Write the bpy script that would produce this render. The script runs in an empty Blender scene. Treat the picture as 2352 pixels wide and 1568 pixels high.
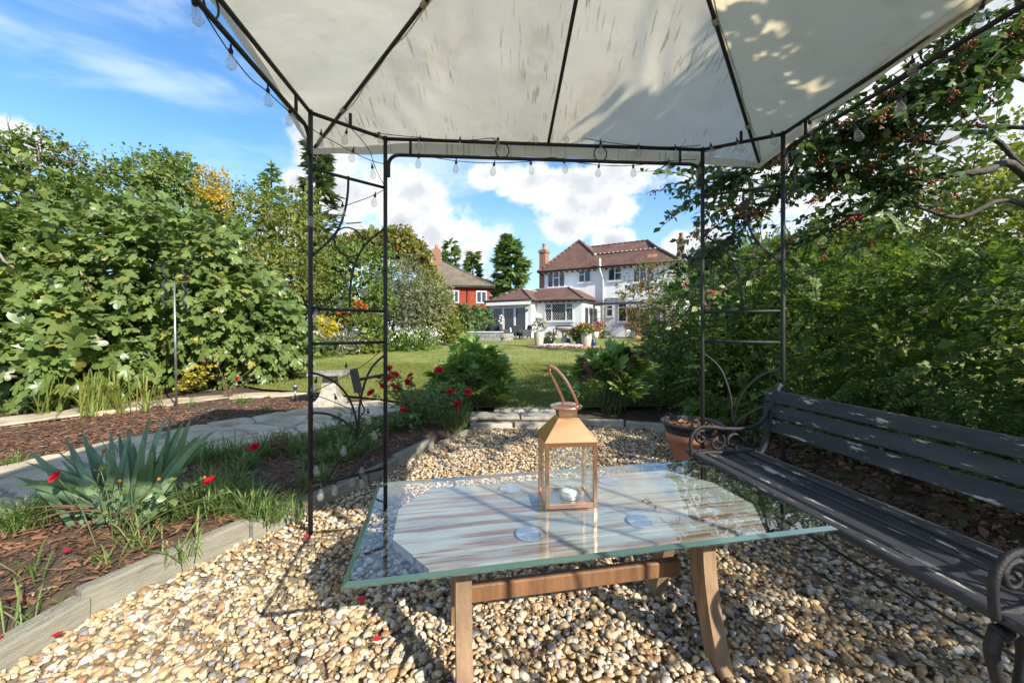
import bpy, bmesh, math, random
import numpy as np
from mathutils import Vector, Matrix
random.seed(7); RNG = np.random.default_rng(11)
R = math.radians; PI = math.pi
SC = bpy.context.scene; COL = SC.collection

# ------------------------------------------------------------------ camera
H = 0.975                      # lens height in metres
F = 915.0                      # focal length in units of a 2352 wide picture
cam = bpy.data.cameras.new('camera'); co = bpy.data.objects.new('camera', cam); COL.objects.link(co)
cam.sensor_width = 36; cam.lens = 36*F/2352; cam.shift_y = -27/2352
cam.clip_start = 0.02; cam.clip_end = 3000
co.location = (0, 0, H); co.rotation_euler = (R(90), 0, 0); SC.camera = co

def P(px, py, Y):              # a point seen at (px,py) of the 2352x1568 picture, Y metres away
    return Vector(((px-1176)/F*Y, Y, H+(757-py)/F*Y))
def G(px, py, z):              # a point at height z
    return P(px, py, F*(H-z)/(py-757))

# ------------------------------------------------------------------ light
SUN_AZ = Vector((0.70, -0.714)).normalized(); SUN_EL = R(31)
SDIR = Vector((SUN_AZ.x*math.cos(SUN_EL), SUN_AZ.y*math.cos(SUN_EL), math.sin(SUN_EL)))
sl = bpy.data.lights.new('sun', 'SUN'); so = bpy.data.objects.new('sun', sl); COL.objects.link(so)
sl.energy = 2.15; sl.angle = R(0.53); sl.color = (1.0, 0.93, 0.80)
so.location = (4, -6, 12); so.rotation_euler = SDIR.to_track_quat('Z', 'Y').to_euler()

SC.view_settings.view_transform = 'Standard'; SC.view_settings.look = 'None'
SC.view_settings.exposure = 2.0; SC.view_settings.gamma = 1
SC.render.engine = 'CYCLES'
SC.cycles.use_denoising = True
try: SC.cycles.denoiser = 'OPENIMAGEDENOISE'; SC.cycles.denoising_input_passes = 'RGB_ALBEDO_NORMAL'; SC.cycles.denoising_prefilter = 'ACCURATE'
except Exception: pass
SC.cycles.max_bounces = 7; SC.cycles.diffuse_bounces = 3; SC.cycles.glossy_bounces = 3
SC.cycles.transmission_bounces = 5; SC.cycles.transparent_max_bounces = 12
SC.cycles.caustics_reflective = False; SC.cycles.caustics_refractive = False
SC.cycles.sample_clamp_indirect = 8

# ------------------------------------------------------------------ node helpers
class NT:
    def __init__(s, nt): s.t = nt
    def n(s, typ, **kw):
        nd = s.t.nodes.new(typ)
        for k, v in kw.items():
            if k.startswith('i_'):
                key = k[2:]; key = int(key) if key.isdigit() else key.replace('_', ' ')
                nd.inputs[key].default_value = v
            else: setattr(nd, k, v)
        return nd
    def l(s, a, b): s.t.links.new(a, b)
    def val(s, sock, v):
        if isinstance(v, bpy.types.NodeSocket): s.l(v, sock)
        else: sock.default_value = v
    def math(s, op, a, b=0.0, c=None, clamp=False):
        nd = s.t.nodes.new('ShaderNodeMath'); nd.operation = op; nd.use_clamp = clamp
        s.val(nd.inputs[0], a); s.val(nd.inputs[1], b)
        if c is not None: s.val(nd.inputs[2], c)
        return nd.outputs[0]
    def vmath(s, op, a, b=None):
        nd = s.t.nodes.new('ShaderNodeVectorMath'); nd.operation = op
        s.val(nd.inputs[0], a)
        if b is not None: s.val(nd.inputs[1], b)
        return nd.outputs[1] if op in ('DISTANCE', 'LENGTH', 'DOT_PRODUCT') else nd.outputs[0]
    def mix(s, f, a, b, blend='MIX'):
        nd = s.t.nodes.new('ShaderNodeMix'); nd.data_type = 'RGBA'; nd.blend_type = blend
        s.val(nd.inputs[0], f); s.val(nd.inputs[6], a); s.val(nd.inputs[7], b)
        return nd.outputs[2]
    def ramp(s, f, stops, interp='LINEAR'):
        nd = s.t.nodes.new('ShaderNodeValToRGB'); r = nd.color_ramp; r.interpolation = interp
        while len(r.elements) < len(stops): r.elements.new(0.5)
        for e, (p, c) in zip(r.elements, stops):
            e.position = p; e.color = c4(c)
        s.val(nd.inputs[0], f); return nd.outputs[0]
    def noise(s, vec, scale, detail=4, rough=0.55, dist=0.0):
        nd = s.n('ShaderNodeTexNoise'); nd.inputs['Scale'].default_value = scale
        nd.inputs['Detail'].default_value = detail; nd.inputs['Roughness'].default_value = rough
        nd.inputs['Distortion'].default_value = dist
        if vec is not None: s.l(vec, nd.inputs['Vector'])
        return nd.outputs['Fac']
    def smooth(s, f, a, b, lo=0.0, hi=1.0):
        nd = s.n('ShaderNodeMapRange'); nd.interpolation_type = 'SMOOTHSTEP'
        s.val(nd.inputs[0], f); nd.inputs[1].default_value = a; nd.inputs[2].default_value = b
        nd.inputs[3].default_value = lo; nd.inputs[4].default_value = hi
        return nd.outputs[0]
    def scaled(s, vec, sx, sy, sz):
        return s.vmath('MULTIPLY', vec, (sx, sy, sz))
def c4(c): return (c[0], c[1], c[2], 1.0) if len(c) == 3 else c

# ------------------------------------------------------------------ world: sky with clouds
w = bpy.data.worlds.new('World'); SC.world = w; w.use_nodes = True
T = NT(w.node_tree); w.node_tree.nodes.clear()
sky = T.n('ShaderNodeTexSky', sky_type='NISHITA', sun_disc=False)
sky.sun_elevation = SUN_EL; sky.sun_rotation = math.atan2(SDIR.x, SDIR.y)
sky.air_density = 1.0; sky.dust_density = 0.15; sky.ozone_density = 2.2; sky.altitude = 60
tc = T.n('ShaderNodeTexCoord'); D = tc.outputs['Generated']
blue = T.n('ShaderNodeHueSaturation'); blue.inputs['Saturation'].default_value = 1.22; blue.inputs['Value'].default_value = 0.54
T.l(sky.outputs[0], blue.inputs['Color'])
def skydir(px, py): return Vector(((px-1176)/F, 1, (757-py)/F)).normalized()
# cumulus masses: direction, angular radius (measured from the photograph); the field goes on elsewhere by noise
CUM = [(1000, 545, .095), (920, 510, .075), (1075, 580, .06), (800, 455, .10), (690, 420, .05), (850, 560, .10),
       (1310, 465, .105), (1215, 420, .08), (1390, 475, .09), (1290, 520, .08), (1120, 405, .055), (1410, 555, .06), (1620, 560, .07), (1760, 430, .13),
       (1570, 560, .05), (-20, 320, .07), (2120, 330, .32), (2360, 60, .34), (1980, 520, .2)]
nd = T.noise(D, 11.0, 7, .6); nd2 = T.noise(D, 34.0, 5, .62)
wob = T.math('ADD', T.math('MULTIPLY', T.math('SUBTRACT', nd, .5), 1.5), T.math('MULTIPLY', T.math('SUBTRACT', nd2, .5), .55))
fld = None; up = None
for (px, py, r) in CUM:
    d = skydir(px, py)
    q = T.vmath('SUBTRACT', D, tuple(d))
    q = T.scaled(q, 1, 1, 1.45)
    a = T.math('SUBTRACT', 1.0, T.math('DIVIDE', T.vmath('LENGTH', q), r))
    fld = a if fld is None else T.math('MAXIMUM', fld, a)
fld = T.math('MAXIMUM', fld, T.math('MULTIPLY_ADD', T.noise(T.vmath('ADD', T.scaled(D, 1, 1, 1.8), (12.7, 4.4, 1.9)), 3.1, 2, .5), 6.0, -3.5))   # loose cumulus over the rest of the sky
sepD = T.n('ShaderNodeSeparateXYZ'); T.l(D, sepD.inputs[0])
dens = T.math('ADD', fld, wob)
mask = T.smooth(dens, .0, .5)
# self shading of the cloud: bright tops and edges towards the sun, grey bellies
off = T.vmath('ADD', D, tuple(SDIR*0.03 + Vector((0, 0, .035))))
sh = T.math('SUBTRACT', T.noise(D, 9.0, 5, .55), T.noise(off, 9.0, 5, .55))
lit = T.math('ADD', T.math('MULTIPLY', sh, 1.3), T.math('MULTIPLY_ADD', T.smooth(dens, .25, 1.15), -.60, .92), clamp=True)
ccol = T.ramp(lit, [(0, (.54, .58, .65)), (.45, (.70, .735, .785)), (.8, (.92, .94, .96)), (1, (1.1, 1.1, 1.1))])
# wisps of cirrus
cv = T.n('ShaderNodeMapping'); cv.inputs['Rotation'].default_value = (R(20), R(-12), R(25)); cv.inputs['Scale'].default_value = (1.2, 3.0, 6.5)
T.l(D, cv.inputs['Vector'])
ci = T.noise(cv.outputs[0], 1.35, 7, .58, .6)
cir = T.math('MULTIPLY', T.smooth(ci, .42, .78), T.smooth(sepD.outputs[2], .03, .25))
hz = T.smooth(sepD.outputs[2], .42, .0, 0, .72)
base = T.mix(T.math('MULTIPLY', cir, .72), blue.outputs[0], (1.95, 2.3, 2.8, 1))
base = T.mix(hz, base, (1.15, 1.75, 2.7, 1))
cs = T.n('ShaderNodeVectorMath', operation='SCALE'); T.l(ccol, cs.inputs[0]); cs.inputs[3].default_value = 2.45
fin = T.mix(mask, base, cs.outputs[0])
bg = T.n('ShaderNodeBackground'); T.l(fin, bg.inputs[0]); bg.inputs[1].default_value = 0.12
wo = T.n('ShaderNodeOutputWorld'); T.l(bg.outputs[0], wo.inputs[0])

# ------------------------------------------------------------------ materials
MATS = {}
def newmat(name):
    m = bpy.data.materials.new(name); m.use_nodes = True; m.node_tree.nodes.clear(); MATS[name] = m
    t = NT(m.node_tree); out = t.n('ShaderNodeOutputMaterial')
    b = t.n('ShaderNodeBsdfPrincipled'); t.l(b.outputs[0], out.inputs[0])
    return m, t, b, out
def plain(name, col, rough=.6, var=.25, scale=12, bump=0.0, bscale=None, metal=0.0, spec=.5, col2=None, stretch=(1, 1, 1), space='Object', detail=5, isl=0.0, coat=0):
    m, t, b, out = newmat(name)
    tc = t.n('ShaderNodeTexCoord'); v = t.scaled(tc.outputs[space], *stretch)
    f = t.noise(v, scale, detail, .6)
    lo = tuple(max(0, c*(1-var)) for c in col); hi = tuple(min(1, c*(1+var)) for c in (col2 or col))
    c = t.ramp(f, [(.28, lo), (.72, hi)])
    if isl:
        ge = t.n('ShaderNodeNewGeometry')
        k = t.math('MULTIPLY_ADD', ge.outputs['Random Per Island'], 2*isl, 1-isl)
        oi = t.n('ShaderNodeObjectInfo')
        k = t.math('MULTIPLY', k, t.math('MULTIPLY_ADD', oi.outputs['Random'], 2*isl, 1-isl))
        sc_ = t.n('ShaderNodeVectorMath', operation='SCALE'); t.l(c, sc_.inputs[0]); t.l(k, sc_.inputs[3]); c = sc_.outputs[0]
    t.l(c, b.inputs['Base Color'])
    b.inputs['Roughness'].default_value = rough; b.inputs['Metallic'].default_value = metal
    b.inputs['Specular IOR Level'].default_value = spec
    if coat: b.inputs['Coat Weight'].default_value = coat
    if bump:
        bp = t.n('ShaderNodeBump'); bp.inputs['Strength'].default_value = bump; bp.inputs['Distance'].default_value = .02
        t.l(t.noise(v, bscale or scale*4, 6, .65), bp.inputs['Height']); t.l(bp.outputs[0], b.inputs['Normal'])
    return m
def leafmat(name, cols, rough=.45, trans=.35, spec=.4, pos=None):
    """foliage: colour picked per leaf (mesh island and object), light shining through the blade"""
    m, t, b, out = newmat(name)
    ge = t.n('ShaderNodeNewGeometry'); oi = t.n('ShaderNodeObjectInfo')
    f = t.math('FRACT', t.math('ADD', ge.outputs['Random Per Island'], t.math('MULTIPLY', oi.outputs['Random'], 3.7)))
    n = len(cols)
    st = [((pos[i] if pos else i/max(1, n-1)), cols[i]) for i in range(n)]
    c = t.ramp(f, st)
    tc = t.n('ShaderNodeTexCoord')
    c = t.mix(.55, c, t.ramp(t.noise(tc.outputs['Object'], 3.0, 3), [(.3, (.55, .55, .55)), (.7, (1.25, 1.25, 1.2))]), 'MULTIPLY')
    t.l(c, b.inputs['Base Color']); b.inputs['Roughness'].default_value = rough; b.inputs['Specular IOR Level'].default_value = spec
    tr = t.n('ShaderNodeBsdfTranslucent'); t.l(t.mix(1.0, c, (1.25, 1.3, .55, 1), 'MULTIPLY'), tr.inputs[0])
    mx = t.n('ShaderNodeMixShader'); mx.inputs[0].default_value = trans
    t.l(b.outputs[0], mx.inputs[1]); t.l(tr.outputs[0], mx.inputs[2]); t.l(mx.outputs[0], out.inputs[0])
    return m
def glassmat(name, tint=(1, 1, 1), boost=1.0, ior=1.5, rough=0.0, body=0.0, bodycol=(.7, .8, .8)):
    """clear sheet glass: Fresnel mirror over a tinted transparent body"""
    m, t, b, out = newmat(name); m.node_tree.nodes.remove(b)
    fr = t.n('ShaderNodeFresnel'); ge = t.n('ShaderNodeNewGeometry')      # the same mirror from both sides of a thin pane
    t.l(t.math('MULTIPLY_ADD', ge.outputs['Backfacing'], 1/ior-ior, ior), fr.inputs[0])
    f = t.math('MULTIPLY', fr.outputs[0], boost, clamp=True)
    tp = t.n('ShaderNodeBsdfTransparent'); tp.inputs[0].default_value = c4(tint)
    base = tp.outputs[0]
    if body:
        df = t.n('ShaderNodeBsdfDiffuse'); df.inputs[0].default_value = c4(bodycol)
        m0 = t.n('ShaderNodeMixShader'); m0.inputs[0].default_value = body; t.l(base, m0.inputs[1]); t.l(df.outputs[0], m0.inputs[2]); base = m0.outputs[0]
    gl = t.n('ShaderNodeBsdfGlossy'); gl.inputs['Roughness'].default_value = rough
    mx = t.n('ShaderNodeMixShader'); t.l(f, mx.inputs[0]); t.l(base, mx.inputs[1]); t.l(gl.outputs[0], mx.inputs[2]); t.l(mx.outputs[0], out.inputs[0])
    return m

# ------------------------------------------------------------------ mesh builder
class MB:
    def __init__(s): s.v = []; s.f = []; s.sm = []
    def add(s, vs, fs, smooth=False):
        o = len(s.v); s.v.extend([tuple(x) for x in vs]); s.f.extend([tuple(i+o for i in f) for f in fs]); s.sm.extend([smooth]*len(fs)); return s
    def box(s, c, d, rot=None, bev=0.0):
        hx, hy, hz = d[0]/2, d[1]/2, d[2]/2
        if bev:
            b = min(bev, hx*.9, hy*.9, hz*.9)
            bm = bmesh.new(); bmesh.ops.create_cube(bm, size=1)
            for v in bm.verts: v.co = Vector((v.co.x*2*hx, v.co.y*2*hy, v.co.z*2*hz))
            bmesh.ops.bevel(bm, geom=bm.edges[:], offset=b, segments=1, affect='EDGES')
            vs = [v.co.copy() for v in bm.verts]; bm.verts.index_update(); fs = [[v.index for v in f.verts] for f in bm.faces]; bm.free()
        else:
            vs = [Vector((x*hx, y*hy, z*hz)) for x in (-1, 1) for y in (-1, 1) for z in (-1, 1)]
            fs = [(0, 1, 3, 2), (4, 6, 7, 5), (0, 4, 5, 1), (2, 3, 7, 6), (0, 2, 6, 4), (1, 5, 7, 3)]
        if rot is not None:
            m = rot if isinstance(rot, Matrix) else Matrix.Rotation(rot, 3, 'Z')
            vs = [m @ v for v in vs]
        return s.add([v+Vector(c) for v in vs], fs)
    def prism(s, poly, z0, z1):       # polygon in xy extruded in z
        n = len(poly)
        vs = [(p[0], p[1], z0) for p in poly] + [(p[0], p[1], z1) for p in poly]
        fs = [tuple(range(n-1, -1, -1)), tuple(range(n, 2*n))] + [(i, (i+1) % n, n+(i+1) % n, n+i) for i in range(n)]
        return s.add(vs, fs)
    def slab(s, pts, off):            # any planar polygon thickened along the vector off
        n = len(pts); off = Vector(off)
        vs = [Vector(p) for p in pts] + [Vector(p)+off for p in pts]
        fs = [tuple(range(n-1, -1, -1)), tuple(range(n, 2*n))] + [(i, (i+1) % n, n+(i+1) % n, n+i) for i in range(n)]
        return s.add(vs, fs)
    def tube(s, path, r, k=8, closed=False, cap=True, smooth=True, flat=1.0):
        path = [Vector(p) for p in path]; n = len(path)
        rs = list(r) if hasattr(r, '__len__') else [r]*n
        vs = []; fs = []; ref = None
        for i, p in enumerate(path):
            if closed: d = path[(i+1) % n]-path[i-1]
            else: d = path[min(i+1, n-1)]-path[max(i-1, 0)]
            if d.length < 1e-9: d = Vector((0, 0, 1))
            d.normalize()
            if ref is None: ref = d.orthogonal().normalized()
            ref = (ref-d*ref.dot(d))
            if ref.length < 1e-6: ref = d.orthogonal()
            ref.normalize(); b = d.cross(ref)
            for j in range(k):
                a = 2*PI*(j+.5)/k; vs.append(p+ref*math.cos(a)*rs[i]+b*math.sin(a)*rs[i]*flat)
        m = n if closed else n-1
        for i in range(m):
            i2 = (i+1) % n
            for j in range(k):
                j2 = (j+1) % k; fs.append((i*k+j, i*k+j2, i2*k+j2, i2*k+j))
        if cap and not closed: fs.append(tuple(range(k-1, -1, -1))); fs.append(tuple((n-1)*k+j for j in range(k)))
        return s.add(vs, fs, smooth)
    def lathe(s, prof, c=(0, 0, 0), k=20, smooth=True, capb=True, capt=True):   # profile [(r,z)]
        vs = []; fs = []
        for (r, z) in prof:
            for j in range(k):
                a = 2*PI*j/k; vs.append((c[0]+r*math.cos(a), c[1]+r*math.sin(a), c[2]+z))
        for i in range(len(prof)-1):
            for j in range(k):
                j2 = (j+1) % k; fs.append((i*k+j, i*k+j2, (i+1)*k+j2, (i+1)*k+j))
        if capb: fs.append(tuple(range(k-1, -1, -1)))
        if capt: fs.append(tuple((len(prof)-1)*k+j for j in range(k)))
        return s.add(vs, fs, smooth)
    def blob(s, c, r, sub=2, jit=0.0, seed=0):
        bm = bmesh.new(); bmesh.ops.create_icosphere(bm, subdivisions=sub, radius=1)
        rn = random.Random(seed); r = r if hasattr(r, '__len__') else (r, r, r)
        vs = [Vector((v.co.x*r[0], v.co.y*r[1], v.co.z*r[2]))*(1+rn.uniform(-jit, jit))+Vector(c) for v in bm.verts]
        bm.verts.index_update(); fs = [[v.index for v in f.verts] for f in bm.faces]; bm.free()
        return s.add(vs, fs, True)
    def grid(s, fn, nu, nv, smooth=True):
        vs = [fn(i/nu, j/nv) for j in range(nv+1) for i in range(nu+1)]
        fs = [(j*(nu+1)+i, j*(nu+1)+i+1, (j+1)*(nu+1)+i+1, (j+1)*(nu+1)+i) for j in range(nv) for i in range(nu)]
        return s.add(vs, fs, smooth)
    def mesh(s, name):
        me = bpy.data.meshes.new(name); me.from_pydata(s.v, [], s.f)
        me.polygons.foreach_set('use_smooth', s.sm); me.update(); return me

def M(m): return MATS[m] if isinstance(m, str) else m
def link(name, me, parent=None, loc=None):
    o = bpy.data.objects.new(name, me); COL.objects.link(o)
    if parent is not None: o.parent = parent
    if loc is not None: o.location = loc
    return o
ORG = {}
def thing(name, label, cat, loc=(0, 0, 0), rz=0.0, group=None):
    o = link(name, None); o.location = loc; o.rotation_euler = (0, 0, rz); o.empty_display_size = .1
    o['label'] = label; o['category'] = cat
    if group: o['group'] = group
    ORG[o.name] = Vector(loc); return o
def tag(o, label=None, cat=None, group=None, kind=None):
    if label: o['label'] = label
    if cat: o['category'] = cat
    if group: o['group'] = group
    if kind: o['kind'] = kind
    return o
def part(name, mb, mat, parent=None, kind=None, world=None):
    """one mesh object; world = the thing whose base position is subtracted when the mesh was laid out in world metres"""
    if world is not None:
        l = ORG[world.name]; mb.v = [(x-l.x, y-l.y, z-l.z) for (x, y, z) in mb.v]
    me = mb.mesh(name); me.materials.append(M(mat)); o = link(name, me, parent)
    if kind: o['kind'] = kind
    return o
def struct(name, mb, mat, parent=None):
    o = part(name, mb, mat, parent)
    if parent is None: o['kind'] = 'structure'
    return o
def nmesh(name, V, Fc, mat, parent=None, kind=None, smooth=False):
    """mesh from numpy arrays; Fc is (n,3) or (n,4)"""
    me = bpy.data.meshes.new(name); n, k = Fc.shape
    me.vertices.add(len(V)); me.vertices.foreach_set('co', np.ascontiguousarray(V, dtype=np.float32).ravel())
    me.loops.add(n*k); me.loops.foreach_set('vertex_index', np.ascontiguousarray(Fc, dtype=np.int32).ravel())
    me.polygons.add(n); me.polygons.foreach_set('loop_start', np.arange(0, n*k, k, dtype=np.int32))
    try: me.polygons.foreach_set('loop_total', np.full(n, k, dtype=np.int32))
    except Exception: pass
    if smooth: me.polygons.foreach_set('use_smooth', np.ones(n, dtype=bool))
    me.update(calc_edges=True); me.materials.append(M(mat))
    o = link(name, me, parent)
    if kind: o['kind'] = kind
    return o

# ------------------------------------------------------------------ foliage helpers
def unit(a): return a/np.maximum(np.linalg.norm(a, axis=1, keepdims=True), 1e-9)
def scatter(tv, tf, pos, axis, nrm, scale):
    """copies of a template (leaf along +Y, face up +Z) -> V, F"""
    tv = np.asarray(tv, float); tf = np.asarray(tf, int); n = len(pos)
    y = unit(axis); x = np.cross(y, nrm); bad = np.linalg.norm(x, axis=1) < 1e-4
    x[bad] = np.cross(y[bad], np.array([.3, .9, .2])); x = unit(x); z = np.cross(x, y)
    sc = np.asarray(scale, float).reshape(-1, 1) if np.ndim(scale) else np.full((n, 1), scale)
    V = (x[:, None, :]*tv[None, :, 0:1]+y[:, None, :]*tv[None, :, 1:2]+z[:, None, :]*tv[None, :, 2:3])*sc[:, None, :]+pos[:, None, :]
    Fc = tf[None, :, :]+(np.arange(n)*len(tv))[:, None, None]
    return V.reshape(-1, 3), Fc.reshape(-1, tf.shape[1])
def rdir(n): return unit(RNG.normal(size=(n, 3)))
def leaf_tmpl(w=.42, fold=.12, droop=.1):     # simple pointed leaf, length 1
    v = [(0, 0, 0), (w*.8, .28, fold*.8), (w, .55, fold), (0, 1, -droop), (-w, .55, fold), (-w*.8, .28, fold*.8), (0, .5, 0)]
    f = [(0, 1, 6), (1, 2, 6), (2, 3, 6), (3, 4, 6), (4, 5, 6), (5, 0, 6)]
    return np.array(v), np.array(f)
def diamond(w=.4, fold=.1): 
    return np.array([(0, 0, 0), (w, .5, fold), (0, 1, 0), (-w, .5, fold)]), np.array([(0, 1, 2), (0, 2, 3)])
def merge(parts):
    Vs = []; Fs = []; o = 0
    for V, Fc in parts: Vs.append(V); Fs.append(Fc+o); o += len(V)
    return np.concatenate(Vs), np.concatenate(Fs)
def crown_points(ells, n, clumps=60, spread=.22, shell=(.72, 1.05), zmin=None, front=None):
    """points in leafy clumps over a union of ellipsoids [(centre, radii)]; returns pos, outward"""
    vol = np.array([(e[1][0]*e[1][1]+e[1][1]*e[1][2]+e[1][0]*e[1][2]) for e in ells]); vol = vol/vol.sum()
    P_, O_ = [], []
    tot = 0
    for _ in range(12):
        k = RNG.choice(len(ells), size=clumps, p=vol)
        c = np.array([ells[i][0] for i in k], float); r = np.array([ells[i][1] for i in k], float)
        d = rdir(clumps); rad = RNG.uniform(shell[0], shell[1], (clumps, 1))
        cc = c+d*r*rad
        m = max(1, int(n*1.6/clumps/3))
        sp = spread*RNG.uniform(.5, 1.3, (clumps, 1, 1))*r.mean(axis=1)[:, None, None]
        p = cc[:, None, :]+RNG.normal(size=(clumps, m, 3))*sp*np.array([1, 1, .62])
        out = np.repeat(unit(d/r)[:, None, :], m, axis=1)
        p = p.reshape(-1, 3); out = out.reshape(-1, 3)
        keep = np.ones(len(p), bool)
        if zmin is not None: keep &= p[:, 2] > zmin
        inside = np.zeros(len(p), bool)
        for e in ells:
            q = (p-np.array(e[0]))/np.array(e[1]); inside |= (q*q).sum(1) < .36
        keep &= ~inside
        P_.append(p[keep]); O_.append(out[keep]); tot += keep.sum()
        if tot >= n: break
    p = np.concatenate(P_)[:n]; o = np.concatenate(O_)[:n]
    return p, o
def crown(name, ells, n, size, mat, parent, origin, clumps=60, spread=.22, tmpl=None, up=.5, rnd=.8, zmin=None, shell=(.72, 1.05), inner=True, kind='stuff', axis_out=.7, droop=0):
    tv, tf = tmpl or diamond()
    p, o = crown_points(ells, n, clumps, spread, shell, zmin)
    ax = unit(o*axis_out+rdir(len(p))*rnd+np.array([0, 0, .15-droop])); nr = unit(o*.6+rdir(len(p))*.55+np.array([0, 0, up]))
    sz = size*RNG.uniform(.65, 1.3, len(p))
    parts = [scatter(tv, tf, p, ax, nr, sz)]
    if inner:      # a coarser inner layer of bigger leaves
        m = max(200, n//7); p2, o2 = crown_points([(e[0], tuple(x*.8 for x in e[1])) for e in ells], m, clumps, spread*1.1, (.6, .95), zmin)
        parts.append(scatter(tv, tf, p2, unit(o2*.3+rdir(len(p2))), unit(o2+rdir(len(p2))*.5), size*2.6*RNG.uniform(.7, 1.2, len(p2))))
    V, Fc = merge(parts)
    V = V-np.array(origin)
    return nmesh(name, V, Fc, mat, parent, kind)
def branch_path(a, b, n=6, wob=.08, rn=random):
    a = Vector(a); b = Vector(b); L = (b-a).length
    out = []
    for i in range(n+1):
        t = i/n; p = a.lerp(b, t)
        if 0 < i < n: p = p+Vector((rn.uniform(-1, 1), rn.uniform(-1, 1), rn.uniform(-1, 1)))*wob*L*math.sin(PI*t)
        out.append(p)
    return out
def trunk(root, base, top, r, limbs=5, mat='bark', spread=1.0, up=.9, rn=None):
    rn = rn or random.Random(int(base[0]*100+base[1]*10)); mb = MB(); b = Vector(base); t = Vector(top)
    pth = branch_path(b-Vector((0, 0, .05)), t, 7, .03, rn); mb.tube(pth, [r*(1-.75*i/7) for i in range(8)], 7)
    for k in range(limbs):
        s = pth[rn.randint(2, 6)]; a = rn.uniform(0, 2*PI); L = spread*rn.uniform(.6, 1.1)
        e = s+Vector((math.cos(a)*L, math.sin(a)*L, up*L*rn.uniform(.4, 1)))
        mb.tube(branch_path(s, e, 5, .1, rn), [r*.42*(1-.8*i/5) for i in range(6)], 5)
    return part('trunk', mb, mat, root, world=root)
def lawn_z(y): return .10+.0145*max(0.0, y-4.4)
# ================================================================== shared materials
plain('bark', (.16, .12, .085), .9, .4, 14, .6, 40, stretch=(1, 1, .3))
plain('dark_bark', (.085, .07, .06), .9, .4, 14, .6, 40, stretch=(1, 1, .3))
plain('black_iron', (.018, .018, .019), .5, .5, 60, .35, 160, spec=.45)
plain('soil', (.09, .06, .04), .95, .5, 9, .8, 40)
plain('white_render', (.78, .775, .75), .8, .09, .9, .3, 40)
plain('white_plastic', (.80, .80, .80), .35, .04, 5)
plain('stone_slab', (.30, .275, .22), .85, .35, 7, .5, 50, col2=(.38, .35, .29), isl=.14)
plain('path_stone', (.46, .365, .24), .88, .32, 5, .55, 36, col2=(.52, .43, .30), isl=.13)
plain('edging_wood', (.26, .245, .195), .85, .25, 6, .5, 30, stretch=(1, 9, 9), isl=.12)
plain('terracotta', (.50, .20, .10), .8, .18, 8, .25, 60)
plain('black_plastic', (.035, .037, .042), .5, .25, 9)
plain('pale_stone', (.34, .305, .25), .85, .3, 14, .5, 60, col2=(.40, .37, .31))
plain('rust', (.16, .075, .045), .85, .5, 50, .5, 120)
plain('grey_steel', (.35, .34, .33), .4, .3, 20, metal=.8)

def mk_gravel():
    m, t, b, out = newmat('pebble')
    ge = t.n('ShaderNodeNewGeometry')
    cols = [(0, (.48, .335, .18)), (.13, (.30, .19, .10)), (.24, (.60, .51, .37)), (.38, (.53, .40, .24)), (.5, (.26, .25, .24)), (.58, (.60, .53, .41)),
            (.69, (.44, .315, .185)), (.78, (.56, .43, .26)), (.86, (.15, .125, .105)), (.91, (.66, .62, .55)), (.96, (.36, .21, .10))]
    c = t.ramp(ge.outputs['Random Per Island'], cols, 'CONSTANT')
    tc = t.n('ShaderNodeTexCoord')
    c = t.mix(.8, c, t.ramp(t.noise(tc.outputs['Object'], 95, 5, .65), [(.3, (.55, .52, .5)), (.5, (.95, .93, .9)), (.72, (1.3, 1.25, 1.15))]), 'MULTIPLY')
    t.l(c, b.inputs['Base Color']); b.inputs['Roughness'].default_value = .62; b.inputs['Specular IOR Level'].default_value = .35
    bp = t.n('ShaderNodeBump'); bp.inputs['Strength'].default_value = .35; bp.inputs['Distance'].default_value = .004
    t.l(t.noise(tc.outputs['Object'], 130, 4), bp.inputs['Height']); t.l(bp.outputs[0], b.inputs['Normal'])
mk_gravel()
plain('gravel_floor', (.33, .25, .16), .95, .5, 45, .8, 90)

def mk_lawn(name, blade=False):
    m, t, b, out = newmat(name)
    tc = t.n('ShaderNodeTexCoord'); o = tc.outputs['Object']
    big = t.noise(o, .55, 4, .6); mid = t.noise(t.scaled(o, 1, .55, 1), 3.2, 5, .65); fine = t.noise(t.scaled(o, 1, .5, 1), 26, 5, .7)
    f = t.math('ADD', t.math('MULTIPLY', big, .45), t.math('ADD', t.math('MULTIPLY', mid, .35), t.math('MULTIPLY', fine, .3)))
    c = t.ramp(f, [(.40, (.12, .158, .036)), (.50, (.195, .228, .054)), (.58, (.27, .285, .078)), (.68, (.36, .335, .13))])
    if blade:
        ge = t.n('ShaderNodeNewGeometry')
        c = t.mix(.45, c, t.ramp(ge.outputs['Random Per Island'], [(0, (.075, .13, .028)), (.6, (.17, .21, .05)), (.85, (.26, .25, .085)), (1, (.32, .27, .12))]))
    t.l(c, b.inputs['Base Color']); b.inputs['Roughness'].default_value = .8; b.inputs['Specular IOR Level'].default_value = .2
    if blade:
        tr = t.n('ShaderNodeBsdfTranslucent'); t.l(c, tr.inputs[0]); mx = t.n('ShaderNodeMixShader'); mx.inputs[0].default_value = .3
        t.l(b.outputs[0], mx.inputs[1]); t.l(tr.outputs[0], mx.inputs[2]); t.l(mx.outputs[0], out.inputs[0])
    else:
        bp = t.n('ShaderNodeBump'); bp.inputs['Strength'].default_value = .8; bp.inputs['Distance'].default_value = .03
        t.l(fine, bp.inputs['Height']); t.l(bp.outputs[0], b.inputs['Normal'])
mk_lawn('lawn_turf'); mk_lawn('lawn_blades', True)

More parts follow.
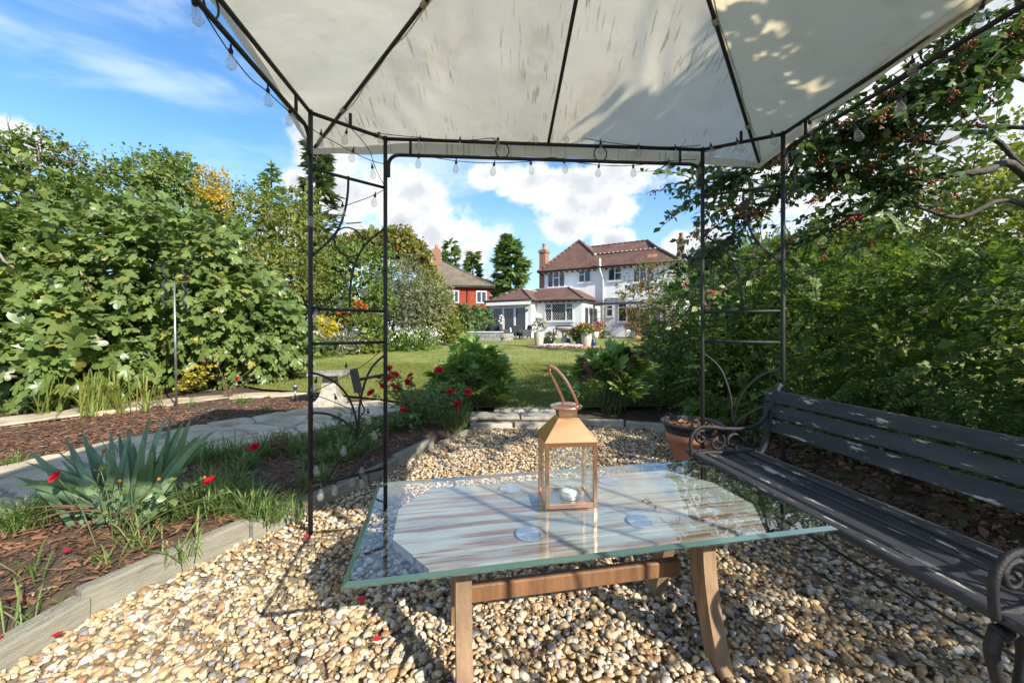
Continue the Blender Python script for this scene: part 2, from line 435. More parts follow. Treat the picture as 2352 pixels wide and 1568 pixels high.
# ================================================================== the ground
GRAVEL = [(-1.54, -.8), (-1.54, .6), (-1.525, 1.154), (-1.475, 1.366), (-1.24, 1.847), (-1.13, 2.08), (-.86, 2.70), (-.69, 3.36), (-.42, 3.93), (.3, 4.04), (1.1, 4.0), (1.5, 3.82), (1.95, 3.3), (2.15, 2.4), (2.35, 1.6), (2.4, .2), (2.4, -.8)]
def in_poly(x, y, poly):
    x = np.asarray(x, float); y = np.asarray(y, float); r = np.zeros(x.shape, bool); n = len(poly)
    for i in range(n):
        x1, y1 = poly[i]; x2, y2 = poly[(i+1) % n]
        c = ((y1 > y) != (y2 > y)) & (x < (x2-x1)*(y-y1)/((y2-y1) or 1e-9)+x1); r ^= c
    return r
PATH_N = [(-2.75, .2), (-2.62, 1.2), (-2.42, 1.9), (-2.2, 2.8), (-1.75, 3.5), (-1.36, 4.15), (-1.1, 4.5)]
PATH_F = [(-4.0, .4), (-3.65, 1.5), (-3.3, 2.4), (-3.2, 3.3), (-2.78, 3.9), (-2.27, 4.62), (-1.7, 5.0)]
PATH = PATH_N+PATH_F[::-1]
STRIP_N = [(-4.75, 3.55), (-4.2, 4.55), (-3.62, 5.2), (-2.95, 5.35)]
STRIP_F = [(-5.15, 3.85), (-4.55, 4.95), (-3.75, 5.62), (-2.8, 5.62)]
xs = np.unique(np.round(np.concatenate([np.arange(-6, 5, .12), np.linspace(-90, -6, 36), np.linspace(5, 90, 36)]), 4))
ys = np.unique(np.round(np.concatenate([np.arange(-1, 6, .12), np.linspace(-30, -1, 15), np.linspace(6, 40, 40), np.linspace(40, 400, 20)]), 4))
XX, YY = np.meshgrid(xs, ys)
ZZ = .06+np.where(YY > 4.0, .0145*(np.minimum(YY, 40)-4.0), 0)
ZZ += .012*np.sin(XX*3.1)*np.cos(YY*2.7)*(YY < 5)
ing = in_poly(XX, YY, GRAVEL); ZZ = np.where(ing, -.07, ZZ)
nx, ny = len(xs), len(ys)
ii, jj = np.meshgrid(np.arange(nx-1), np.arange(ny-1)); a = (jj*nx+ii).ravel()
gq = np.stack([a, a+1, a+nx+1, a+nx], 1)
nmesh('ground', np.stack([XX.ravel(), YY.ravel(), ZZ.ravel()], 1), gq, 'soil', kind='structure', smooth=True)
mb = MB(); mb.add([(x, y, -.012) for x, y in GRAVEL], [tuple(range(len(GRAVEL)))])
struct('gravel_bed', mb, 'gravel_floor')
LAWN = [(-6.9, 10.4), (-5.4, 8.2), (-4.5, 6.35), (-3.6, 5.75), (-2.6, 5.45), (-1.75, 5.05), (-1.0, 4.62), (-.45, 4.48), (1.0, 4.48), (2.2, 4.6), (4.5, 6.5), (9.5, 13), (17, 24), (17, 26.5), (-1.0, 26.5), (-1.7, 24.5), (-3.4, 17.2), (-5.0, 12.5)]
mb = MB(); mb.add([(x, y, lawn_z(y)) for x, y in LAWN], [tuple(range(len(LAWN)))])
struct('lawn', mb, 'lawn_turf')
mb = MB(); q = [(3.3, -4, .085), (40, -4, .085), (40, 4.4, .085), (3.3, 4.4, .085)]; q2 = [(3.3, 4.4), (40, 4.4), (40, 30), (17.2, 26), (17.2, 24), (9.7, 13), (4.7, 6.5)]
mb.add(q, [(0, 1, 2, 3)]); mb.add([(x, y, lawn_z(y)-.015) for x, y in q2], [tuple(range(len(q2)))]); struct('rough_grass', mb, 'lawn_turf')
# short grass blades: thick close by, thinning away
def blades(n, y0, y1, xl, xr, h):
    u = RNG.uniform(0, 1, n); y = y0*(y1/y0)**u; x = RNG.uniform(xl, xr, n)*(y/y0)**.8
    k = in_poly(x, y, LAWN); x = x[k]; y = y[k]; m = len(x)
    z = .10+.0145*(y-4.4)
    ang = RNG.uniform(0, PI, m); hh = h*RNG.uniform(.5, 1.3, m)*(1+.35*(y/y0-1)*.3); wd = .0035*(y/y0)**.9
    dx = np.cos(ang)*wd; dy = np.sin(ang)*wd; lx = RNG.normal(0, .5, m)*hh; ly = RNG.normal(0, .5, m)*hh
    V = np.stack([np.stack([x-dx, y-dy, z-.003], 1), np.stack([x+dx, y+dy, z-.003], 1), np.stack([x+lx, y+ly, z+hh], 1)], 1).reshape(-1, 3)
    return V, np.arange(m*3).reshape(-1, 3)
V, Fc = merge([blades(120000, 4.48, 9.5, -3.2, 2.6, .035), blades(60000, 8.5, 25, -5.5, 6, .04)])
o = nmesh('lawn_grass', V, Fc, 'lawn_blades', kind='stuff'); tag(o, 'short mown yellowish green grass covering the lawn', 'grass')

# gravel: every pebble is real geometry
def pebbles(n, y0, y1, sub, smin, smax, xl=-1.6, xr=2.4):
    x = RNG.uniform(xl, xr, n); y = RNG.uniform(y0, y1, n)
    k = in_poly(x, y, GRAVEL); x = x[k]; y = y[k]; m = len(x)
    bm = bmesh.new(); bmesh.ops.create_icosphere(bm, subdivisions=sub, radius=1); bm.verts.index_update()
    tv = np.array([v.co[:] for v in bm.verts]); tf = np.array([[v.index for v in f.verts] for f in bm.faces]); bm.free()
    parts = []
    lot = np.array_split(np.arange(m), 9)
    for q, ix in enumerate(lot):
        rq = np.random.default_rng(q+50)
        t2 = tv.copy()
        for _ in range(4):            # knock a few flats and bulges into the stone
            d = rq.normal(size=3); d /= np.linalg.norm(d); h = rq.uniform(.45, .8); s_ = t2@d; t2 -= np.outer(np.maximum(s_-h, 0)*.8, d)
        t2 *= np.array([1.0, rq.uniform(.62, .9), rq.uniform(.40, .58)])*(1+rq.uniform(-.07, .07, (len(t2), 1)))
        c = len(ix); ang = rq.uniform(0, 2*PI, c); tilt = rq.normal(0, .38, (c, 2))
        ax = np.stack([np.cos(ang), np.sin(ang), tilt[:, 0]], 1); nr = np.stack([tilt[:, 1], rq.normal(0, .35, c), np.ones(c)], 1)
        sz = (smin+(smax-smin)*rq.uniform(0, 1, c)**.9)*(1+.45*(rq.uniform(0, 1, c) > .93))*np.where(rq.uniform(0, 1, c) < .18, .5, 1)
        pos = np.stack([x[ix], y[ix], rq.uniform(-.008, .008, c)], 1)
        parts.append(scatter(t2, tf, pos, ax, nr, sz))
    return merge(parts)
V, Fc = merge([pebbles(8600, .55, 1.5, 2, .010, .0185, xr=1.75), pebbles(9500, .5, 1.5, 1, .006, .011, xr=1.75), pebbles(1800, .55, 1.5, 1, .010, .018, xl=1.7), pebbles(34000, 1.47, 4.1, 1, .009, .0175)])
o = nmesh('gravel', V, Fc, 'pebble', kind='stuff', smooth=True); tag(o, 'loose golden brown and grey flint pebbles under the gazebo', 'gravel')

# bark mulch over the flower bed
leafmat('mulch_chip', [(0.088, 0.048, 0.030), (0.193, 0.096, 0.055), (0.298, 0.144, 0.083), (0.140, 0.072, 0.045), (0.525, 0.320, 0.180)], .9, .02, .2, [0, .35, .7, .9, 1])
def chips(n):
    x = RNG.uniform(-5.2, -.5, n); y = RNG.uniform(.55, 5.4, n)
    k = ~in_poly(x, y, GRAVEL) & ~in_poly(x+.07, y-.02, GRAVEL) & ~in_poly(x, y, PATH) & ~in_poly(x, y, STRIP_N+STRIP_F[::-1]) & (y < 5.45+.2*x+.9)
    x = x[k]; y = y[k]; m = len(x)
    tv = np.array([(-.14, 0, 0), (.12, .06, .02), (.09, 1, .0), (-.1, .9, .04), (0, .5, .12)])
    tf = np.array([(0, 1, 4), (1, 2, 4), (2, 3, 4), (3, 0, 4)])
    ang = RNG.uniform(0, 2*PI, m)
    ax = np.stack([np.cos(ang), np.sin(ang), RNG.normal(0, .22, m)], 1); nr = np.stack([RNG.normal(0, .35, m), RNG.normal(0, .35, m), np.ones(m)], 1)
    pos = np.stack([x, y, .062+RNG.uniform(0, .02, m)], 1)
    return scatter(tv, tf, pos, ax, nr, (.012+.045*RNG.uniform(0, 1, m)**2.6))
V, Fc = chips(70000)
o = nmesh('bark_mulch', V, Fc, 'mulch_chip', kind='stuff'); tag(o, 'brown bark chip mulch spread over the flower bed', 'mulch')

# stone paths: each slab a piece of its own
def crazy(rootname, near, far, nl, nw, z, mat, seed, th=.045):
    rn = random.Random(seed)
    def along(pl, t):
        L = [0]
        for i in range(1, len(pl)): L.append(L[-1]+math.dist(pl[i-1], pl[i]))
        d = t*L[-1]
        for i in range(1, len(pl)):
            if d <= L[i]+1e-9:
                q = (d-L[i-1])/(L[i]-L[i-1]); return Vector((pl[i-1][0]*(1-q)+pl[i][0]*q, pl[i-1][1]*(1-q)+pl[i][1]*q, 0))
        return Vector((*pl[-1], 0))
    base = MB(); N = 24
    pts = [along(near, i/N) for i in range(N+1)]+[along(far, i/N) for i in range(N, -1, -1)]
    base.add([(p.x, p.y, z-.012) for p in pts], [tuple(range(len(pts)))])
    root = struct(rootname, base, 'joint_mortar')
    g = {}
    for i in range(nl+1):
        for j in range(nw+1):
            ti = (i+(rn.uniform(-.33, .33) if 0 < i < nl else 0))/nl; tj = (j+(rn.uniform(-.3, .3) if 0 < j < nw else rn.uniform(-.06, .06)))/nw
            g[i, j] = along(near, min(1, max(0, ti))).lerp(along(far, min(1, max(0, ti))), tj)
    for i in range(nl):
        for j in range(nw):
            q = [g[i, j], g[i+1, j], g[i+1, j+1], g[i, j+1]]
            c = sum(q, Vector())/4
            out = []
            for k in range(4):
                p, nx_ = q[k], q[(k+1) % 4]
                for f_ in (.12, .5, .88):
                    e = p.lerp(nx_, f_); e = e+Vector((rn.uniform(-.012, .012), rn.uniform(-.012, .012), 0))
                    d_ = (c-e); out.append(e+d_.normalized()*.012)
            zt = z+rn.uniform(-.003, .006); mb = MB()
            tilt = Vector((rn.uniform(-.01, .01), rn.uniform(-.01, .01)))
            n = len(out); top = [(p.x, p.y, zt+tilt.x*(p.x-c.x)+tilt.y*(p.y-c.y)) for p in [c+(p-c)*.965 for p in out]]
            mid = [(p.x, p.y, zt-.008) for p in out]; bot = [(p.x, p.y, z-th) for p in out]
            mb.add(top+mid+bot, [tuple(range(n))]+[(n+k, n+(k+1) % n, (k+1) % n, k) for k in range(n)]+[(2*n+k, 2*n+(k+1) % n, n+(k+1) % n, n+k) for k in range(n)])
            part('stone', mb, mat, root)
plain('joint_mortar', (.27, .245, .20), .95, .3, 12, .5)
crazy('stone_path', PATH_N, PATH_F, 15, 3, .095, 'path_stone', 3)
crazy('stone_strip', STRIP_N, STRIP_F, 7, 1, .10, 'path_stone', 5)

# timber and stone edging boards round the gravel: each one can be lifted
def edging(a, b, h, w, label, mat='edging_wood', z0=-.03, grp='boards edging the gravel', nm='edging_board'):
    a = Vector(a); b = Vector(b); d = (b-a); L = d.length; c = (a+b)/2; ang = math.atan2(d.y, d.x)
    mb = MB(); mb.box((0, 0, (h-z0)/2+z0), (L-.008, w, h-z0), None, .006)
    if mat == 'edging_wood':
        for k in range(9):           # long weathering grooves on the top face
            mb.box((0, (k/8-.5)*w*.74, h+.0006), (L-.03, w*.045, .0016))
    me = mb.mesh(nm); me.materials.append(M(mat)); o = link(nm, me); o.location = (c.x, c.y, 0); o.rotation_euler = (random.uniform(-.06, .06), random.uniform(-.012, .012), ang)
    tag(o, label, 'edging', grp); return o
edging((-1.52, .35), (-1.525, 1.0), .075, .075, 'timber edging board by the bare mulch with a red rose petal beside it')
edging((-1.51, 1.0), (-1.46, 1.36), .07, .075, 'grooved timber edging board next to the long smooth board')
edging((-1.475, 1.35), (-1.235, 1.86), .095, .055, 'long smooth pale timber edging board beside the iris')
edging((-1.225, 1.85), (-1.13, 2.08), .075, .075, 'short grooved timber board by the near trellis foot')
edging((-1.135, 2.12), (-.93, 2.52), .07, .07, 'timber edging board behind the left trellis bulbs')
edging((-.925, 2.53), (-.82, 2.80), .075, .06, 'timber edging board under the left trellis bottom rung')
edging((-.83, 2.82), (-.665, 3.30), .085, .055, 'tall timber edging board past the left trellis')
edging((-.60, 3.36), (-.42, 3.78), .03, .03, 'thin dark timber batten lying by the rose bush')
for (a, b, lab) in [((-.42, 3.93), (.0, 4.0), 'low stone kerb piece below the left stone slab'), ((.02, 4.0), (.42, 4.02), 'low stone kerb piece below the right stone slab')]:
    edging(a, b, .045, .09, lab, 'stone_slab', grp='stone kerbs at the lawn step', nm='stone_kerb')
for (a, b, lab) in [((.62, 4.05), (1.12, 3.98), 'grey stone kerb under the copper tinged peony'), ((1.13, 3.97), (1.58, 3.80), 'grey stone kerb between the peony and the planter')]:
    edging(a, b, .07, .06, lab, 'stone_slab', grp='stone kerbs at the lawn step', nm='stone_kerb')
for (x0, x1, y0, y1, z, lab) in [(-.44, .08, 4.06, 4.34, .085, 'square riven stone slab of the step beside the rose bush'), (.085, .6, 4.05, 4.33, .088, 'square riven stone slab of the step behind the lantern'), (-.2, .5, 4.34, 4.5, .102, 'narrow stone slab at the lawn edge')]:
    mb = MB(); mb.box((0, 0, -.03), (x1-x0-.006, y1-y0-.004, .06), None, .008); me = mb.mesh('step_slab'); me.materials.append(M('stone_slab'))
    o = link('step_slab', me); o.location = ((x0+x1)/2, (y0+y1)/2, z); tag(o, lab, 'slab', 'slabs of the lawn step')
# ================================================================== gazebo
APX = Vector((.293, 1.014)); GE1 = Vector((.9973, .0741)); GE2 = Vector((-.0741, .9973))
def gl(a, b, z): p = APX+GE1*a+GE2*b; return Vector((p.x, p.y, z))
ZE = 2.003; CR = 1.315; ZA = 2.49
def roofz(a, b): return ZA-(ZA-1.985)*max(abs(a), abs(b))/CR
gz = thing('gazebo', 'black metal garden gazebo with a stained cream fabric canopy', 'gazebo', (APX.x, APX.y, 0))
PA = (-1.18, .965); PB = (-.889, 1.203); PC = (.889, 1.203); PD = (1.21, .995)
corners = [(PA, PB), (PD, PC), ((-1.19, -.98), (-.889, -1.203)), ((1.19, -.98), (.889, -1.203))]
def ray_uz(px, py, A, B):          # where a seen point lies on an upright panel A-B: (share along it, height)
    a = gl(*A, 0); b = gl(*B, 0); k = (px-1176)/F
    u = (k*a.y-a.x)/((b.x-a.x)-k*(b.y-a.y)); Y = a.y+(b.y-a.y)*u
    return u, H+(757-py)/F*Y
curves = [[(800, 405), (799, 440), (793, 480), (780, 520), (756, 553), (718, 587)],
          [(803, 707), (804, 670), (809, 630), (822, 590), (845, 555), (882, 526)],
          [(716, 856), (745, 864), (775, 882), (800, 912), (815, 950), (822, 990)],
          [(884, 815), (862, 834), (845, 860), (832, 900), (825, 940), (824, 985)],
          [(716, 948), (745, 949), (775, 958), (800, 974), (820, 995)],
          [(886, 972), (860, 983), (835, 1000), (800, 1030), (770, 1070), (750, 1106)],
          [(886, 1020), (862, 1030), (840, 1046), (822, 1070), (808, 1092)]]
curves_uz = [[ray_uz(x, y, PA, PB) for x, y in c] for c in curves]
cu, cz = ray_uz(802, 556, PA, PB)
def smooth_path(pts, n=4):
    pts = [Vector(p) for p in pts]; out = []
    for i in range(len(pts)-1):
        p0 = pts[max(i-1, 0)]; p1 = pts[i]; p2 = pts[i+1]; p3 = pts[min(i+2, len(pts)-1)]
        for k in range(n):
            t = k/n
            out.append(.5*((2*p1)+(p2-p0)*t+(2*p0-5*p1+4*p2-p3)*t*t+(3*p1-p0-3*p2+p3)*t**3))
    out.append(pts[-1]); return out
for A, B in corners:
    def pp(u, z): return gl(A[0]+(B[0]-A[0])*u, A[1]+(B[1]-A[1])*u, z)
    for u in (0, 1):
        mb = MB(); mb.tube([pp(u, -.03), pp(u, 1.0), pp(u, ZE+.012)], .0108, 8); part('post', mb, 'black_iron', gz, world=gz)
    mb = MB(); mb.tube([pp(0, ZE), pp(1, ZE)], .0095, 8); part('top_rail', mb, 'black_iron', gz, world=gz)
    for z in (1.738, 1.074, .908, .232):
        mb = MB(); mb.tube([pp(0, z), pp(1, z)], .008, 7); part('rung', mb, 'black_iron', gz, world=gz)
    for c in curves_uz:
        mb = MB(); mb.tube(smooth_path([pp(u, z) for u, z in c]), .0058, 6); part('scroll_rod', mb, 'black_iron', gz, world=gz)
    mb = MB(); W_ = (gl(*B, 0)-gl(*A, 0)).length
    mb.tube([pp(cu+.073/W_*math.cos(2*PI*k/20), cz+.073*math.sin(2*PI*k/20)) for k in range(20)], .0042, 6, closed=True); part('ring', mb, 'black_iron', gz, world=gz)
    m_ = pp(.5, 0); q = (Vector((m_.x, m_.y))-APX); a_, b_ = q.dot(GE1), q.dot(GE2)
    mb = MB(); mb.tube([pp(.5, ZE), pp(.5, roofz(a_, b_)-.005)], .008, 6); part('rib_stub', mb, 'black_iron', gz, world=gz)
sides = [(PB, PC), (PA, (-1.19, -.98)), (PD, (1.19, -.98)), ((-.889, -1.203), (.889, -1.203))]
for A, B in sides:
    a = gl(*A, 0); b = gl(*B, 0); L = (b-a).length; dr = (b-a)/L
    mb = MB(); mb.tube([a+Vector((0, 0, ZE)), b+Vector((0, 0, ZE))], .0095, 8); part('eave_rail', mb, 'black_iron', gz, world=gz)
    zl = 1.918; pth = []
    for s_, k_ in ((0, 1), (1, -1)):
        arc = [(.017, 1.80), (.017, 1.865)]+[(.017+.055*(1-math.cos(t)), 1.865+.053*math.sin(t)) for t in (PI/8, PI/4, 3*PI/8, PI/2)]
        pts = [(a if s_ == 0 else b)+dr*k_*d_+Vector((0, 0, z_)) for d_, z_ in arc]
        pth += pts if s_ == 0 else pts[::-1]
    mb = MB(); mb.tube(pth, .0095, 8); part('lower_rail', mb, 'black_iron', gz, world=gz)
    for e_, k_ in ((a, 1), (b, -1)):
        mb = MB(); mb.box(e_+dr*k_*.014+Vector((0, 0, 1.835)), (.022, .022, .075), math.atan2(dr.y, dr.x), .003); part('clip', mb, 'black_iron', gz, world=gz)
        mb = MB(); p_ = e_+dr*k_*(.075*L); mb.tube([p_+Vector((0, 0, zl)), p_+Vector((0, 0, ZE))], .0075, 6); part('stub', mb, 'black_iron', gz, world=gz)
    for f_ in (.355, .665):
        c_ = a.lerp(b, f_)+Vector((0, 0, (zl+ZE)/2)); rr = .036
        mb = MB(); mb.tube([c_+dr*rr*math.cos(2*PI*k/18)+Vector((0, 0, rr*1.15*math.sin(2*PI*k/18))) for k in range(18)], .0035, 5, closed=True); part('ring', mb, 'black_iron', gz, world=gz)
TIES = []
for a_, b_ in [(-1, 1), (0, 1), (1, 1), (-1, 0), (1, 0), (-1, -1), (0, -1), (1, -1)]:
    kk = .985 if a_ and b_ else .935; mb = MB(); e = gl(a_*CR*kk, b_*CR*kk, roofz(CR*kk, 0)-.008); mb.tube([gl(0, 0, ZA-.008), e], .0085, 8); rib = part('rib', mb, 'black_iron', gz, world=gz)
    if a_ and b_:
        for t_ in (.46, .82):
            c_ = gl(0, 0, ZA-.008).lerp(e, t_); d_ = (e-gl(0, 0, ZA)).normalized(); n1 = d_.orthogonal().normalized(); n2 = d_.cross(n1)
            mb = MB(); mb.tube([c_-d_*.014, c_+d_*.014], .013, 10); TIES.append((rib, mb))
mb = MB(); mb.tube([gl(0, 0, ZA-.05), gl(0, 0, ZA+.01)], .03, 10); part('hub', mb, 'black_iron', gz, world=gz)

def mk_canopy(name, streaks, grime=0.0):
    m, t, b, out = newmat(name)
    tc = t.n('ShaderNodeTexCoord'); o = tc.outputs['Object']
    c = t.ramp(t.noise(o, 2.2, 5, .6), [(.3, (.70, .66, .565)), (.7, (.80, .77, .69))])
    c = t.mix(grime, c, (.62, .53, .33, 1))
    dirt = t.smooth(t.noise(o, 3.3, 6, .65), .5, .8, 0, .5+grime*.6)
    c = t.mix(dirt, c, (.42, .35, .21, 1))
    if streaks:
        s = t.noise(t.scaled(o, 75, 8, 1), 1.0, 3, .5); g = t.noise(t.scaled(o, 2.5, 2.5, 1), 1.3, 2)
        k = t.math('MULTIPLY', t.smooth(s, .585, .66), t.smooth(g, .40, .58))
        c = t.mix(t.math('MULTIPLY', k, .62), c, (.30, .27, .13, 1))
    t.l(c, b.inputs['Base Color']); b.inputs['Roughness'].default_value = .85; b.inputs['Specular IOR Level'].default_value = .15
    bp = t.n('ShaderNodeBump'); bp.inputs['Strength'].default_value = .35; bp.inputs['Distance'].default_value = .02
    hgt = t.math('ADD', t.noise(t.scaled(o, 1, 1, 1), 4.5, 3, .5, .25), t.math('MULTIPLY', t.noise(o, 260, 2), .05))
    t.l(hgt, bp.inputs['Height']); t.l(bp.outputs[0], b.inputs['Normal'])
    tr = t.n('ShaderNodeBsdfTranslucent'); t.l(t.mix(1.0, c, (1.08, 1.02, .88, 1), 'MULTIPLY'), tr.inputs[0]); t.l(bp.outputs[0], tr.inputs[1])
    mx = t.n('ShaderNodeMixShader'); mx.inputs[0].default_value = .58
    t.l(b.outputs[0], mx.inputs[1]); t.l(tr.outputs[0], mx.inputs[2]); t.l(mx.outputs[0], out.inputs[0])
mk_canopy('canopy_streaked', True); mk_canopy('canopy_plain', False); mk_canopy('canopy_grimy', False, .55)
for rib, mb in TIES: part('fabric_tie', mb, 'canopy_plain', rib, world=gz)
def canopy_panel(rot, mat, label, seed, scal=.10, drop=.06):
    rs = np.random.default_rng(seed); ph = rs.uniform(0, 6.28, 8)
    def fn(u, v):
        s = (u-.5)*2; t = .02+.98*v; t = t*(1-scal*(1-s*s)*v**3)       # the edge is cut in a shallow curve between the corners
        a, b = s*CR*t, CR*t
        z = ZA+.004-(ZA-1.985)*t
        cell = math.sin(PI*abs(s)) if abs(s) < 1 else 0
        z -= .022*cell*t*math.sin(PI*min(1, t*.97)) ** .5           # fabric sags between its ribs
        w = cell*t
        z += w*.011*math.sin(9*s*t+7*t+ph[0])*math.sin(5*t+ph[1])
        z += w*.010*math.sin(30*(s*t*.8+.45*t)+3*math.sin(4*t+ph[2])+ph[3])*(.5+.5*math.sin(6*t+5*s+ph[4]))   # drag folds
        z += w*.006*math.sin(58*(s*t-.3*t)+2*math.sin(9*t+ph[5]))*max(0, math.sin(4*s+ph[6]))
        if v >= 1: pass
        for _ in range(rot): a, b = b, -a
        return gl(a, b, z)
    mb = MB(); mb.grid(fn, 72, 40)
    def hem(u, v):
        s = (u-.5)*2; t = 1-scal*(1-s*s); a, b = s*(CR*t+.004*v), CR*t+.005*v
        z = ZA+.004-(ZA-1.985)*t-(.03+(drop-.03)*(1-s*s))*v-(.003*math.sin(31*s+seed))*v
        for _ in range(rot): a, b = b, -a
        return gl(a, b, z)
    mb.grid(hem, 60, 3)
    o = part('canopy_panel', mb, mat, gz, world=gz); o['label'] = label
for k in range(4):                 # the wavy sewn seams beside the ribs
    for off_ in (1,):
        pts = []
        for i in range(41):
            t = .03+.96*i/40; a, b = CR*t, CR*t*1.0; d_ = .016+.004*math.sin(23*t+k)+.003*math.sin(51*t)
            a, b = a+d_*off_*.7, b-d_*off_*.7; z = ZA+.001-(ZA-1.985)*t
            for _ in range(k): a, b = b, -a
            pts.append(gl(a, b, z))
        mb = MB(); mb.tube(pts, .0022, 4, flat=1.6); part('seam', mb, 'canopy_plain', gz, world=gz)
canopy_panel(0, 'canopy_streaked', 'cream canopy panel with greenish drip stains', 1, .07, .085)
canopy_panel(3, 'canopy_plain', 'creased cream canopy panel', 2)
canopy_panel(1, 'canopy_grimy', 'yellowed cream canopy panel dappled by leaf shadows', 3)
canopy_panel(2, 'canopy_plain', 'plain cream canopy panel', 4)

# ================================================================== string lights
glassmat('bulb_glass', (.93, .93, .9), 1.6, 1.45, .02, .10, (.82, .78, .66))
BULB = MB(); BULB.lathe([(.006, -.022), (.0075, -.03), (.0125, -.043), (.0165, -.055), (.0165, -.063), (.012, -.073), (.004, -.078)], k=10); BULB = BULB.mesh('bulb'); BULB.materials.append(M('bulb_glass'))
CAPM = MB(); CAPM.lathe([(.003, .004), (.0035, -.008), (.0068, -.012), (.0068, -.024)], k=8); CAPM = CAPM.mesh('cap'); CAPM.materials.append(M('black_iron'))
def hitplane(px, py, p0, d2):      # a seen point on an upright plane through p0 along d2
    k = (px-1176)/F; t = (k*p0[1]-p0[0])/(d2[0]-k*d2[1]); Y = p0[1]+d2[1]*t; return P(px, py, Y)
def lights(label, strands, loc):
    root = thing('string_lights', label, 'string lights', loc, group='strings of clear bulbs on the gazebo')
    for path, bulbs in strands:
        if path:
            mb = MB(); mb.tube(smooth_path(path, 5), .0021, 5); part('cable', mb, 'black_iron', root, world=root)
        for p in bulbs:
            b = link('bulb', BULB, root); b.location = Vector(p)+Vector((0, 0, .047))-ORG[root.name]
            b.rotation_euler = (random.uniform(-.22, .22), random.uniform(-.22, .22), 0); c = link('cap', CAPM, b)
def onAB(*pts): 
    a = gl(*PA, 0); b = gl(*PB, 0); d = (b.x-a.x, b.y-a.y); return [hitplane(x, y, (a.x+.012, a.y-.012), d) for x, y in pts]
def onBC(*pts):
    a = gl(*PB, 0); b = gl(*PC, 0); d = (b.x-a.x, b.y-a.y); return [hitplane(x, y, (a.x, a.y-.013), d) for x, y in pts]
def onL(*pts):
    a = gl(*PA, 0); b = gl(-1.19, -.98, 0); d = (b.x-a.x, b.y-a.y); return [hitplane(x, y, (a.x-.014, a.y), d) for x, y in pts]
def onRt(*pts):
    a = gl(*PD, 0); b = gl(1.19, -.98, 0); d = (b.x-a.x, b.y-a.y); return [hitplane(x, y, (a.x-.014, a.y), d) for x, y in pts]
def onCD(*pts):
    a = gl(*PC, 0); b = gl(*PD, 0); d = (b.x-a.x, b.y-a.y); return [hitplane(x, y, (a.x-.01, a.y-.014), d) for x, y in pts]
def s4(L, x0, y0, k): return [((x0+x/k)*2352/2560, (y0+y/k)*2352/2560) for x, y in L]
upb = s4([(128, 75), (412, 118), (685, 122), (942, 112), (1188, 75), (1400, 75), (1645, 140), (1905, 165), (2155, 175)], 900, 320, 2.735)
upc = s4([(20, 15), (130, 38), (410, 66), (680, 85), (935, 65), (1180, 28), (1295, 2), (1410, 40), (1650, 92), (1905, 122), (2150, 130), (2330, 118)], 900, 320, 2.735)
lob = s4([(402, 235), (658, 275), (920, 288), (1166, 278), (1393, 268), (1635, 300), (1867, 303), (2107, 272), (2325, 290)], 900, 320, 2.735)
loc_ = s4([(200, 208), (260, 185), (402, 186), (660, 226), (918, 240), (1163, 228), (1310, 202), (1400, 222), (1637, 254), (1870, 257), (2110, 226), (2300, 215)], 900, 320, 2.735)
lights('clear bulbs strung along the far eave rails of the gazebo', [(onBC(*upc), onBC(*upb)), (onBC(*loc_), onBC(*lob))], (-.68, 2.1, 1.9))
lights('clear bulbs hung outside the eave rail beside the open sky', [(onL((452, 2), (500, 80), (533, 128), (575, 180), (613, 210), (640, 235), (665, 258), (700, 290)), onL((443, 30), (530, 138), (615, 226), (667, 272)))], (-.95, 1.7, 2.0))
lights('clear bulbs zigzagging down the trellis panel with the solar panel', [
    (onAB((716, 296), (742, 312), (812, 350), (850, 368), (884, 377)), onAB((738, 322), (812, 362))),
    (onAB((800, 288), (845, 340), (862, 385), (882, 425)), onAB((797, 318), (854, 397))),
    (onAB((884, 435), (850, 452), (800, 470), (760, 482), (716, 494)), onAB((862, 463), (787, 487))),
    (onAB((716, 503), (770, 545), (830, 590), (884, 618)), onAB((712, 508), (872, 632))),
    (onAB((884, 620), (840, 648), (780, 685), (716, 712)), onAB((835, 668), (786, 700), (727, 722))),
    (onAB((716, 712), (770, 735), (830, 772), (884, 798)), onAB((752, 735), (812, 760))),
    (onAB((884, 798), (835, 838), (780, 870), (718, 900)), onAB((795, 855), (727, 890))),
    (onAB((716, 905), (760, 920), (820, 945), (886, 968)), onAB((769, 928), (845, 960))),
    (onAB((716, 1045), (740, 1085), (770, 1102), (812, 1095), (850, 1085), (888, 1062)), onAB((790, 1032), (724, 1078), (738, 1132), (770, 1122), (808, 1106), (832, 1080), (826, 1110), (862, 998)))], (-.9, 1.95, .8))
rb = s4([(1835, 90), (1435, 390), (1360, 605), (1110, 760), (855, 725)], 1640, 0, 2.24)
lights('clear bulbs hung along the eave rail under the cotoneaster', [(onRt(*s4([(1810, 50), (1740, 120), (1450, 330), (1300, 440), (1150, 530), (900, 660), (730, 735)], 1640, 0, 2.24)), onRt(*rb)),
       (onCD((1797, 312), (1740, 318), (1690, 330), (1640, 345), (1617, 350)), onCD((1772, 322), (1692, 338), (1632, 348)))], (1.4, 1.9, 1.9))

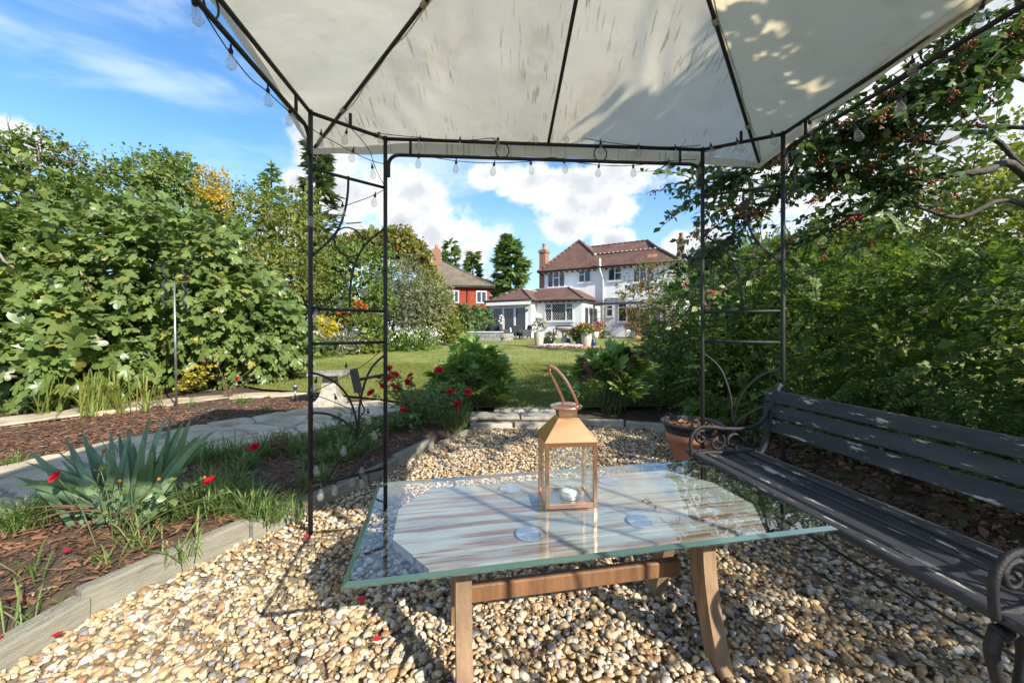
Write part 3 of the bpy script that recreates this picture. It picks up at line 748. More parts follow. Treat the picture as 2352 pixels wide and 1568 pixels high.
# solar panel on its arm by the left trellis
b0 = gl(*PB, 0); sp = thing('solar_charger', 'small black solar panel on a short arm fixed to the trellis post', 'solar panel', (b0.x, b0.y, .7))
p1 = onAB((884, 860))[0]; p2 = onAB((822, 872))[0]
mb = MB(); mb.tube([p1, p2], .0085, 6); part('arm', mb, 'black_plastic', sp, world=sp)
rot = Matrix.Rotation(R(-12), 3, 'Y') @ Matrix.Rotation(R(35), 3, 'Z')
mb = MB(); mb.box(p2+Vector((-.01, 0, -.005)), (.018, .11, .125), rot, .003); part('panel_housing', mb, 'black_plastic', sp, world=sp)
mb = MB(); mb.tube(smooth_path([p2+Vector((.0, 0, -.05)), p2+Vector((.015, .01, -.12)), p2+Vector((.03, .01, -.16)), p2+Vector((.01, 0, -.19)), p2+Vector((.035, 0, -.2))]), .004, 5); part('wire_coil', mb, 'black_iron', sp, world=sp)

# ================================================================== coffee table
TC = Vector((.2065, 1.2425)); TU = Vector((.9808, .195)).normalized(); TANG = math.atan2(TU.y, TU.x)
def mk_board():
    m, t, b, out = newmat('worn_paint_board')
    tc = t.n('ShaderNodeTexCoord'); o = tc.outputs['Object']; ge = t.n('ShaderNodeNewGeometry'); oi = t.n('ShaderNodeObjectInfo')
    off = t.n('ShaderNodeCombineXYZ'); t.l(t.math('MULTIPLY', oi.outputs['Random'], 40), off.inputs[0]); t.l(t.math('MULTIPLY', oi.outputs['Random'], 17), off.inputs[1])
    v = t.vmath('ADD', o, off.outputs[0])
    n1 = t.noise(t.scaled(v, 2.2, 26, 8), 1.0, 7, .62); n2 = t.noise(t.scaled(v, 5, 70, 8), 1.0, 5, .65)
    paint = t.smooth(t.math('ADD', t.math('MULTIPLY', n1, .72), t.math('MULTIPLY', n2, .34)), .43, .58)
    wood = t.ramp(n2, [(.3, (.16, .085, .05)), (.7, (.36, .21, .13))])
    pc = t.ramp(t.noise(t.scaled(v, 3, 9, 3), 1, 4), [(.3, (.27, .285, .275)), (.7, (.45, .46, .435))])
    t.l(t.mix(paint, wood, pc), b.inputs['Base Color']); b.inputs['Roughness'].default_value = .7
mk_board()
plain('table_wood', (.20, .098, .045), .55, .35, 5, .2, 40, stretch=(6, 6, 1), spec=.4)
plain('worn_leg_wood', (.27, .17, .095), .7, .35, 5, .3, 40, stretch=(7, 7, 1))
tb = thing('coffee_table', 'wooden trestle coffee table with worn white plank top on gravel', 'table', (TC.x, TC.y, 0), TANG)
zb = .424
def hl(v): return .548 if abs(v) < .09 else .548-(abs(v)-.09)/.15*.095
vs_ = [-.24+.48*i/8 for i in range(9)]
for i in range(8):
    v0, v1 = vs_[i]+.0012, vs_[i+1]-.0012; mb = MB()
    poly = [(-hl(v0), v0), (hl(v0), v0)]
    for vc in (-.09, .09):
        if v0 < vc < v1: poly.append((hl(vc), vc))
    poly += [(hl(v1), v1), (-hl(v1), v1)]
    for vc in (.09, -.09):
        if v0 < vc < v1: poly.append((-hl(vc), vc))
    dz = random.uniform(-.0015, .0015); mb.prism(poly, zb-.022+dz, zb+dz); part('plank', mb, 'worn_paint_board', tb)
mb = MB()
for vv in (-.165, .165): mb.box((0, vv, .381), (.80, .022, .04), None, .003)
for uu in (-.40, .40): mb.box((uu, 0, .3815), (.03, .352, .041), None, .003)
part('apron', mb, 'table_wood', tb)
for uu in (-.365, .365):
    for sv in (-1, 1):
        outer = [(.135, .402), (.128, .34), (.132, .26), (.150, .16), (.180, .06), (.205, 0)]
        inner = [(.140, 0), (.122, .06), (.09, .16), (.062, .25), (.03, .315), (.002, .335), (.002, .402)]
        pts = smooth_path([Vector((0, v*sv, z)) for v, z in outer], 3)+smooth_path([Vector((0, v*sv, z)) for v, z in inner], 3)
        mb = MB(); mb.slab([p+Vector((uu-.021, 0, 0)) for p in pts], (.042, 0, 0)); part('leg', mb, 'worn_leg_wood', tb)
mb = MB(); mb.box((0, 0, .20), (.70, .03, .05), None, .004); part('stretcher', mb, 'table_wood', tb)
# glass sheet on four pads
glassmat('table_glass', (.92, .97, .96), 2.1, 1.5)
m, t, b, out = newmat('glass_edge'); b.inputs['Base Color'].default_value = (.055, .115, .105, 1); b.inputs['Roughness'].default_value = .12; b.inputs['Transmission Weight'].default_value = .15; b.inputs['Specular IOR Level'].default_value = .8
ZG = .4405
gs = thing('glass_table_top', 'clear rectangular glass pane with green tinted edges lying on the coffee table', 'glass top', (TC.x, TC.y, zb), TANG)
gu, gv = .634, .292
mb = MB(); mb.add([(-gu+.012, -gv+.012, ZG-zb), (gu-.012, -gv+.012, ZG-zb), (gu-.012, gv-.012, ZG-zb), (-gu+.012, gv-.012, ZG-zb)], [(0, 1, 2, 3)]); part('pane', mb, 'table_glass', gs)
mb = MB(); a_ = [(-gu+.012, -gv+.012), (gu-.012, -gv+.012), (gu-.012, gv-.012), (-gu+.012, gv-.012)]; b_ = [(-gu, -gv), (gu, -gv), (gu, gv), (-gu, gv)]; e_ = [(-gu+.004, -gv+.004), (gu-.004, -gv+.004), (gu-.004, gv-.004), (-gu+.004, gv-.004)]
vv = [(x, y, ZG-zb) for x, y in a_]+[(x, y, ZG-zb-.006) for x, y in b_]+[(x, y, ZG-zb-.0115) for x, y in e_]+[(x, y, ZG-zb-.0115) for x, y in a_]
mb.add(vv, [(i+4*k, (i+1) % 4+4*k, (i+1) % 4+4*(k+1), i+4*(k+1)) for k in range(3) for i in range(4)][::1]); part('bevelled_edge', mb, 'glass_edge', gs)
m, t, b, out = newmat('brushed_disc')
tc = t.n('ShaderNodeTexCoord'); b.inputs['Base Color'].default_value = (.80, .84, .86, 1); b.inputs['Metallic'].default_value = 1; b.inputs['Roughness'].default_value = .33; b.inputs['Anisotropic'].default_value = .85
tg = t.n('ShaderNodeTangent', direction_type='RADIAL', axis='Z'); t.l(tg.outputs[0], b.inputs['Tangent'])
DISC = MB(); DISC.lathe([(.037, -.004), (.037, .0), (.0355, .001)], k=28, smooth=False); DISC = DISC.mesh('pad_disc'); DISC.materials.append(M('brushed_disc'))
for px, py in [(1216, 1222), (1471, 1193), (1172, 1118), (1398, 1100)]:
    g = G(px, py, ZG-.008); d = Vector((g.x, g.y))-TC; o = link('pad_disc', DISC, gs); o.location = (d.dot(TU), d.dot(Vector((-TU.y, TU.x))), ZG-zb-.010)

# ================================================================== copper lantern and tea light
plain('copper', (.95, .50, .32), .2, .10, 5, .015, 9, metal=1.0)
plain('copper_aged', (.72, .42, .25), .25, .4, 14, .15, 40, metal=1.0)
plain('steel_floor', (.42, .45, .46), .35, .2, 8, metal=.9)
glassmat('lantern_glass', (.93, .96, .95), 1.5, 1.5, 0, .05, (.6, .66, .64))
ln = thing('lantern', 'copper lantern with glass sides and a looped handle on the glass table', 'lantern', (.1715, 1.256, ZG+.0005), .10)
lw, ld, lh = .0785, .066, .196
mb = MB(); mb.box((0, 0, .005), (2*lw-.006, 2*ld-.006, .006)); part('floor', mb, 'steel_floor', ln)
for sx in (-1, 1):
    for sy in (-1, 1):
        mb = MB(); mb.box((sx*(lw-.005), sy*(ld-.005), lh/2), (.0115, .0115, lh), None, .001); part('corner_post', mb, 'copper_aged', ln)
for sy in (-1, 1):
    for z in (.007, lh-.006):
        mb = MB(); mb.box((0, sy*(ld-.0045), z), (2*lw-.021, .009, .014), None, .001); part('frame_rail', mb, 'copper', ln)
for sx in (-1, 1):
    for z in (.007, lh-.006):
        mb = MB(); mb.box((sx*(lw-.0045), 0, z), (.009, 2*ld-.021, .014), None, .001); part('frame_rail', mb, 'copper', ln)
for k in range(4):
    mb = MB()
    if k < 2: mb.box(((-1, 1)[k]*(lw-.008), 0, lh/2), (.0016, 2*ld-.02, lh-.02))
    else: s_ = (-1, 1)[k-2]; mb.add([(-lw+.011, s_*(ld-.008), .012), (lw-.011, s_*(ld-.008), .012), (lw-.011, s_*(ld-.008), lh-.012), (-lw+.011, s_*(ld-.008), lh-.012)], [(0, 1, 2, 3)])
    if k < 2: mb = MB(); s_ = (-1, 1)[k]; mb.add([(s_*(lw-.008), -ld+.011, .012), (s_*(lw-.008), ld-.011, .012), (s_*(lw-.008), ld-.011, lh-.012), (s_*(lw-.008), -ld+.011, lh-.012)], [(0, 1, 2, 3)])
    part('pane', mb, 'lantern_glass', ln)
e0, e1 = lh+.002, .262; tw, td = .031, .027; ow, od = lw+.004, ld+.004
Bq = [(-ow, -od), (ow, -od), (ow, od), (-ow, od)]; Tq = [(-tw, -td), (tw, -td), (tw, td), (-tw, td)]
roof = None
mb = MB(); mb.add([(x, y, e0-.004) for x, y in Bq]+[(x, y, e0) for x, y in Bq]+[(x, y, e1) for x, y in Tq], [(i, (i+1) % 4, 4+(i+1) % 4, 4+i) for i in range(4)]+[(4+i, 4+(i+1) % 4, 8+(i+1) % 4, 8+i) for i in range(4)]); part('roof', mb, 'copper', ln)
mb = MB(); mb.box((0, 0, e1+.013), (2*tw-.004, 2*td-.004, .028), None, .001); part('collar', mb, 'copper_aged', ln)
mb = MB(); mb.lathe([(.03, .288), (.052, .290), (.053, .294), (.05, .297), (.024, .304), (.016, .304)], k=28); part('vent_cap', mb, 'copper', ln)
hp = [Vector((.016, -.026, .296)), Vector((.006, -.0265, .325)), Vector((-.014, -.025, .365)), Vector((-.032, -.021, .395)), Vector((-.044, -.012, .414)), Vector((-.048, 0, .420)), Vector((-.044, .012, .414)), Vector((-.032, .021, .395)), Vector((-.014, .025, .365)), Vector((.006, .0265, .325)), Vector((.016, .026, .296))]
hp = [Vector((v.x-v.y*.6, v.y, v.z)) for v in hp]
mb = MB(); mb.tube(smooth_path(hp, 4), .0052, 8); part('handle', mb, 'copper', ln)
plain('wax', (.78, .76, .70), .5, .06, 20, .2)
plain('foil', (.62, .60, .57), .35, .2, 40, metal=.9)
cd = thing('tea_light', 'white tea light candle in a foil cup inside the lantern', 'candle', (.18, 1.252, ZG+.009), 0)
mb = MB(); mb.lathe([(.029, 0), (.030, .002), (.030, .024), (.0285, .024), (.0285, .020)], k=24, capt=False); part('foil_cup', mb, 'foil', cd)
mb = MB(); mb.lathe([(.0283, .012), (.0283, .021), (.02, .0235), (.004, .0245)], k=24); part('wax', mb, 'wax', cd)
mb = MB(); mb.tube([(0, 0, .023), (.001, 0, .030), (.003, .001, .033)], .0008, 5); part('wick', mb, 'black_iron', cd)

# ================================================================== bench
def mk_slat():
    m, t, b, out = newmat('painted_slat')
    tc = t.n('ShaderNodeTexCoord'); o = tc.outputs['Object']; oi = t.n('ShaderNodeObjectInfo')
    off = t.n('ShaderNodeCombineXYZ'); t.l(t.math('MULTIPLY', oi.outputs['Random'], 40), off.inputs[0]); t.l(t.math('MULTIPLY', oi.outputs['Random'], 23), off.inputs[1])
    v = t.vmath('ADD', o, off.outputs[0])
    chipn = t.math('ADD', t.math('MULTIPLY', t.noise(t.scaled(v, 6, 34, 34), 1, 5, .6), .8), t.math('MULTIPLY', t.noise(t.scaled(v, 30, 160, 160), 1, 3), .22))
    ge = t.n('ShaderNodeNewGeometry'); edge = t.smooth(ge.outputs['Pointiness'], .5, .56, 0, .06)
    k = t.smooth(t.math('ADD', chipn, edge), .655, .70)
    grey = t.smooth(t.noise(t.scaled(v, 3, 14, 14), 1, 4), .45, .72, 0, .3)
    c = t.mix(grey, t.ramp(t.noise(t.scaled(v, 8, 60, 60), 1, 4), [(.3, (.022, .024, .029)), (.7, (.042, .045, .053))]), (.11, .11, .115, 1))
    c = t.mix(k, c, (.44, .42, .38, 1))
    t.l(c, b.inputs['Base Color']); b.inputs['Roughness'].default_value = .5; b.inputs['Specular IOR Level'].default_value = .4
    bp = t.n('ShaderNodeBump'); bp.inputs['Strength'].default_value = .4; bp.inputs['Distance'].default_value = .002
    t.l(t.math('SUBTRACT', t.noise(t.scaled(v, 6, 120, 120), 1, 3), k), bp.inputs['Height']); t.l(bp.outputs[0], b.inputs['Normal'])
mk_slat()
BD = Vector((.134, -.991)); bang = math.atan2(BD.y, BD.x)      # local x runs along the bench, local y = towards the hedge
bn = thing('garden_bench', 'black slatted garden bench with scrolled iron ends and flaking paint', 'bench', (.819, 1.879, 0), bang)
BL = 1.22
def by(q): return q            # depth away from the table
for i in range(5):
    q = .026+i*.068; z = .394+.006*math.cos(i*1.3)
    mb = MB(); mb.box((BL/2-.01, q, z), (BL, .052, .022), Matrix.Rotation(.03*(i-2), 3, 'X'), .005); part('seat_slat', mb, 'painted_slat', bn)
for i in range(3):
    z = .526+i*.0665; q = .397+i*.0135
    mb = MB(); mb.box((BL/2+.0, q, z), (BL+.0, .018, .0585), Matrix.Rotation(-R(12), 3, 'X'), .003); part('back_slat', mb, 'painted_slat', bn)
for xx in (.055, 1.095):
    e = []
    def T2(pts, r, nm, par): 
        mb = MB(); mb.tube(smooth_path([Vector((xx, q, z)) for q, z in pts], 5), r, 6, flat=1.5); return part(nm, mb, 'black_iron', par)
    up = T2([(.30, .372), (.345, .40), (.372, .46), (.392, .55), (.412, .64), (.436, .705), (.45, .715)], .0095, 'upright', bn)
    T2([(-.002, .40), (-.008, .44), (-.004, .485), (.03, .522), (.085, .526), (.15, .517), (.24, .513), (.31, .522), (.36, .552), (.385, .60)], .0085, 'armrest', bn)
    for cq, cz_, r0, sg, st in ((.045, .478, .036, 1, 1.2), (.12, .455, .045, -1, 2.4), (.205, .452, .044, 1, .6), (.285, .462, .044, -1, 2.0)):
        sp_ = [(cq+sg*r0*(1-k/15)*math.cos(st+k*.5), cz_+r0*(1-k/15)*math.sin(st+k*.5)) for k in range(14)]
        T2(sp_, .0048, 'scroll', bn)
    T2([(-.002, .405), (.08, .412), (.16, .408), (.24, .404), (.32, .41)], .006, 'arm_foot', bn)
    T2([(.0, .372), (-.012, .33), (.012, .25), (.038, .17), (.03, .08), (.002, 0)], .0115, 'front_leg', bn)
    T2([(.05, .372), (.06, .32), (.05, .25), (.042, .2)], .008, 'leg_scroll', bn)
    T2([(.32, .372), (.33, .30), (.34, .20), (.37, .10), (.41, 0)], .0115, 'rear_leg', bn)
    T2([(-.005, .372), (.1, .368), (.2, .362), (.33, .37)], .010, 'seat_rail', bn)
mb = MB(); mb.tube([(.06, .2, .23), (BL-.06, .2, .228)], .005, 6); part('stay_rod', mb, 'black_iron', bn)

# ================================================================== planter beside the bench
pt = P(1588, 1054, 2.99)
o = thing('terracotta_pot', 'orange terracotta pot behind the bench end', 'pot', (pt.x, pt.y, 0))
mb = MB(); mb.lathe([(.125, -.02), (.13, .02), (.165, .15), (.182, .158), (.186, .20), (.18, .207), (.165, .205), (.15, .1)], k=32, capt=False); part('pot_body', mb, 'terracotta', o)
o = thing('plastic_pot', 'black plastic plant pot sitting in the terracotta pot', 'pot', (pt.x, pt.y, .1))
mb = MB(); mb.lathe([(.13, -.03), (.165, .06), (.188, .135), (.200, .166), (.217, .170), (.221, .186), (.214, .190), (.200, .184), (.192, .15)], k=36, capt=False); part('pot_body', mb, 'black_plastic', o)
mb = MB(); mb.lathe([(.195, .145), (.1, .158), (.01, .165)], k=24); part('soil_fill', mb, 'soil', o)
n = 220; a = RNG.uniform(0, 6.28, n); r_ = .19*np.sqrt(RNG.uniform(0, 1, n))
V, Fc = scatter(np.array([(-.16, 0, 0), (.16, .05, .02), (.12, 1, .0), (-.12, .92, .04), (0, .5, .13)]), np.array([(0, 1, 4), (1, 2, 4), (2, 3, 4), (3, 0, 4)]),
    np.stack([np.cos(a)*r_, np.sin(a)*r_, .158+RNG.uniform(0, .02, n)], 1), np.stack([np.cos(a*7), np.sin(a*7), RNG.normal(0, .3, n)], 1), np.stack([RNG.normal(0, .3, n), RNG.normal(0, .3, n), np.ones(n)], 1), RNG.uniform(.02, .06, n))
nmesh('bark_topping', V, Fc, 'mulch_chip', o, kind='stuff')
# ================================================================== plants near the gazebo
leafmat('fig_leaf', [(0.101, 0.155, 0.039), (0.152, 0.218, 0.055), (0.202, 0.274, 0.076), (0.131, 0.183, 0.053), (0.447, 0.402, 0.091)], .33, .3, .5, [0, .35, .65, .9, 1])
leafmat('peony_leaf', [(0.178, 0.298, 0.084), (0.261, 0.404, 0.113), (0.356, 0.501, 0.143), (0.239, 0.334, 0.120)], .42, .3, .4)
leafmat('bronze_leaf', [(.12, .045, .035), (.15, .07, .05), (.10, .07, .035)], .45, .3, .4)
leafmat('rose_leaf', [(0.120, 0.194, 0.067), (0.179, 0.269, 0.098), (0.239, 0.329, 0.135)], .4, .3, .45)
leafmat('iris_leaf', [(0.136, 0.224, 0.108), (0.179, 0.287, 0.154), (0.233, 0.331, 0.179)], .5, .2, .35)
leafmat('strap_grass', [(0.092, 0.167, 0.040), (0.138, 0.230, 0.063), (0.218, 0.310, 0.086), (0.322, 0.310, 0.138)], .5, .35, .3)
leafmat('lime_strap', [(.16, .22, .045), (.24, .28, .06), (.34, .33, .10)], .5, .4, .3)
leafmat('yellow_leaf', [(.50, .40, .03), (.62, .50, .06), (.40, .36, .04)], .5, .35, .3)
leafmat('hedge_leaf', [(0.058, 0.107, 0.028), (0.099, 0.165, 0.042), (0.172, 0.243, 0.063), (0.317, 0.372, 0.098)], .5, .35, .3, [0, .4, .8, 1])
leafmat('coto_leaf', [(0.059, 0.116, 0.034), (0.086, 0.166, 0.049), (0.128, 0.205, 0.069), (0.175, 0.214, 0.078)], .4, .28, .45)
leafmat('petal_red', [(0.650, 0.013, 0.029), (0.800, 0.026, 0.048), (0.546, 0.010, 0.032)], .5, .3, .3)
leafmat('berry_red', [(.42, .06, .03), (.50, .10, .05), (.33, .05, .03)], .35, .05, .5)
leafmat('hip_orange', [(.50, .14, .03), (.45, .10, .02)], .35, .05, .5)
leafmat('stem_green', [(.10, .13, .05), (.13, .14, .06)], .6, .05, .3)
plain('stem_brown', (.17, .10, .06), .8, .3, 30)

def strip_blade(base, tip, w, sag, nseg=6, side=None, fold=.25):
    """one strap leaf from base to tip: verts, tri faces"""
    b = np.array(base, float); t = np.array(tip, float); d = t-b; L = np.linalg.norm(d)
    s = np.cross(d, [0, 0, 1.0]) if side is None else np.array(side, float); s = s/(np.linalg.norm(s)+1e-9)
    V = []; Fc = []
    for i in range(nseg+1):
        k = i/nseg; p = b+d*k+np.array([0, 0, sag*math.sin(PI*min(1, k*.9))]); ww = w*(.55+.9*k if k < .4 else 1.0)*(1-k**3.2)*.5
        nn = np.cross(d, s); nn = nn/(np.linalg.norm(nn)+1e-9)
        V += [p-s*ww+nn*ww*fold, p, p+s*ww+nn*ww*fold]
        if i:
            o = 3*(i-1); Fc += [(o, o+1, o+4), (o, o+4, o+3), (o+1, o+2, o+5), (o+1, o+5, o+4)]
    return np.array(V), np.array(Fc)
def tuft(x, y, z, n, h, spread, w=.005, rn=None):
    parts = []
    for _ in range(n):
        a = random.uniform(0, 2*PI); sp = spread*random.uniform(.2, 1); hh = h*random.uniform(.5, 1.1)
        bx, by_ = x+random.gauss(0, spread*.18), y+random.gauss(0, spread*.18)
        parts.append(strip_blade((bx, by_, z), (bx+math.cos(a)*sp, by_+math.sin(a)*sp, z+hh*random.uniform(.35, .95)), w*random.uniform(.7, 1.4), hh*.3, 4))
    return merge(parts)

# ---- iris
ir = thing('iris_clump', 'grey green iris clump with fanned sword leaves beside the stone path', 'plant', (-1.86, 1.92, .05))
rn = random.Random(4)
tips = [(395, 950, 2.0), (440, 965, 2.05), (418, 985, 1.95), (470, 1000, 2.0), (505, 992, 1.95), (365, 975, 2.05), (280, 975, 2.2), (300, 985, 2.1), (255, 990, 2.15), (185, 990, 2.1), (205, 1020, 2.05), (150, 1010, 2.0), (120, 1035, 1.95), (60, 1040, 1.95), (30, 1105, 1.8), (20, 1125, 1.75), (80, 1085, 1.8), (240, 1030, 1.9), (330, 1010, 1.9), (350, 1040, 1.85), (380, 1020, 1.9), (430, 1040, 1.9), (170, 1060, 1.9), (110, 1070, 1.9), (215, 985, 2.2), (320, 1050, 1.8), (405, 1060, 1.85), (290, 1060, 1.8), (450, 1010, 1.88), (265, 1060, 1.78), (100, 1110, 1.75), (55, 1070, 1.85), (345, 955, 2.1), (480, 1020, 1.92), (230, 1055, 2.1), (140, 1090, 1.85)]
tips += [(x+rn.uniform(-22, 22), y+rn.uniform(0, 45), Y+rn.uniform(-.1, .12)) for x, y, Y in tips[:26]]
for i, (px, py, Y) in enumerate(tips):
    t = P(px, py, Y); k = (px-260)/240
    b = Vector((-1.86+.13*k+rn.uniform(-.05, .05), 1.90+rn.uniform(-.07, .09), .05))
    V, Fc = strip_blade(b, t, rn.uniform(.034, .05), .02+.05*abs(k), 9, side=(1, rn.uniform(-.6, .9), -.3*k), fold=.12)
    nmesh('leaf', V-np.array(ORG[ir.name]), Fc, 'iris_leaf', ir, smooth=True)
for i in range(7):
    a = rn.uniform(-2.6, .4); V, Fc = strip_blade((-1.86+rn.uniform(-.1, .1), 1.9, .05), (-1.86+math.cos(a)*rn.uniform(.3, .5), 1.9+math.sin(a)*.25, .05+rn.uniform(.03, .1)), .025, .08, 8)
    nmesh('dry_leaf', V-np.array(ORG[ir.name]), Fc, 'dry_leaf' if 'dry_leaf' in MATS else leafmat('dry_leaf', [(.20, .11, .06), (.28, .18, .10)], .8, .2, .2), ir, smooth=True)

# ---- strap grass along the edging and in the bed
parts = []
for (px, py, n, h) in [(345, 1200, 50, .13), (400, 1195, 60, .14), (460, 1180, 80, .18), (520, 1180, 80, .16), (580, 1190, 70, .15), (625, 1195, 40, .12), (480, 1130, 60, .15), (560, 1145, 60, .15), (60, 1215, 60, .14), (10, 1225, 60, .14), (110, 1195, 50, .14),
                       (470, 1065, 60, .15), (530, 1062, 70, .16), (600, 1052, 70, .16), (560, 1080, 50, .13), (690, 1045, 70, .16), (740, 1030, 80, .17), (790, 1015, 80, .17), (835, 1010, 80, .17), (770, 1065, 60, .14), (850, 1040, 60, .14), (720, 1075, 40, .13), (700, 1120, 40, .12), (740, 1110, 40, .12), (870, 1000, 60, .16), (650, 1030, 60, .15), (800, 1050, 60, .14),
                       (690, 1190, 14, .10), (675, 1165, 14, .10), (420, 1285, 16, .12), (250, 1300, 10, .08), (75, 1330, 8, .12), (60, 1430, 8, .12), (330, 1255, 16, .12), (60, 1100, 60, .10), (130, 1055, 50, .10), (30, 1075, 40, .1), (230, 1050, 30, .1),
                       (555, 930, 40, .12), (610, 950, 30, .10), (755, 955, 30, .10), (1040, 985, 90, .2), (1055, 975, 60, .2), (905, 985, 50, .15), (440, 935, 20, .09)]:
    g = G(px, py, .06)
    if in_poly([g.x], [g.y], PATH)[0]: continue
    parts.append(tuft(g.x, g.y, .055, int(n*1.9), h*1.2, h*1.25, .006))
V, Fc = merge(parts); o = nmesh('border_grass', V, Fc, 'strap_grass', kind='stuff'); tag(o, 'dark green strap grass tufts growing along the bed edging', 'grass')

# ---- roses
def petal_flower(seed, R0=.028):
    rn = random.Random(seed); parts = []
    for ring, (n, el, s) in enumerate([(6, .25, 1.0), (5, .75, .85), (4, 1.15, .6), (3, 1.4, .4)]):
        for k in range(n):
            a = 2*PI*(k+ring*.37)/n+rn.uniform(-.2, .2); e = el+rn.uniform(-.15, .15)
            d = np.array([[math.cos(a)*math.cos(e), math.sin(a)*math.cos(e), math.sin(e)]])
            nr = np.array([[-math.cos(a)*math.sin(e), -math.sin(a)*math.sin(e), math.cos(e)]])
            tv = np.array([(0, 0, 0), (.38, .35, .02), (.46, .75, .10), (.2, 1, .02), (-.2, 1, .02), (-.46, .75, .10), (-.38, .35, .02), (0, .55, -.06)])
            tf = np.array([(0, 1, 7), (1, 2, 7), (2, 3, 7), (3, 4, 7), (4, 5, 7), (5, 6, 7), (6, 0, 7)])
            parts.append(scatter(tv, tf, np.zeros((1, 3)), d, nr, R0*s*rn.uniform(.9, 1.15)))
    return merge(parts)
FLW = []
for s in range(4):
    V, Fc = petal_flower(s); o = nmesh('flower_proto', V, Fc, 'petal_red', smooth=False); FLW.append(o.data); bpy.data.objects.remove(o)
HIP = MB(); HIP.blob((0, 0, 0), (.008, .008, .0095), 1); HIP = HIP.mesh('hip'); HIP.materials.append(M('hip_orange'))
def flower(root, p, s=1.0):
    o = link('flower', random.choice(FLW), root); o.location = Vector(p)-ORG[root.name]; o.scale = (s, s, s); o.rotation_euler = (random.uniform(.2, .9), random.uniform(-.5, .5), random.uniform(-.6, .6)); return o
lt = leaf_tmpl(.36, .10, .12)
def leaves_on(paths, per, size, mat, name, root, tmpl=lt, kind='stuff', spread=.02, up=.6):
    pos = []; ax = []
    for pth in paths:
        pth = [Vector(p) for p in pth]
        for _ in range(per):
            i = random.randint(max(0, len(pth)//4), len(pth)-2); p = pth[i].lerp(pth[i+1], random.random()); d = (pth[i+1]-pth[i]).normalized()
            r = Vector((random.gauss(0, 1), random.gauss(0, 1), random.gauss(0, .6)))
            pos.append(p+r*spread*.3); ax.append(d*.5+r*.8)
    pos = np.array([tuple(p) for p in pos]); ax = np.array([tuple(p) for p in ax])
    nr = unit(rdir(len(pos))*.6+np.array([0, -.1, up]))
    V, Fc = scatter(tmpl[0], tmpl[1], pos, ax, nr, size*RNG.uniform(.6, 1.25, len(pos)))
    return nmesh(name, V-np.array(ORG[root.name]), Fc, mat, root, kind)
def rose(label, base, flowers, hips, extra, nleaf, size, mat='rose_leaf', stem_r=.0032, smat='stem_green', fl=1.1):
    root = thing('rose_bush', label, 'rose bush', base); paths = []
    mb = MB()
    for q in list(flowers)+list(hips)+list(extra):
        b = Vector(base)+Vector((random.uniform(-.05, .05), random.uniform(-.04, .04), 0)); m = b.lerp(Vector(q), .5)+Vector((random.uniform(-.04, .04), random.uniform(-.04, .04), .08*(Vector(q)-b).length))
        pth = smooth_path([b, m, Vector(q)], 5); paths.append(pth); mb.tube(pth, [stem_r*(1-.5*i/len(pth)) for i in range(len(pth))], 5)
    part('stems', mb, smat, root, world=root)
    leaves_on(paths, nleaf, size, mat, 'leaves', root)
    for f_ in flowers: flower(root, f_, fl*random.uniform(.85, 1.15))
    for h_ in hips: o = link('rose_hip', HIP, root); o.location = Vector(h_)-ORG[root.name]
    return root
fl = [(893, 846), (907, 862), (902, 888), (914, 891), (943, 864), (936, 878), (879, 889), (868, 868), (890, 868), (853, 903), (927, 942)]
fr = [(1008, 851), (1034, 902), (1075, 901), (1051, 930)]
rose('leafy rose bush with many red blooms between trellis and peony', (-.86, 3.72, .05), [P(x, y, random.uniform(3.45, 3.7)) for x, y in fl]+[P(x, y, 3.72) for x, y in fr], [P(1018, 938, 3.6), P(990, 905, 3.7)],
     [P(random.uniform(890, 1075), random.uniform(865, 950), random.uniform(3.5, 3.95)) for _ in range(34)]+[P(random.uniform(880, 960), random.uniform(930, 975), random.uniform(3.35, 3.6)) for _ in range(10)], 17, .042, fl=1.5)
rose('thin sparse rose with red blooms in front of the iris', (-1.72, 1.72, .05), [P(130, 1095, 1.72), P(485, 1105, 1.80)], [P(470, 1096, 1.8), P(275, 1105, 1.7), P(238, 1035, 1.7), P(365, 1100, 1.75)],
     [P(x, y, 1.72) for x, y in [(190, 1090), (225, 1060), (300, 1110), (345, 1120), (380, 1110), (430, 1120), (520, 1130)]], 5, .035, fl=1.05)
rose('single red rose bloom above the strap grass by the path', (-1.50, 2.12, .05), [P(585, 1027, 2.1)], [P(560, 1020, 2.1)], [P(560, 1090, 2.1)], 4, .03)
rose('yellowing rose with a pale red bloom in front of the fig', (-4.55, 5.35, .09), [P(473, 833, 5.4)], [], [P(random.uniform(428, 512), random.uniform(835, 885), 5.4) for _ in range(16)], 12, .06, 'yellow_leaf')
rose('bare twiggy rose with one pink bloom at the lawn edge', (-3.75, 5.25, .09), [P(545, 868, 5.2)], [P(500, 840, 5.2), P(595, 845, 5.2)], [P(x, y, 5.2) for x, y in [(515, 860), (575, 850), (600, 830), (560, 880), (520, 890), (590, 870)]], 3, .03, smat='stem_brown', stem_r=.005)
rose('low young rose with yellow green leaves behind the trellis', (-1.30, 3.05, .05), [], [P(852, 1028, 2.95)], [P(random.uniform(760, 880), random.uniform(940, 1010), random.uniform(2.95, 3.2)) for _ in range(12)], 12, .04)
pmb = MB()
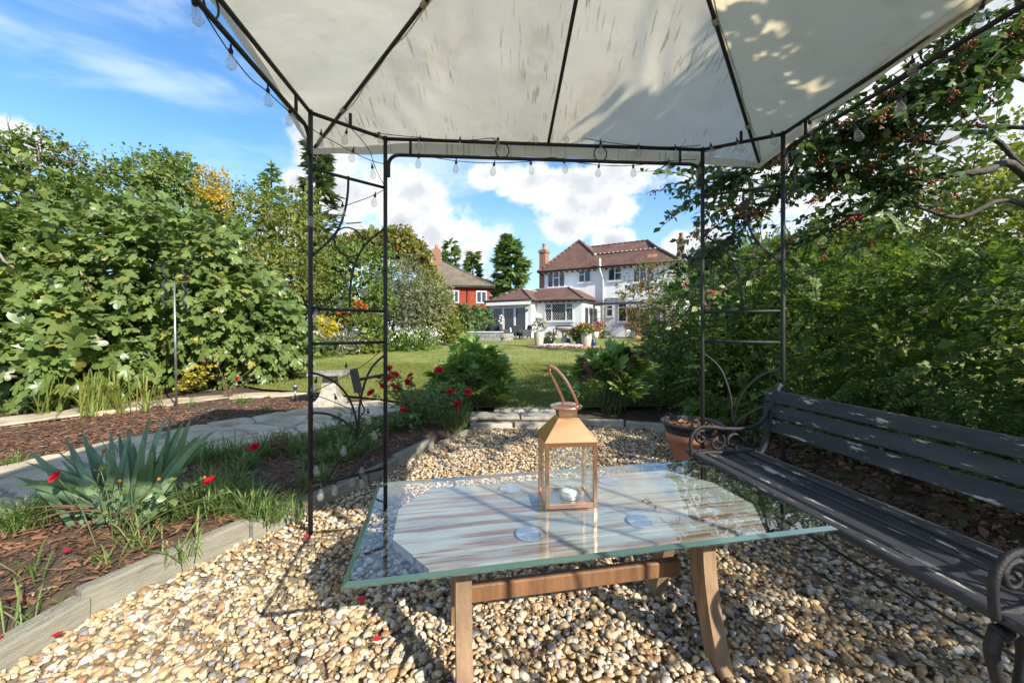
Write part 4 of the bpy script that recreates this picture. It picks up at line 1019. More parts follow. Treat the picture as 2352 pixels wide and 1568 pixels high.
for i, (px, py, z) in enumerate([(132, 1455, .05), (8, 1462, .07), (826, 1388, .02), (878, 1465, .02), (150, 1272, .08), (918, 1328, .02), (700, 1240, .02)]):
    g = G(px, py, z); o = link('fallen_petal', None); bpy.data.objects.remove(o)
    V, Fc = scatter(np.array([(0, 0, 0), (.38, .35, .08), (.46, .75, .2), (0, 1, .05), (-.46, .75, .2), (-.38, .35, .08), (0, .55, 0)]), np.array([(0, 1, 6), (1, 2, 6), (2, 3, 6), (3, 4, 6), (4, 5, 6), (5, 0, 6)]), np.zeros((1, 3)), np.array([[random.uniform(-1, 1), random.uniform(-1, 1), 0]]), np.array([[0, 0, 1.0]]), .03)
    o = nmesh('fallen_petal', V, Fc, 'petal_red'); o.location = g+Vector((0, 0, .006))
    tag(o, ['red rose petal lying against the gravel side of the grooved edging board' if i == 0 else 'dark pink rose petal on the mulch side of the grooved edging board' if i == 1 else 'red rose petal lying on the mulch by the smooth board' if i == 4 else 'small red rose petal lying on the gravel'][0], 'petal', 'fallen rose petals')

# ---- lime strap clump, yellow green, in front of the fig
parts = [tuft(-4.43+random.gauss(0, .22), 4.33+random.gauss(0, .12), .08, 16, .52, .26, .016) for _ in range(11)]
V, Fc = merge(parts); cr = thing('crocosmia_clump', 'yellow green strap leaved clump at the foot of the fig', 'plant', (-4.43, 4.33, .08)); nmesh('leaves', V-np.array(ORG[cr.name]), Fc, 'lime_strap', cr, kind='stuff')

# ---- fig
half = [(0, .05), (.12, -.03), (.27, .04), (.33, .18), (.31, .27), (.19, .34), (.34, .44), (.41, .58), (.37, .72), (.28, .74), (.15, .60), (.18, .78), (.13, .93), (0, 1.0)]
outl = half+[(-x, y) for x, y in half[-2:0:-1]]
fv = [(0, .40, .03)]+[(x, y, -.5*x*x-.38*max(0, y-.4)**2+.10*math.sin(9*y)*abs(x)) for x, y in outl]
ff = [(0, i+1, (i+1) % len(outl)+1) for i in range(len(outl))]
# smooth lobes need the fan centre; add the leaf stalk as a thin sliver
FIGT = (np.array(fv+[(-.012, .05, 0), (.012, .05, 0), (0, -.32, -.03)]), np.array(ff+[(len(fv), len(fv)+2, len(fv)+1)]))
fg = thing('fig_tree', 'large spreading fig tree with big lobed leaves on the left', 'tree', (-5.4, 5.7, .08)); fg['label'] = 'large spreading fig tree with big lobed glossy leaves'
FE = [((-5.7, 6.2, 1.45), (1.8, 1.35, 1.5)), ((-5.65, 4.8, .75), (1.0, .95, .75)), ((-4.55, 6.25, 1.05), (1.05, .9, 1.05)), ((-6.9, 5.5, 1.3), (1.5, 1.3, 1.3)), ((-4.1, 6.6, .75), (.75, .6, .75))]
p, o_ = crown_points(FE, 8200, 620, .10, (.80, 1.04), .12)
ax = unit(o_*.75+rdir(len(p))*.55+np.array([0, -.1, -.35])); nr = unit(o_*.7+rdir(len(p))*.62+np.array([.1, -.25, .7])); sz = .085+.12*RNG.uniform(0, 1, len(p))**.8
view = unit(p-np.array([0, 0, H])); facing = -(view*o_).sum(1); dist = np.linalg.norm(p, axis=1)
inframe = np.abs(p[:, 0]/p[:, 1]) < 1.28
order = np.argsort(-(sz/dist*np.clip(facing, 0, 1)*inframe+0)); pick = order[:300]; rest = np.setdiff1d(np.arange(len(p)), pick)
FIGM = []
for k in range(4):
    tv = FIGT[0].copy(); rk = np.random.default_rng(k); tv[:, 2] += rk.normal(0, .025, len(tv)); tv[:, 2] += tv[:, 0]**2*rk.uniform(-.3, .9)-(tv[:, 1]-.4)**2*rk.uniform(0, .4); tv[:, 0] *= rk.uniform(.78, 1.1)
    o = nmesh('fig_leaf_proto', tv, FIGT[1], 'fig_leaf', smooth=True); FIGM.append(o.data); bpy.data.objects.remove(o)
def place_leaf(root, me, pos, axis, nrm, s, name='leaf'):
    y = Vector(axis).normalized(); x = y.cross(Vector(nrm)); x.normalize(); z = x.cross(y)
    o = link(name, me, root); m = Matrix((x, y, z)).transposed().to_4x4()
    o.matrix_local = Matrix.Translation(Vector(pos)-ORG[root.name]) @ m @ Matrix.Diagonal((s, s, s, 1)); return o
for i, k in enumerate(pick): place_leaf(fg, FIGM[i % 4], p[k], ax[k], nr[k], sz[k])
V1 = merge([scatter(np.array([v.co[:] for v in FIGM[k].vertices]), FIGT[1], p[q], ax[q], nr[q], sz[q]) for k, q in enumerate(np.array_split(rest, 4))])
p2, o2 = crown_points([(e[0], tuple(v*.82 for v in e[1])) for e in FE], 1500, 200, .12, (.6, .95), .12)
V2 = scatter(FIGT[0], FIGT[1], p2, unit(o2*.5+rdir(len(p2))), unit(o2+rdir(len(p2))*.4), RNG.uniform(.2, .34, len(p2)))
V, Fc = merge([V1, V2]); nmesh('leaves', V-np.array(ORG[fg.name]), Fc, 'fig_leaf', fg, kind='stuff', smooth=True)
mb = MB(); rn = random.Random(3)
for k in range(16):
    e = FE[k % 4]; a = rn.uniform(0, 6.28); q = Vector(e[0])+Vector((math.cos(a)*e[1][0]*.75, -abs(math.sin(a))*e[1][1]*.8, rn.uniform(-.3, .7)*e[1][2]))
    s = Vector((-5.5+rn.uniform(-.25, .25), 5.8+rn.uniform(-.2, .2), .05)); mb.tube(branch_path(s, q, 7, .07, rn), [.045*(1-.75*i/7) for i in range(8)], 6)
part('trunk', mb, 'pale_bark' if 'pale_bark' in MATS else plain('pale_bark', (.30, .26, .20), .85, .3, 12, .4, 40), fg, world=fg)

# ---- peonies
def peony_tmpl(seed):
    rn = random.Random(seed); parts = []; L = leaf_tmpl(.17, .03, .10)
    for k, (a, s, off) in enumerate([(0, 1.0, .45), (.55, .85, .42), (-.55, .85, .42), (1.0, .75, .25), (-1.0, .75, .25), (1.35, .6, .12), (-1.35, .6, .12), (.3, .8, .5), (-.3, .8, .5)]):
        a += rn.uniform(-.12, .12); d = np.array([[math.sin(a), math.cos(a), rn.uniform(-.25, .1)]])
        parts.append(scatter(L[0], L[1], np.array([[math.sin(a)*.05, off, 0]]), d, np.array([[rn.uniform(-.3, .3), -.1, 1]]), .95*s))
    st = np.array([(-.014, -.4, -.05), (.014, -.4, -.05), (.008, .5, 0), (-.008, .5, 0)]); parts.append((st, np.array([(0, 1, 2), (0, 2, 3)])))
    return merge(parts)
PM = []
for k in range(3):
    V, Fc = peony_tmpl(k)
    for mt in ('peony_leaf', 'bronze_leaf'):
        o = nmesh('peony_proto', V, Fc, mt); PM.append(o.data); bpy.data.objects.remove(o)
def peony(label, c, r, n, bronze):
    root = thing('peony', label, 'peony', (c[0], c[1], .08)); mb = MB(); rn = random.Random(int(c[0]*10))
    heads = []
    for k in range(46):
        a = rn.uniform(0, 2*PI); e = math.acos(rn.uniform(.12, 1)); q = Vector((c[0]+math.cos(a)*math.sin(e)*r[0]*.8, c[1]+math.sin(a)*math.sin(e)*r[1]*.8, .12+math.cos(e)*r[2]*.88))
        b = Vector((c[0]+rn.uniform(-.12, .12), c[1]+rn.uniform(-.1, .1), .05)); pth = smooth_path([b, b.lerp(q, .5)+Vector((0, 0, .12)), q], 4); heads.append(pth); mb.tube(pth, .0045, 5)
    part('stems', mb, 'stem_green', root, world=root)
    for k in range(n):
        pth = heads[k % len(heads)]; t = rn.uniform(.55, 1.0); i = min(len(pth)-2, int(t*(len(pth)-1))); b = pth[i].lerp(pth[i+1], rn.random())
        out = Vector((b.x-c[0], b.y-c[1], .15)).normalized(); a = rn.uniform(0, 6.28)
        axis = out*.8+Vector((math.cos(a), math.sin(a), rn.uniform(-.25, .45)))*.7; nr_ = Vector((out.x*.5+rn.uniform(-.3, .3), out.y*.5+rn.uniform(-.3, .3), 1))
        top = (b.z-.1)/r[2]
        place_leaf(root, PM[rn.randrange(3)*2+(1 if rn.random() < bronze*(.4+top) else 0)], b+axis.normalized()*.03, axis, nr_, rn.uniform(.13, .19))
peony('rounded green peony bush between the rose and the stone step', (-.47, 4.55), (.50, .45, .72), 290, .05)
peony('peony bush with bronze tinged leaves beside the dark hedge', (1.10, 4.38), (.52, .45, .62), 270, .2)

# ---- clipped-by-nothing box honeysuckle hedge behind the bench
def spray(seed, n=12):
    rn = random.Random(seed); parts = []; tv, tf = diamond(.33, .08)
    for i in range(n):
        k = (i+1)/n; y = k*.95; l = .105*(1-.45*k)+.03
        for s in (-1, 1):
            d = np.array([[s*1.0, .45+rn.uniform(-.2, .2), rn.uniform(-.1, .25)]]); parts.append(scatter(tv, tf, np.array([[0, y, -.34*k*k]]), d, np.array([[rn.uniform(-.25, .25), rn.uniform(-.3, .3), 1]]), l*1.25*rn.uniform(.8, 1.2)))
    parts.append((np.array([(-.006, 0, 0), (.006, 0, 0), (.004, .5, -.085), (0, 1, -.34), (-.004, .5, -.085)]), np.array([(0, 1, 2), (0, 2, 4), (4, 2, 3)])))
    return merge(parts)
def spray_crown(name, ells, n, size, mat, root, clumps, spread, zmin=.02, droop=.1):
    p, o = crown_points(ells, n, clumps, spread, (.8, 1.04), zmin); parts = []
    ix = np.array_split(RNG.permutation(len(p)), 4)
    for k in range(4):
        tv, tf = spray(k); q = ix[k]
        ax_ = unit(o[q]*.9+rdir(len(q))*np.array([.75, .75, .35])+np.array([0, 0, .1-droop])); nr_ = unit(o[q]*.45+rdir(len(q))*.45+np.array([0, 0, .9]))
        parts.append(scatter(tv, tf, p[q], ax_, nr_, size*RNG.uniform(.6, 1.35, len(q))))
    p2, o2 = crown_points([(e[0], tuple(v*.86 for v in e[1])) for e in ells], n, clumps, spread*1.2, (.6, .95), zmin)
    dv, df = diamond(.5, .1); parts.append(scatter(dv, df, p2, unit(o2*.3+rdir(len(p2))), unit(o2+rdir(len(p2))*.5), size*.33*RNG.uniform(.7, 1.3, len(p2))))
    V, Fc = merge(parts); return nmesh(name, V-np.array(ORG[root.name]), Fc, mat, root, kind='stuff')
hd = thing('honeysuckle_hedge', 'tall loose dark green box honeysuckle hedge behind the bench', 'hedge', (2.9, 3.0, .03))
HE = [((2.95, 4.7, .78), (1.15, 1.0, 1.15)), ((3.05, 3.5, .72), (1.0, 1.0, .9)), ((3.35, 2.5, .7), (1.02, 1.0, .82)), ((3.6, 1.4, .75), (1.0, 1.0, .95)), ((3.75, .3, .85), (1.0, 1.0, 1.25)), ((3.5, 6.0, .95), (1.3, 1.1, 1.15)), ((2.3, 4.95, .45), (.72, .55, .62)), ((2.25, 3.85, .4), (.55, .5, .48)), ((3.9, -.9, .9), (1.0, 1.0, 1.2)), ((3.15, 2.95, .42), (.8, .7, .5)), ((3.45, 1.95, .42), (.8, .7, .5)), ((3.0, 4.1, .42), (.8, .7, .5))]
spray_crown('foliage', HE, 12000, .22, 'hedge_leaf', hd, 900, .12)
mb = MB(); rn = random.Random(8)
for k in range(34):
    e = HE[k % len(HE)]; b = Vector((e[0][0]+rn.uniform(-.4, .4), e[0][1]+rn.uniform(-.4, .4), 0)); q = Vector(e[0])+Vector((rn.uniform(-.7, .7)*e[1][0], rn.uniform(-.7, .7)*e[1][1], rn.uniform(-.2, .8)*e[1][2])); mb.tube(branch_path(b, q, 5, .08, rn), [.016, .014, .012, .01, .007, .004], 5)
part('stems', mb, 'dark_bark', hd, world=hd)

# leaf litter under the hedge
leafmat('litter_leaf', [(.14, .07, .04), (.22, .12, .07), (.10, .055, .035), (.08, .11, .03)], .75, .15, .25)
n = 11000; x = RNG.uniform(1.5, 3.0, n); y = RNG.uniform(.4, 4.0, n); k = (x > 2.3-.12*y) | (RNG.uniform(0, 1, n) < .05); x = x[k]; y = y[k]; zz = np.where(in_poly(x, y, GRAVEL), .014, .066)
V, Fc = scatter(lt[0], lt[1], np.stack([x, y, zz+RNG.uniform(0, .025, len(x))], 1), np.stack([RNG.normal(size=len(x)), RNG.normal(size=len(x)), RNG.normal(0, .25, len(x))], 1), np.stack([RNG.normal(0, .4, len(x)), RNG.normal(0, .4, len(x)), np.ones(len(x))], 1), RNG.uniform(.025, .055, len(x)))
o = nmesh('leaf_litter', V, Fc, 'litter_leaf', kind='stuff'); tag(o, 'brown fallen leaves lying under the hedge behind the bench', 'leaves')

# ---- cotoneaster over the right side
ct = thing('cotoneaster_tree', 'arching cotoneaster tree with red berries overhanging the gazebo', 'tree', (4.3, 2.7, .02))
rn = random.Random(21); mb = MB()
limbs = [[(4.3, 2.7, 0), (4.25, 2.75, 1.0), tuple(P(2352, 400, 2.85)), tuple(P(2257, 394, 2.8)), tuple(P(2146, 406, 2.8)), tuple(P(2076, 422, 2.85)), tuple(P(1950, 402, 2.9)), tuple(P(1860, 425, 2.9)), tuple(P(1760, 470, 2.95)), tuple(P(1680, 540, 2.95)), tuple(P(1615, 590, 3.0))],
         [(4.25, 2.75, 1.0), tuple(P(2300, 330, 2.9)), tuple(P(2150, 330, 2.85)), tuple(P(2000, 300, 2.8)), tuple(P(1880, 330, 2.85)), tuple(P(1790, 365, 2.9)), tuple(P(1700, 400, 2.95)), tuple(P(1630, 440, 3.0))],
         [(4.3, 2.7, 1.2), (4.2, 2.5, 2.2), (3.6, 2.5, 2.9), (2.9, 2.6, 3.0), (2.3, 2.7, 2.75), (1.95, 2.8, 2.45)],
         [(4.25, 2.75, 1.0), tuple(P(2352, 470, 2.9)), tuple(P(2200, 500, 2.9)), tuple(P(2080, 470, 2.9)), tuple(P(1960, 500, 2.95)), tuple(P(1850, 560, 3.0)), tuple(P(1750, 610, 3.0)), tuple(P(1660, 660, 3.05))],
         [(4.3, 2.7, 1.2), (4.4, 1.4, 2.4), (3.9, .2, 3.0), (3.3, -.5, 3.3), (2.8, -.8, 3.3)],
         [(4.4, 1.4, 2.4), (3.8, 1.0, 3.1), (3.2, .8, 3.4), (2.7, .7, 3.4), (2.4, .55, 3.3)],
         [(3.9, .2, 3.0), (3.3, .0, 3.35), (2.8, -.1, 3.4), (2.45, -.2, 3.3)],
         [(4.2, 2.5, 2.2), tuple(P(2400, 200, 2.55)), tuple(P(2300, 170, 2.6)), tuple(P(2200, 190, 2.65)), tuple(P(2100, 235, 2.7)), tuple(P(2000, 290, 2.75))],
         [(4.2, 2.5, 2.2), tuple(P(2430, 100, 2.4)), tuple(P(2340, 90, 2.4)), tuple(P(2260, 150, 2.45)), tuple(P(2180, 210, 2.5))],
         [(4.2, 2.5, 2.2), (3.2, 3.2, 2.6), (2.7, 3.4, 2.4), tuple(P(1900, 250, 3.3))]]
twigs = []
for li, L in enumerate(limbs):
    r0 = .034 if li == 0 else .02
    pth = smooth_path(L, 5); mb.tube(pth, [max(.004, r0*(1-.92*i/(len(pth)-1))) for i in range(len(pth))], 7)
    nt = [120, 110, 60, 40, 50, 120, 115, 70, 60, 40][li]
    for _ in range(nt):
        i = rn.randint(int(len(pth)*.30), len(pth)-2); s = pth[i]; d = (pth[i+1]-pth[i]).normalized(); a = rn.uniform(0, 6.28)
        e = s+(d*.75+Vector((rn.uniform(-.7, .7), rn.uniform(-.8, .8), rn.uniform(-.65, .6)))).normalized()*rn.uniform(.22, .62)
        tp = smooth_path([s, s.lerp(e, .5)+Vector((0, 0, rn.uniform(-.02, .07))), e], 4); twigs.append((tp, li)); mb.tube(tp, [.0045-.003*q/(len(tp)-1) for q in range(len(tp))], 4)
part('branches', mb, 'dark_bark', ct, world=ct)
pos = []; axs = []; vis = []
for tp, li in twigs:
    for _ in range(rn.randint(14, 20) if li not in (4, 5, 6) else 16):
        i = rn.randint(1, len(tp)-2); q = tp[i].lerp(tp[i+1], rn.random()); d = (tp[i+1]-tp[i]).normalized(); r = Vector((rn.gauss(0, 1), rn.gauss(0, 1), rn.gauss(0, .6))); pos.append(q); axs.append(d*.5+r*.75); vis.append(li not in (4, 5, 6))
pos = np.array([tuple(q) for q in pos]); axs = np.array([tuple(q) for q in axs]); vis = np.array(vis)
nr = unit(rdir(len(pos))*.65+np.array([-.1, -.25, .7])); sz = RNG.uniform(.045, .078, len(pos))*np.where(vis, 1, 1.5)
keep = ~((pos[:, 0] < 1.62) & (pos[:, 1] < 2.25) & (pos[:, 2] < 2.55)) & (np.linalg.norm(pos-np.array([0, 0, H]), axis=1) > 1.6)      # none pokes through the canopy
pos = pos[keep]; axs = axs[keep]; nr = nr[keep]; sz = sz[keep]; vis = vis[keep]
CT = leaf_tmpl(.30, .05, .08)
score = vis/np.linalg.norm(pos, axis=1)*(pos[:, 1] > 1.0)*(np.abs(pos[:, 0]/np.maximum(pos[:, 1], .1)) < 1.27)
pick = np.argsort(-score)[:260]; rest = np.setdiff1d(np.arange(len(pos)), pick)
o = nmesh('coto_leaf_proto', CT[0], CT[1], 'coto_leaf'); CTM = o.data; bpy.data.objects.remove(o)
for k in pick: place_leaf(ct, CTM, pos[k], axs[k], nr[k], sz[k])
V, Fc = scatter(CT[0], CT[1], pos[rest], axs[rest], nr[rest], sz[rest]); nmesh('leaves', V-np.array(ORG[ct.name]), Fc, 'coto_leaf', ct, kind='stuff')
BC = []
for k in range(3):
    b = MB(); rk = random.Random(k)
    for _ in range(15): b.blob((rk.gauss(0, .017), rk.gauss(0, .017), rk.gauss(0, .013)), .0062, 1)
    me = b.mesh('berry_cluster'); me.materials.append(M('berry_red')); BC.append(me)
for tp, li in twigs:
    if li in (0, 1, 2, 3, 7, 8, 9) and rn.random() < .42:
        e = tp[-1] if rn.random() < .6 else tp[len(tp)//2]
        if e.x < 1.6 and e.y < 2.25: continue
        o = link('berry_cluster', rn.choice(BC), ct); o.location = Vector(e)+Vector((0, 0, -.015))-ORG[ct.name]; o.scale = (1.1, 1.1, 1.1)

# ---- small garden things on the left
st = thing('rusty_basket_stake', 'rusty wire basket on a thin garden stake in the bed', 'garden stake', (-1.235, 2.19, .05))
b = Vector((-1.235, 2.19, .05)); top = P(641, 1022, 2.19)
mb = MB(); mb.tube([b, b.lerp(top, .5)+Vector((.006, 0, 0)), top], .003, 5); part('rod', mb, 'rust', st, world=st)
mb = MB(); c = P(641, 1010, 2.19)
for zz in (-.03, -.012, .006, .03): mb.tube([c+Vector((.042*math.cos(2*PI*k/14), .042*math.sin(2*PI*k/14), zz)) for k in range(14)], .0018, 4, closed=True)
for k in range(14):
    a = 2*PI*k/14; mb.tube([c+Vector((.042*math.cos(a), .042*math.sin(a), -.03)), c+Vector((.042*math.cos(a+.3), .042*math.sin(a+.3), .032))], .0015, 4)
mb.lathe([(.004, -.034), (.042, -.031)], c, 12); part('basket', mb, 'rust', st, world=st)
sk = thing('spinner_stake', 'tall rusty garden stake with a crossbar and two dark spirals by the fig', 'garden stake', (-3.9, 4.63, .07))
b = Vector((-3.9, 4.63, .07)); t = P(400, 648, 4.6); mb = MB(); mb.tube([b, t], .013, 6); part('pole', mb, 'grey_steel', sk, world=sk)
l_, r_ = P(374, 648, 4.6), P(430, 648, 4.6); mb = MB(); mb.tube([l_, r_], .008, 5); part('crossbar', mb, 'rust', sk, world=sk)
for q in (P(377, 600, 4.6), P(423, 602, 4.6)):
    mb = MB(); mb.tube([q+Vector((.018*math.cos(k*.7), .018*math.sin(k*.7), -.55*k/30)) for k in range(31)], .014, 5); part('spiral', mb, 'black_iron', sk, world=sk)
sv = thing('solar_path_light', 'small steel solar path light on a stake at the lawn edge', 'garden light', (-2.75, 5.05, .1)); b = Vector((-2.75, 5.05, .09))
mb = MB(); mb.tube([b, b+Vector((0, 0, .13))], .009, 7); part('stake', mb, 'grey_steel', sv, world=sv)
mb = MB(); mb.lathe([(.022, .12), (.026, .155), (.03, .157), (.042, .165), (.038, .182), (.016, .193)], b, 16); part('lamp_head', mb, 'grey_steel', sv, world=sv)
pl = thing('stone_pedestal', 'pale carved stone pedestal with a square top slab by the path', 'pedestal', (-2.19, 4.80, .09), .2)
mb = MB()
def frust(z0, z1, a, b_, q=1.0): mb.add([(sx*a, sy*a*q, z0) for sx, sy in ((-1, -1), (1, -1), (1, 1), (-1, 1))]+[(sx*b_, sy*b_*q, z1) for sx, sy in ((-1, -1), (1, -1), (1, 1), (-1, 1))], [(3, 2, 1, 0), (4, 5, 6, 7)]+[(i, (i+1) % 4, 4+(i+1) % 4, 4+i) for i in range(4)])
for z0, z1, a, b_ in [(-.03, .02, .165, .16), (.02, .045, .155, .15), (.045, .09, .135, .105), (.09, .13, .105, .092), (.13, .145, .096, .092), (.145, .33, .087, .066), (.33, .345, .07, .07)]: frust(z0, z1, a, b_)
part('column', mb, 'pale_stone', pl)
mb = MB(); mb.box((0, .0, .362), (.42, .42, .035), None, .006); part('top_slab', mb, 'lichen_stone' if 'lichen_stone' in MATS else plain('lichen_stone', (.27, .25, .20), .9, .5, 18, .6, 60), pl)
mb = MB()
for k in range(5): mb.blob((-.05+.025*k, -.0765+.004*k % 2, .25+.012*math.sin(k*2)), (.013, .004, .03), 1)
part('carving', mb, 'pale_stone', pl)
# ================================================================== the white house
def mk_tiles(name, c1, c2, c3, course=.11):
    m, t, b, out = newmat(name); tc = t.n('ShaderNodeTexCoord'); o = tc.outputs['Object']
    sp = t.n('ShaderNodeSeparateXYZ'); t.l(o, sp.inputs[0])
    f = t.math('FRACT', t.math('DIVIDE', sp.outputs[2], course))
    n = t.noise(o, 1.1, 4, .6); n2 = t.noise(t.scaled(o, 6, 6, 9), 1.0, 3, .7)
    c = t.ramp(t.math('ADD', t.math('MULTIPLY', n, .5), t.math('MULTIPLY', n2, .5)), [(.38, c1), (.5, c2), (.63, c3)])
    t.l(c, b.inputs['Base Color']); b.inputs['Roughness'].default_value = .9; b.inputs['Specular IOR Level'].default_value = .2
    bp = t.n('ShaderNodeBump'); bp.inputs['Strength'].default_value = .9; bp.inputs['Distance'].default_value = .04
    t.l(t.math('ADD', f, t.math('MULTIPLY', n2, .8)), bp.inputs['Height']); t.l(bp.outputs[0], b.inputs['Normal'])
mk_tiles('roof_tile', (.10, .056, .042), (.15, .086, .066), (.20, .12, .09))
mk_tiles('roof_tile_new', (.12, .066, .054), (.16, .09, .074), (.20, .12, .10))
mk_tiles('roof_tile_grey', (.115, .09, .065), (.165, .135, .10), (.21, .175, .135))
mk_tiles('tile_hung_red', (.30, .055, .03), (.36, .07, .04), (.41, .09, .05), .2)
def mk_brick(name, c1, c2, mortar):
    m, t, b, out = newmat(name); tc = t.n('ShaderNodeTexCoord')
    br = t.n('ShaderNodeTexBrick'); br.inputs['Color1'].default_value = c4(c1); br.inputs['Color2'].default_value = c4(c2); br.inputs['Mortar'].default_value = c4(mortar)
    br.inputs['Scale'].default_value = 1; br.inputs['Brick Width'].default_value = .225; br.inputs['Row Height'].default_value = .075; br.inputs['Mortar Size'].default_value = .01
    mp = t.n('ShaderNodeMapping'); mp.inputs['Rotation'].default_value = (R(90), 0, 0); t.l(tc.outputs['Object'], mp.inputs[0])
    sp = t.n('ShaderNodeSeparateXYZ'); t.l(tc.outputs['Object'], sp.inputs[0]); cb = t.n('ShaderNodeCombineXYZ'); t.l(t.math('ADD', sp.outputs[0], sp.outputs[1]), cb.inputs[0]); t.l(sp.outputs[2], cb.inputs[1])
    t.l(cb.outputs[0], br.inputs['Vector']); t.l(br.outputs[0], b.inputs['Base Color']); b.inputs['Roughness'].default_value = .9
mk_brick('brick_red', (.36, .13, .06), (.28, .09, .045), (.32, .26, .2)); mk_brick('brick_brown', (.20, .125, .075), (.13, .075, .045), (.3, .26, .2))
plain('gutter_black', (.02, .02, .022), .5, .2, 5); plain('anthracite', (.045, .052, .065), .45, .15, 5)
plain('white_pvc', (.74, .74, .73), .35, .03, 5); plain('lead', (.52, .52, .53), .5, .15, 5); plain('awning_cloth', (.62, .60, .56), .85, .1, 9)
plain('grey_render', (.33, .33, .33), .9, .1, 8); plain('paving', (.34, .31, .27), .9, .2, 4, .3, 30); plain('ridge_mortar', (.66, .60, .50), .9, .2, 9)
plain('dark_interior', (.03, .03, .03), .9, .3, 2); plain('curtain', (.55, .52, .47), .9, .2, 6, stretch=(8, 8, .4))
m, t, b, out = newmat('window_glass'); b.inputs['Base Color'].default_value = (.035, .038, .042, 1); b.inputs['Roughness'].default_value = .03; b.inputs['Specular IOR Level'].default_value = .75
tc = t.n('ShaderNodeTexCoord'); nz = t.n('ShaderNodeBump'); nz.inputs['Strength'].default_value = .06; nz.inputs['Distance'].default_value = .05; t.l(t.noise(tc.outputs['Object'], 1.5, 2), nz.inputs['Height']); t.l(nz.outputs[0], b.inputs['Normal'])

HANG = R(31); HX = Vector((math.cos(HANG), -math.sin(HANG), 0)); HN = Vector((-math.sin(HANG), -math.cos(HANG), 0)); HO = Vector((2.71, 33.25, 0)); GZ = .43
def hs(a, b, z): return HO+HX*a+HN*b+Vector((0, 0, z))           # a along the front, b towards the lawn
def hbox(mb, a0, a1, b0, b1, z0, z1): 
    q = [hs(a0, b0, z0), hs(a1, b0, z0), hs(a1, b1, z0), hs(a0, b1, z0)]; mb.slab(q[::-1], (0, 0, z1-z0)); return mb
def aof(px, b):                  # where along the front (plane b) a picture column falls
    k = (px-1176)/F; o = HO+HN*b; return (k*o.y-o.x)/(HX.x-k*HX.y)
def zof(px, py, b):
    p = hs(aof(px, b), b, 0); return H+(757-py)/F*p.y
hw = thing('white_house', 'two storey white rendered house with brown tiled hip roof and chimneys', 'house', tuple(hs(5, -4, GZ)))
def hp(name, mb, mat, par=None): return part(name, mb, mat, par or hw, world=hw)
WL, DP, ZV = 10.2, 8.1, 5.78
hp('wall', hbox(MB(), 0, WL, -DP, 0, GZ-.3, ZV), 'white_render')
# roof: front slope with a peak over the left part, a mortared ridge line, a rear slope and hips
ov = .42
eL, eR = hs(-ov, ov, ZV-.02), hs(WL+ov, ov, ZV-.02); tan = .84
def onslope(px, py):             # a seen point on the front slope plane
    lo, hi = -12.0, ov
    for _ in range(50):
        mid = (lo+hi)/2; q = hs(aof(px, mid), mid, ZV-.02+(ov-mid)*tan); y = 757-(q.z-H)/q.y*F
        if y < py: lo = mid
        else: hi = mid
    return q, mid
pk, bpk = onslope(1330, 553); dl, bdl = onslope(1367, 585); dr_, bdr = onslope(1511, 572)
bd_ = (bdl+bdr)/2; zd = ZV-.02+(ov-bd_)*tan; dl = hs(aof(1367, bd_), bd_, zd); dr_ = hs(aof(1513, bd_), bd_, zd)
mb = MB(); mb.slab([eL, eR, dr_, dl, pk], (0, 0, -.12)); hp('roof_front_slope', mb, 'roof_tile')
bk_L = hs(-ov, -DP-ov, ZV-.02); bk_R = hs(WL+ov, -DP-ov, ZV-.02)
rl = hs(aof(1359, -4.6), -4.6, H+(757-567)/F*hs(aof(1359, -4.6), -4.6, 0).y); rr = hs(aof(1487, -4.6), -4.6, 0); rr.z = rl.z+.02
pk2 = hs((pk-HO).dot(HX)+.0, -DP*.55, pk.z)
mb = MB(); mb.slab([eL, pk, pk2, bk_L], (0, 0, -.1)); hp('roof_left_slope', mb, 'roof_tile')
mb = MB(); mb.slab([pk, dl, rl, pk2], (0, 0, -.1)); hp('roof_inner_slope', mb, 'roof_tile')
mb = MB(); mb.slab([dl-HN*.12+Vector((0, 0, -.25)), dr_-HN*.12+Vector((0, 0, -.25)), rr, rl], (0, 0, -.1)); hp('roof_upper_slope', mb, 'roof_tile')
mb = MB(); mb.slab([eR, bk_R, rr, dr_], (0, 0, -.1)); hp('roof_right_slope', mb, 'roof_tile')
mb = MB(); mb.slab([bk_L, pk2, rl, rr, bk_R], (0, 0, -.1)); hp('roof_back_slope', mb, 'roof_tile')
def ridge(p0, p1, r=.13, mat='roof_tile_new', k=10):
    mb = MB(); n = max(3, int((p1-p0).length/.45))
    for i in range(n): mb.tube([p0.lerp(p1, i/n), p0.lerp(p1, (i+.97)/n)], [r, r*.92], 8)
    return hp('ridge_tiles', mb, mat)
ridge(eL, pk); ridge(pk, dl); ridge(dr_, eR); ridge(rr, dr_, .11); ridge(rl, rr, .09); ridge(pk, pk2, .1)
mb = MB(); mb.tube([dl, dr_], .075, 7); hp('mortar_line', mb, 'roof_tile_new')
for i in range(14):
    q = dl.lerp(dr_, (i+.2)/14); mb = MB(); mb.blob(q+Vector((0, 0, .07)), (.08, .08, .06), 1); hp('mortar_dab', mb, 'ridge_mortar')
mb = MB(); mb.blob(dl+Vector((0, 0, .03)), (.16, .16, .12), 1); hp('mortar_dab', mb, 'ridge_mortar')
mb = MB(); mb.tube([eL+HN*.05, eR+HN*.05], .06, 6); hp('gutter', mb, 'gutter_black')
mb = MB(); mb.tube([eR+HX*.05, bk_R+HX*.05], .06, 6); hp('gutter', mb, 'gutter_black')
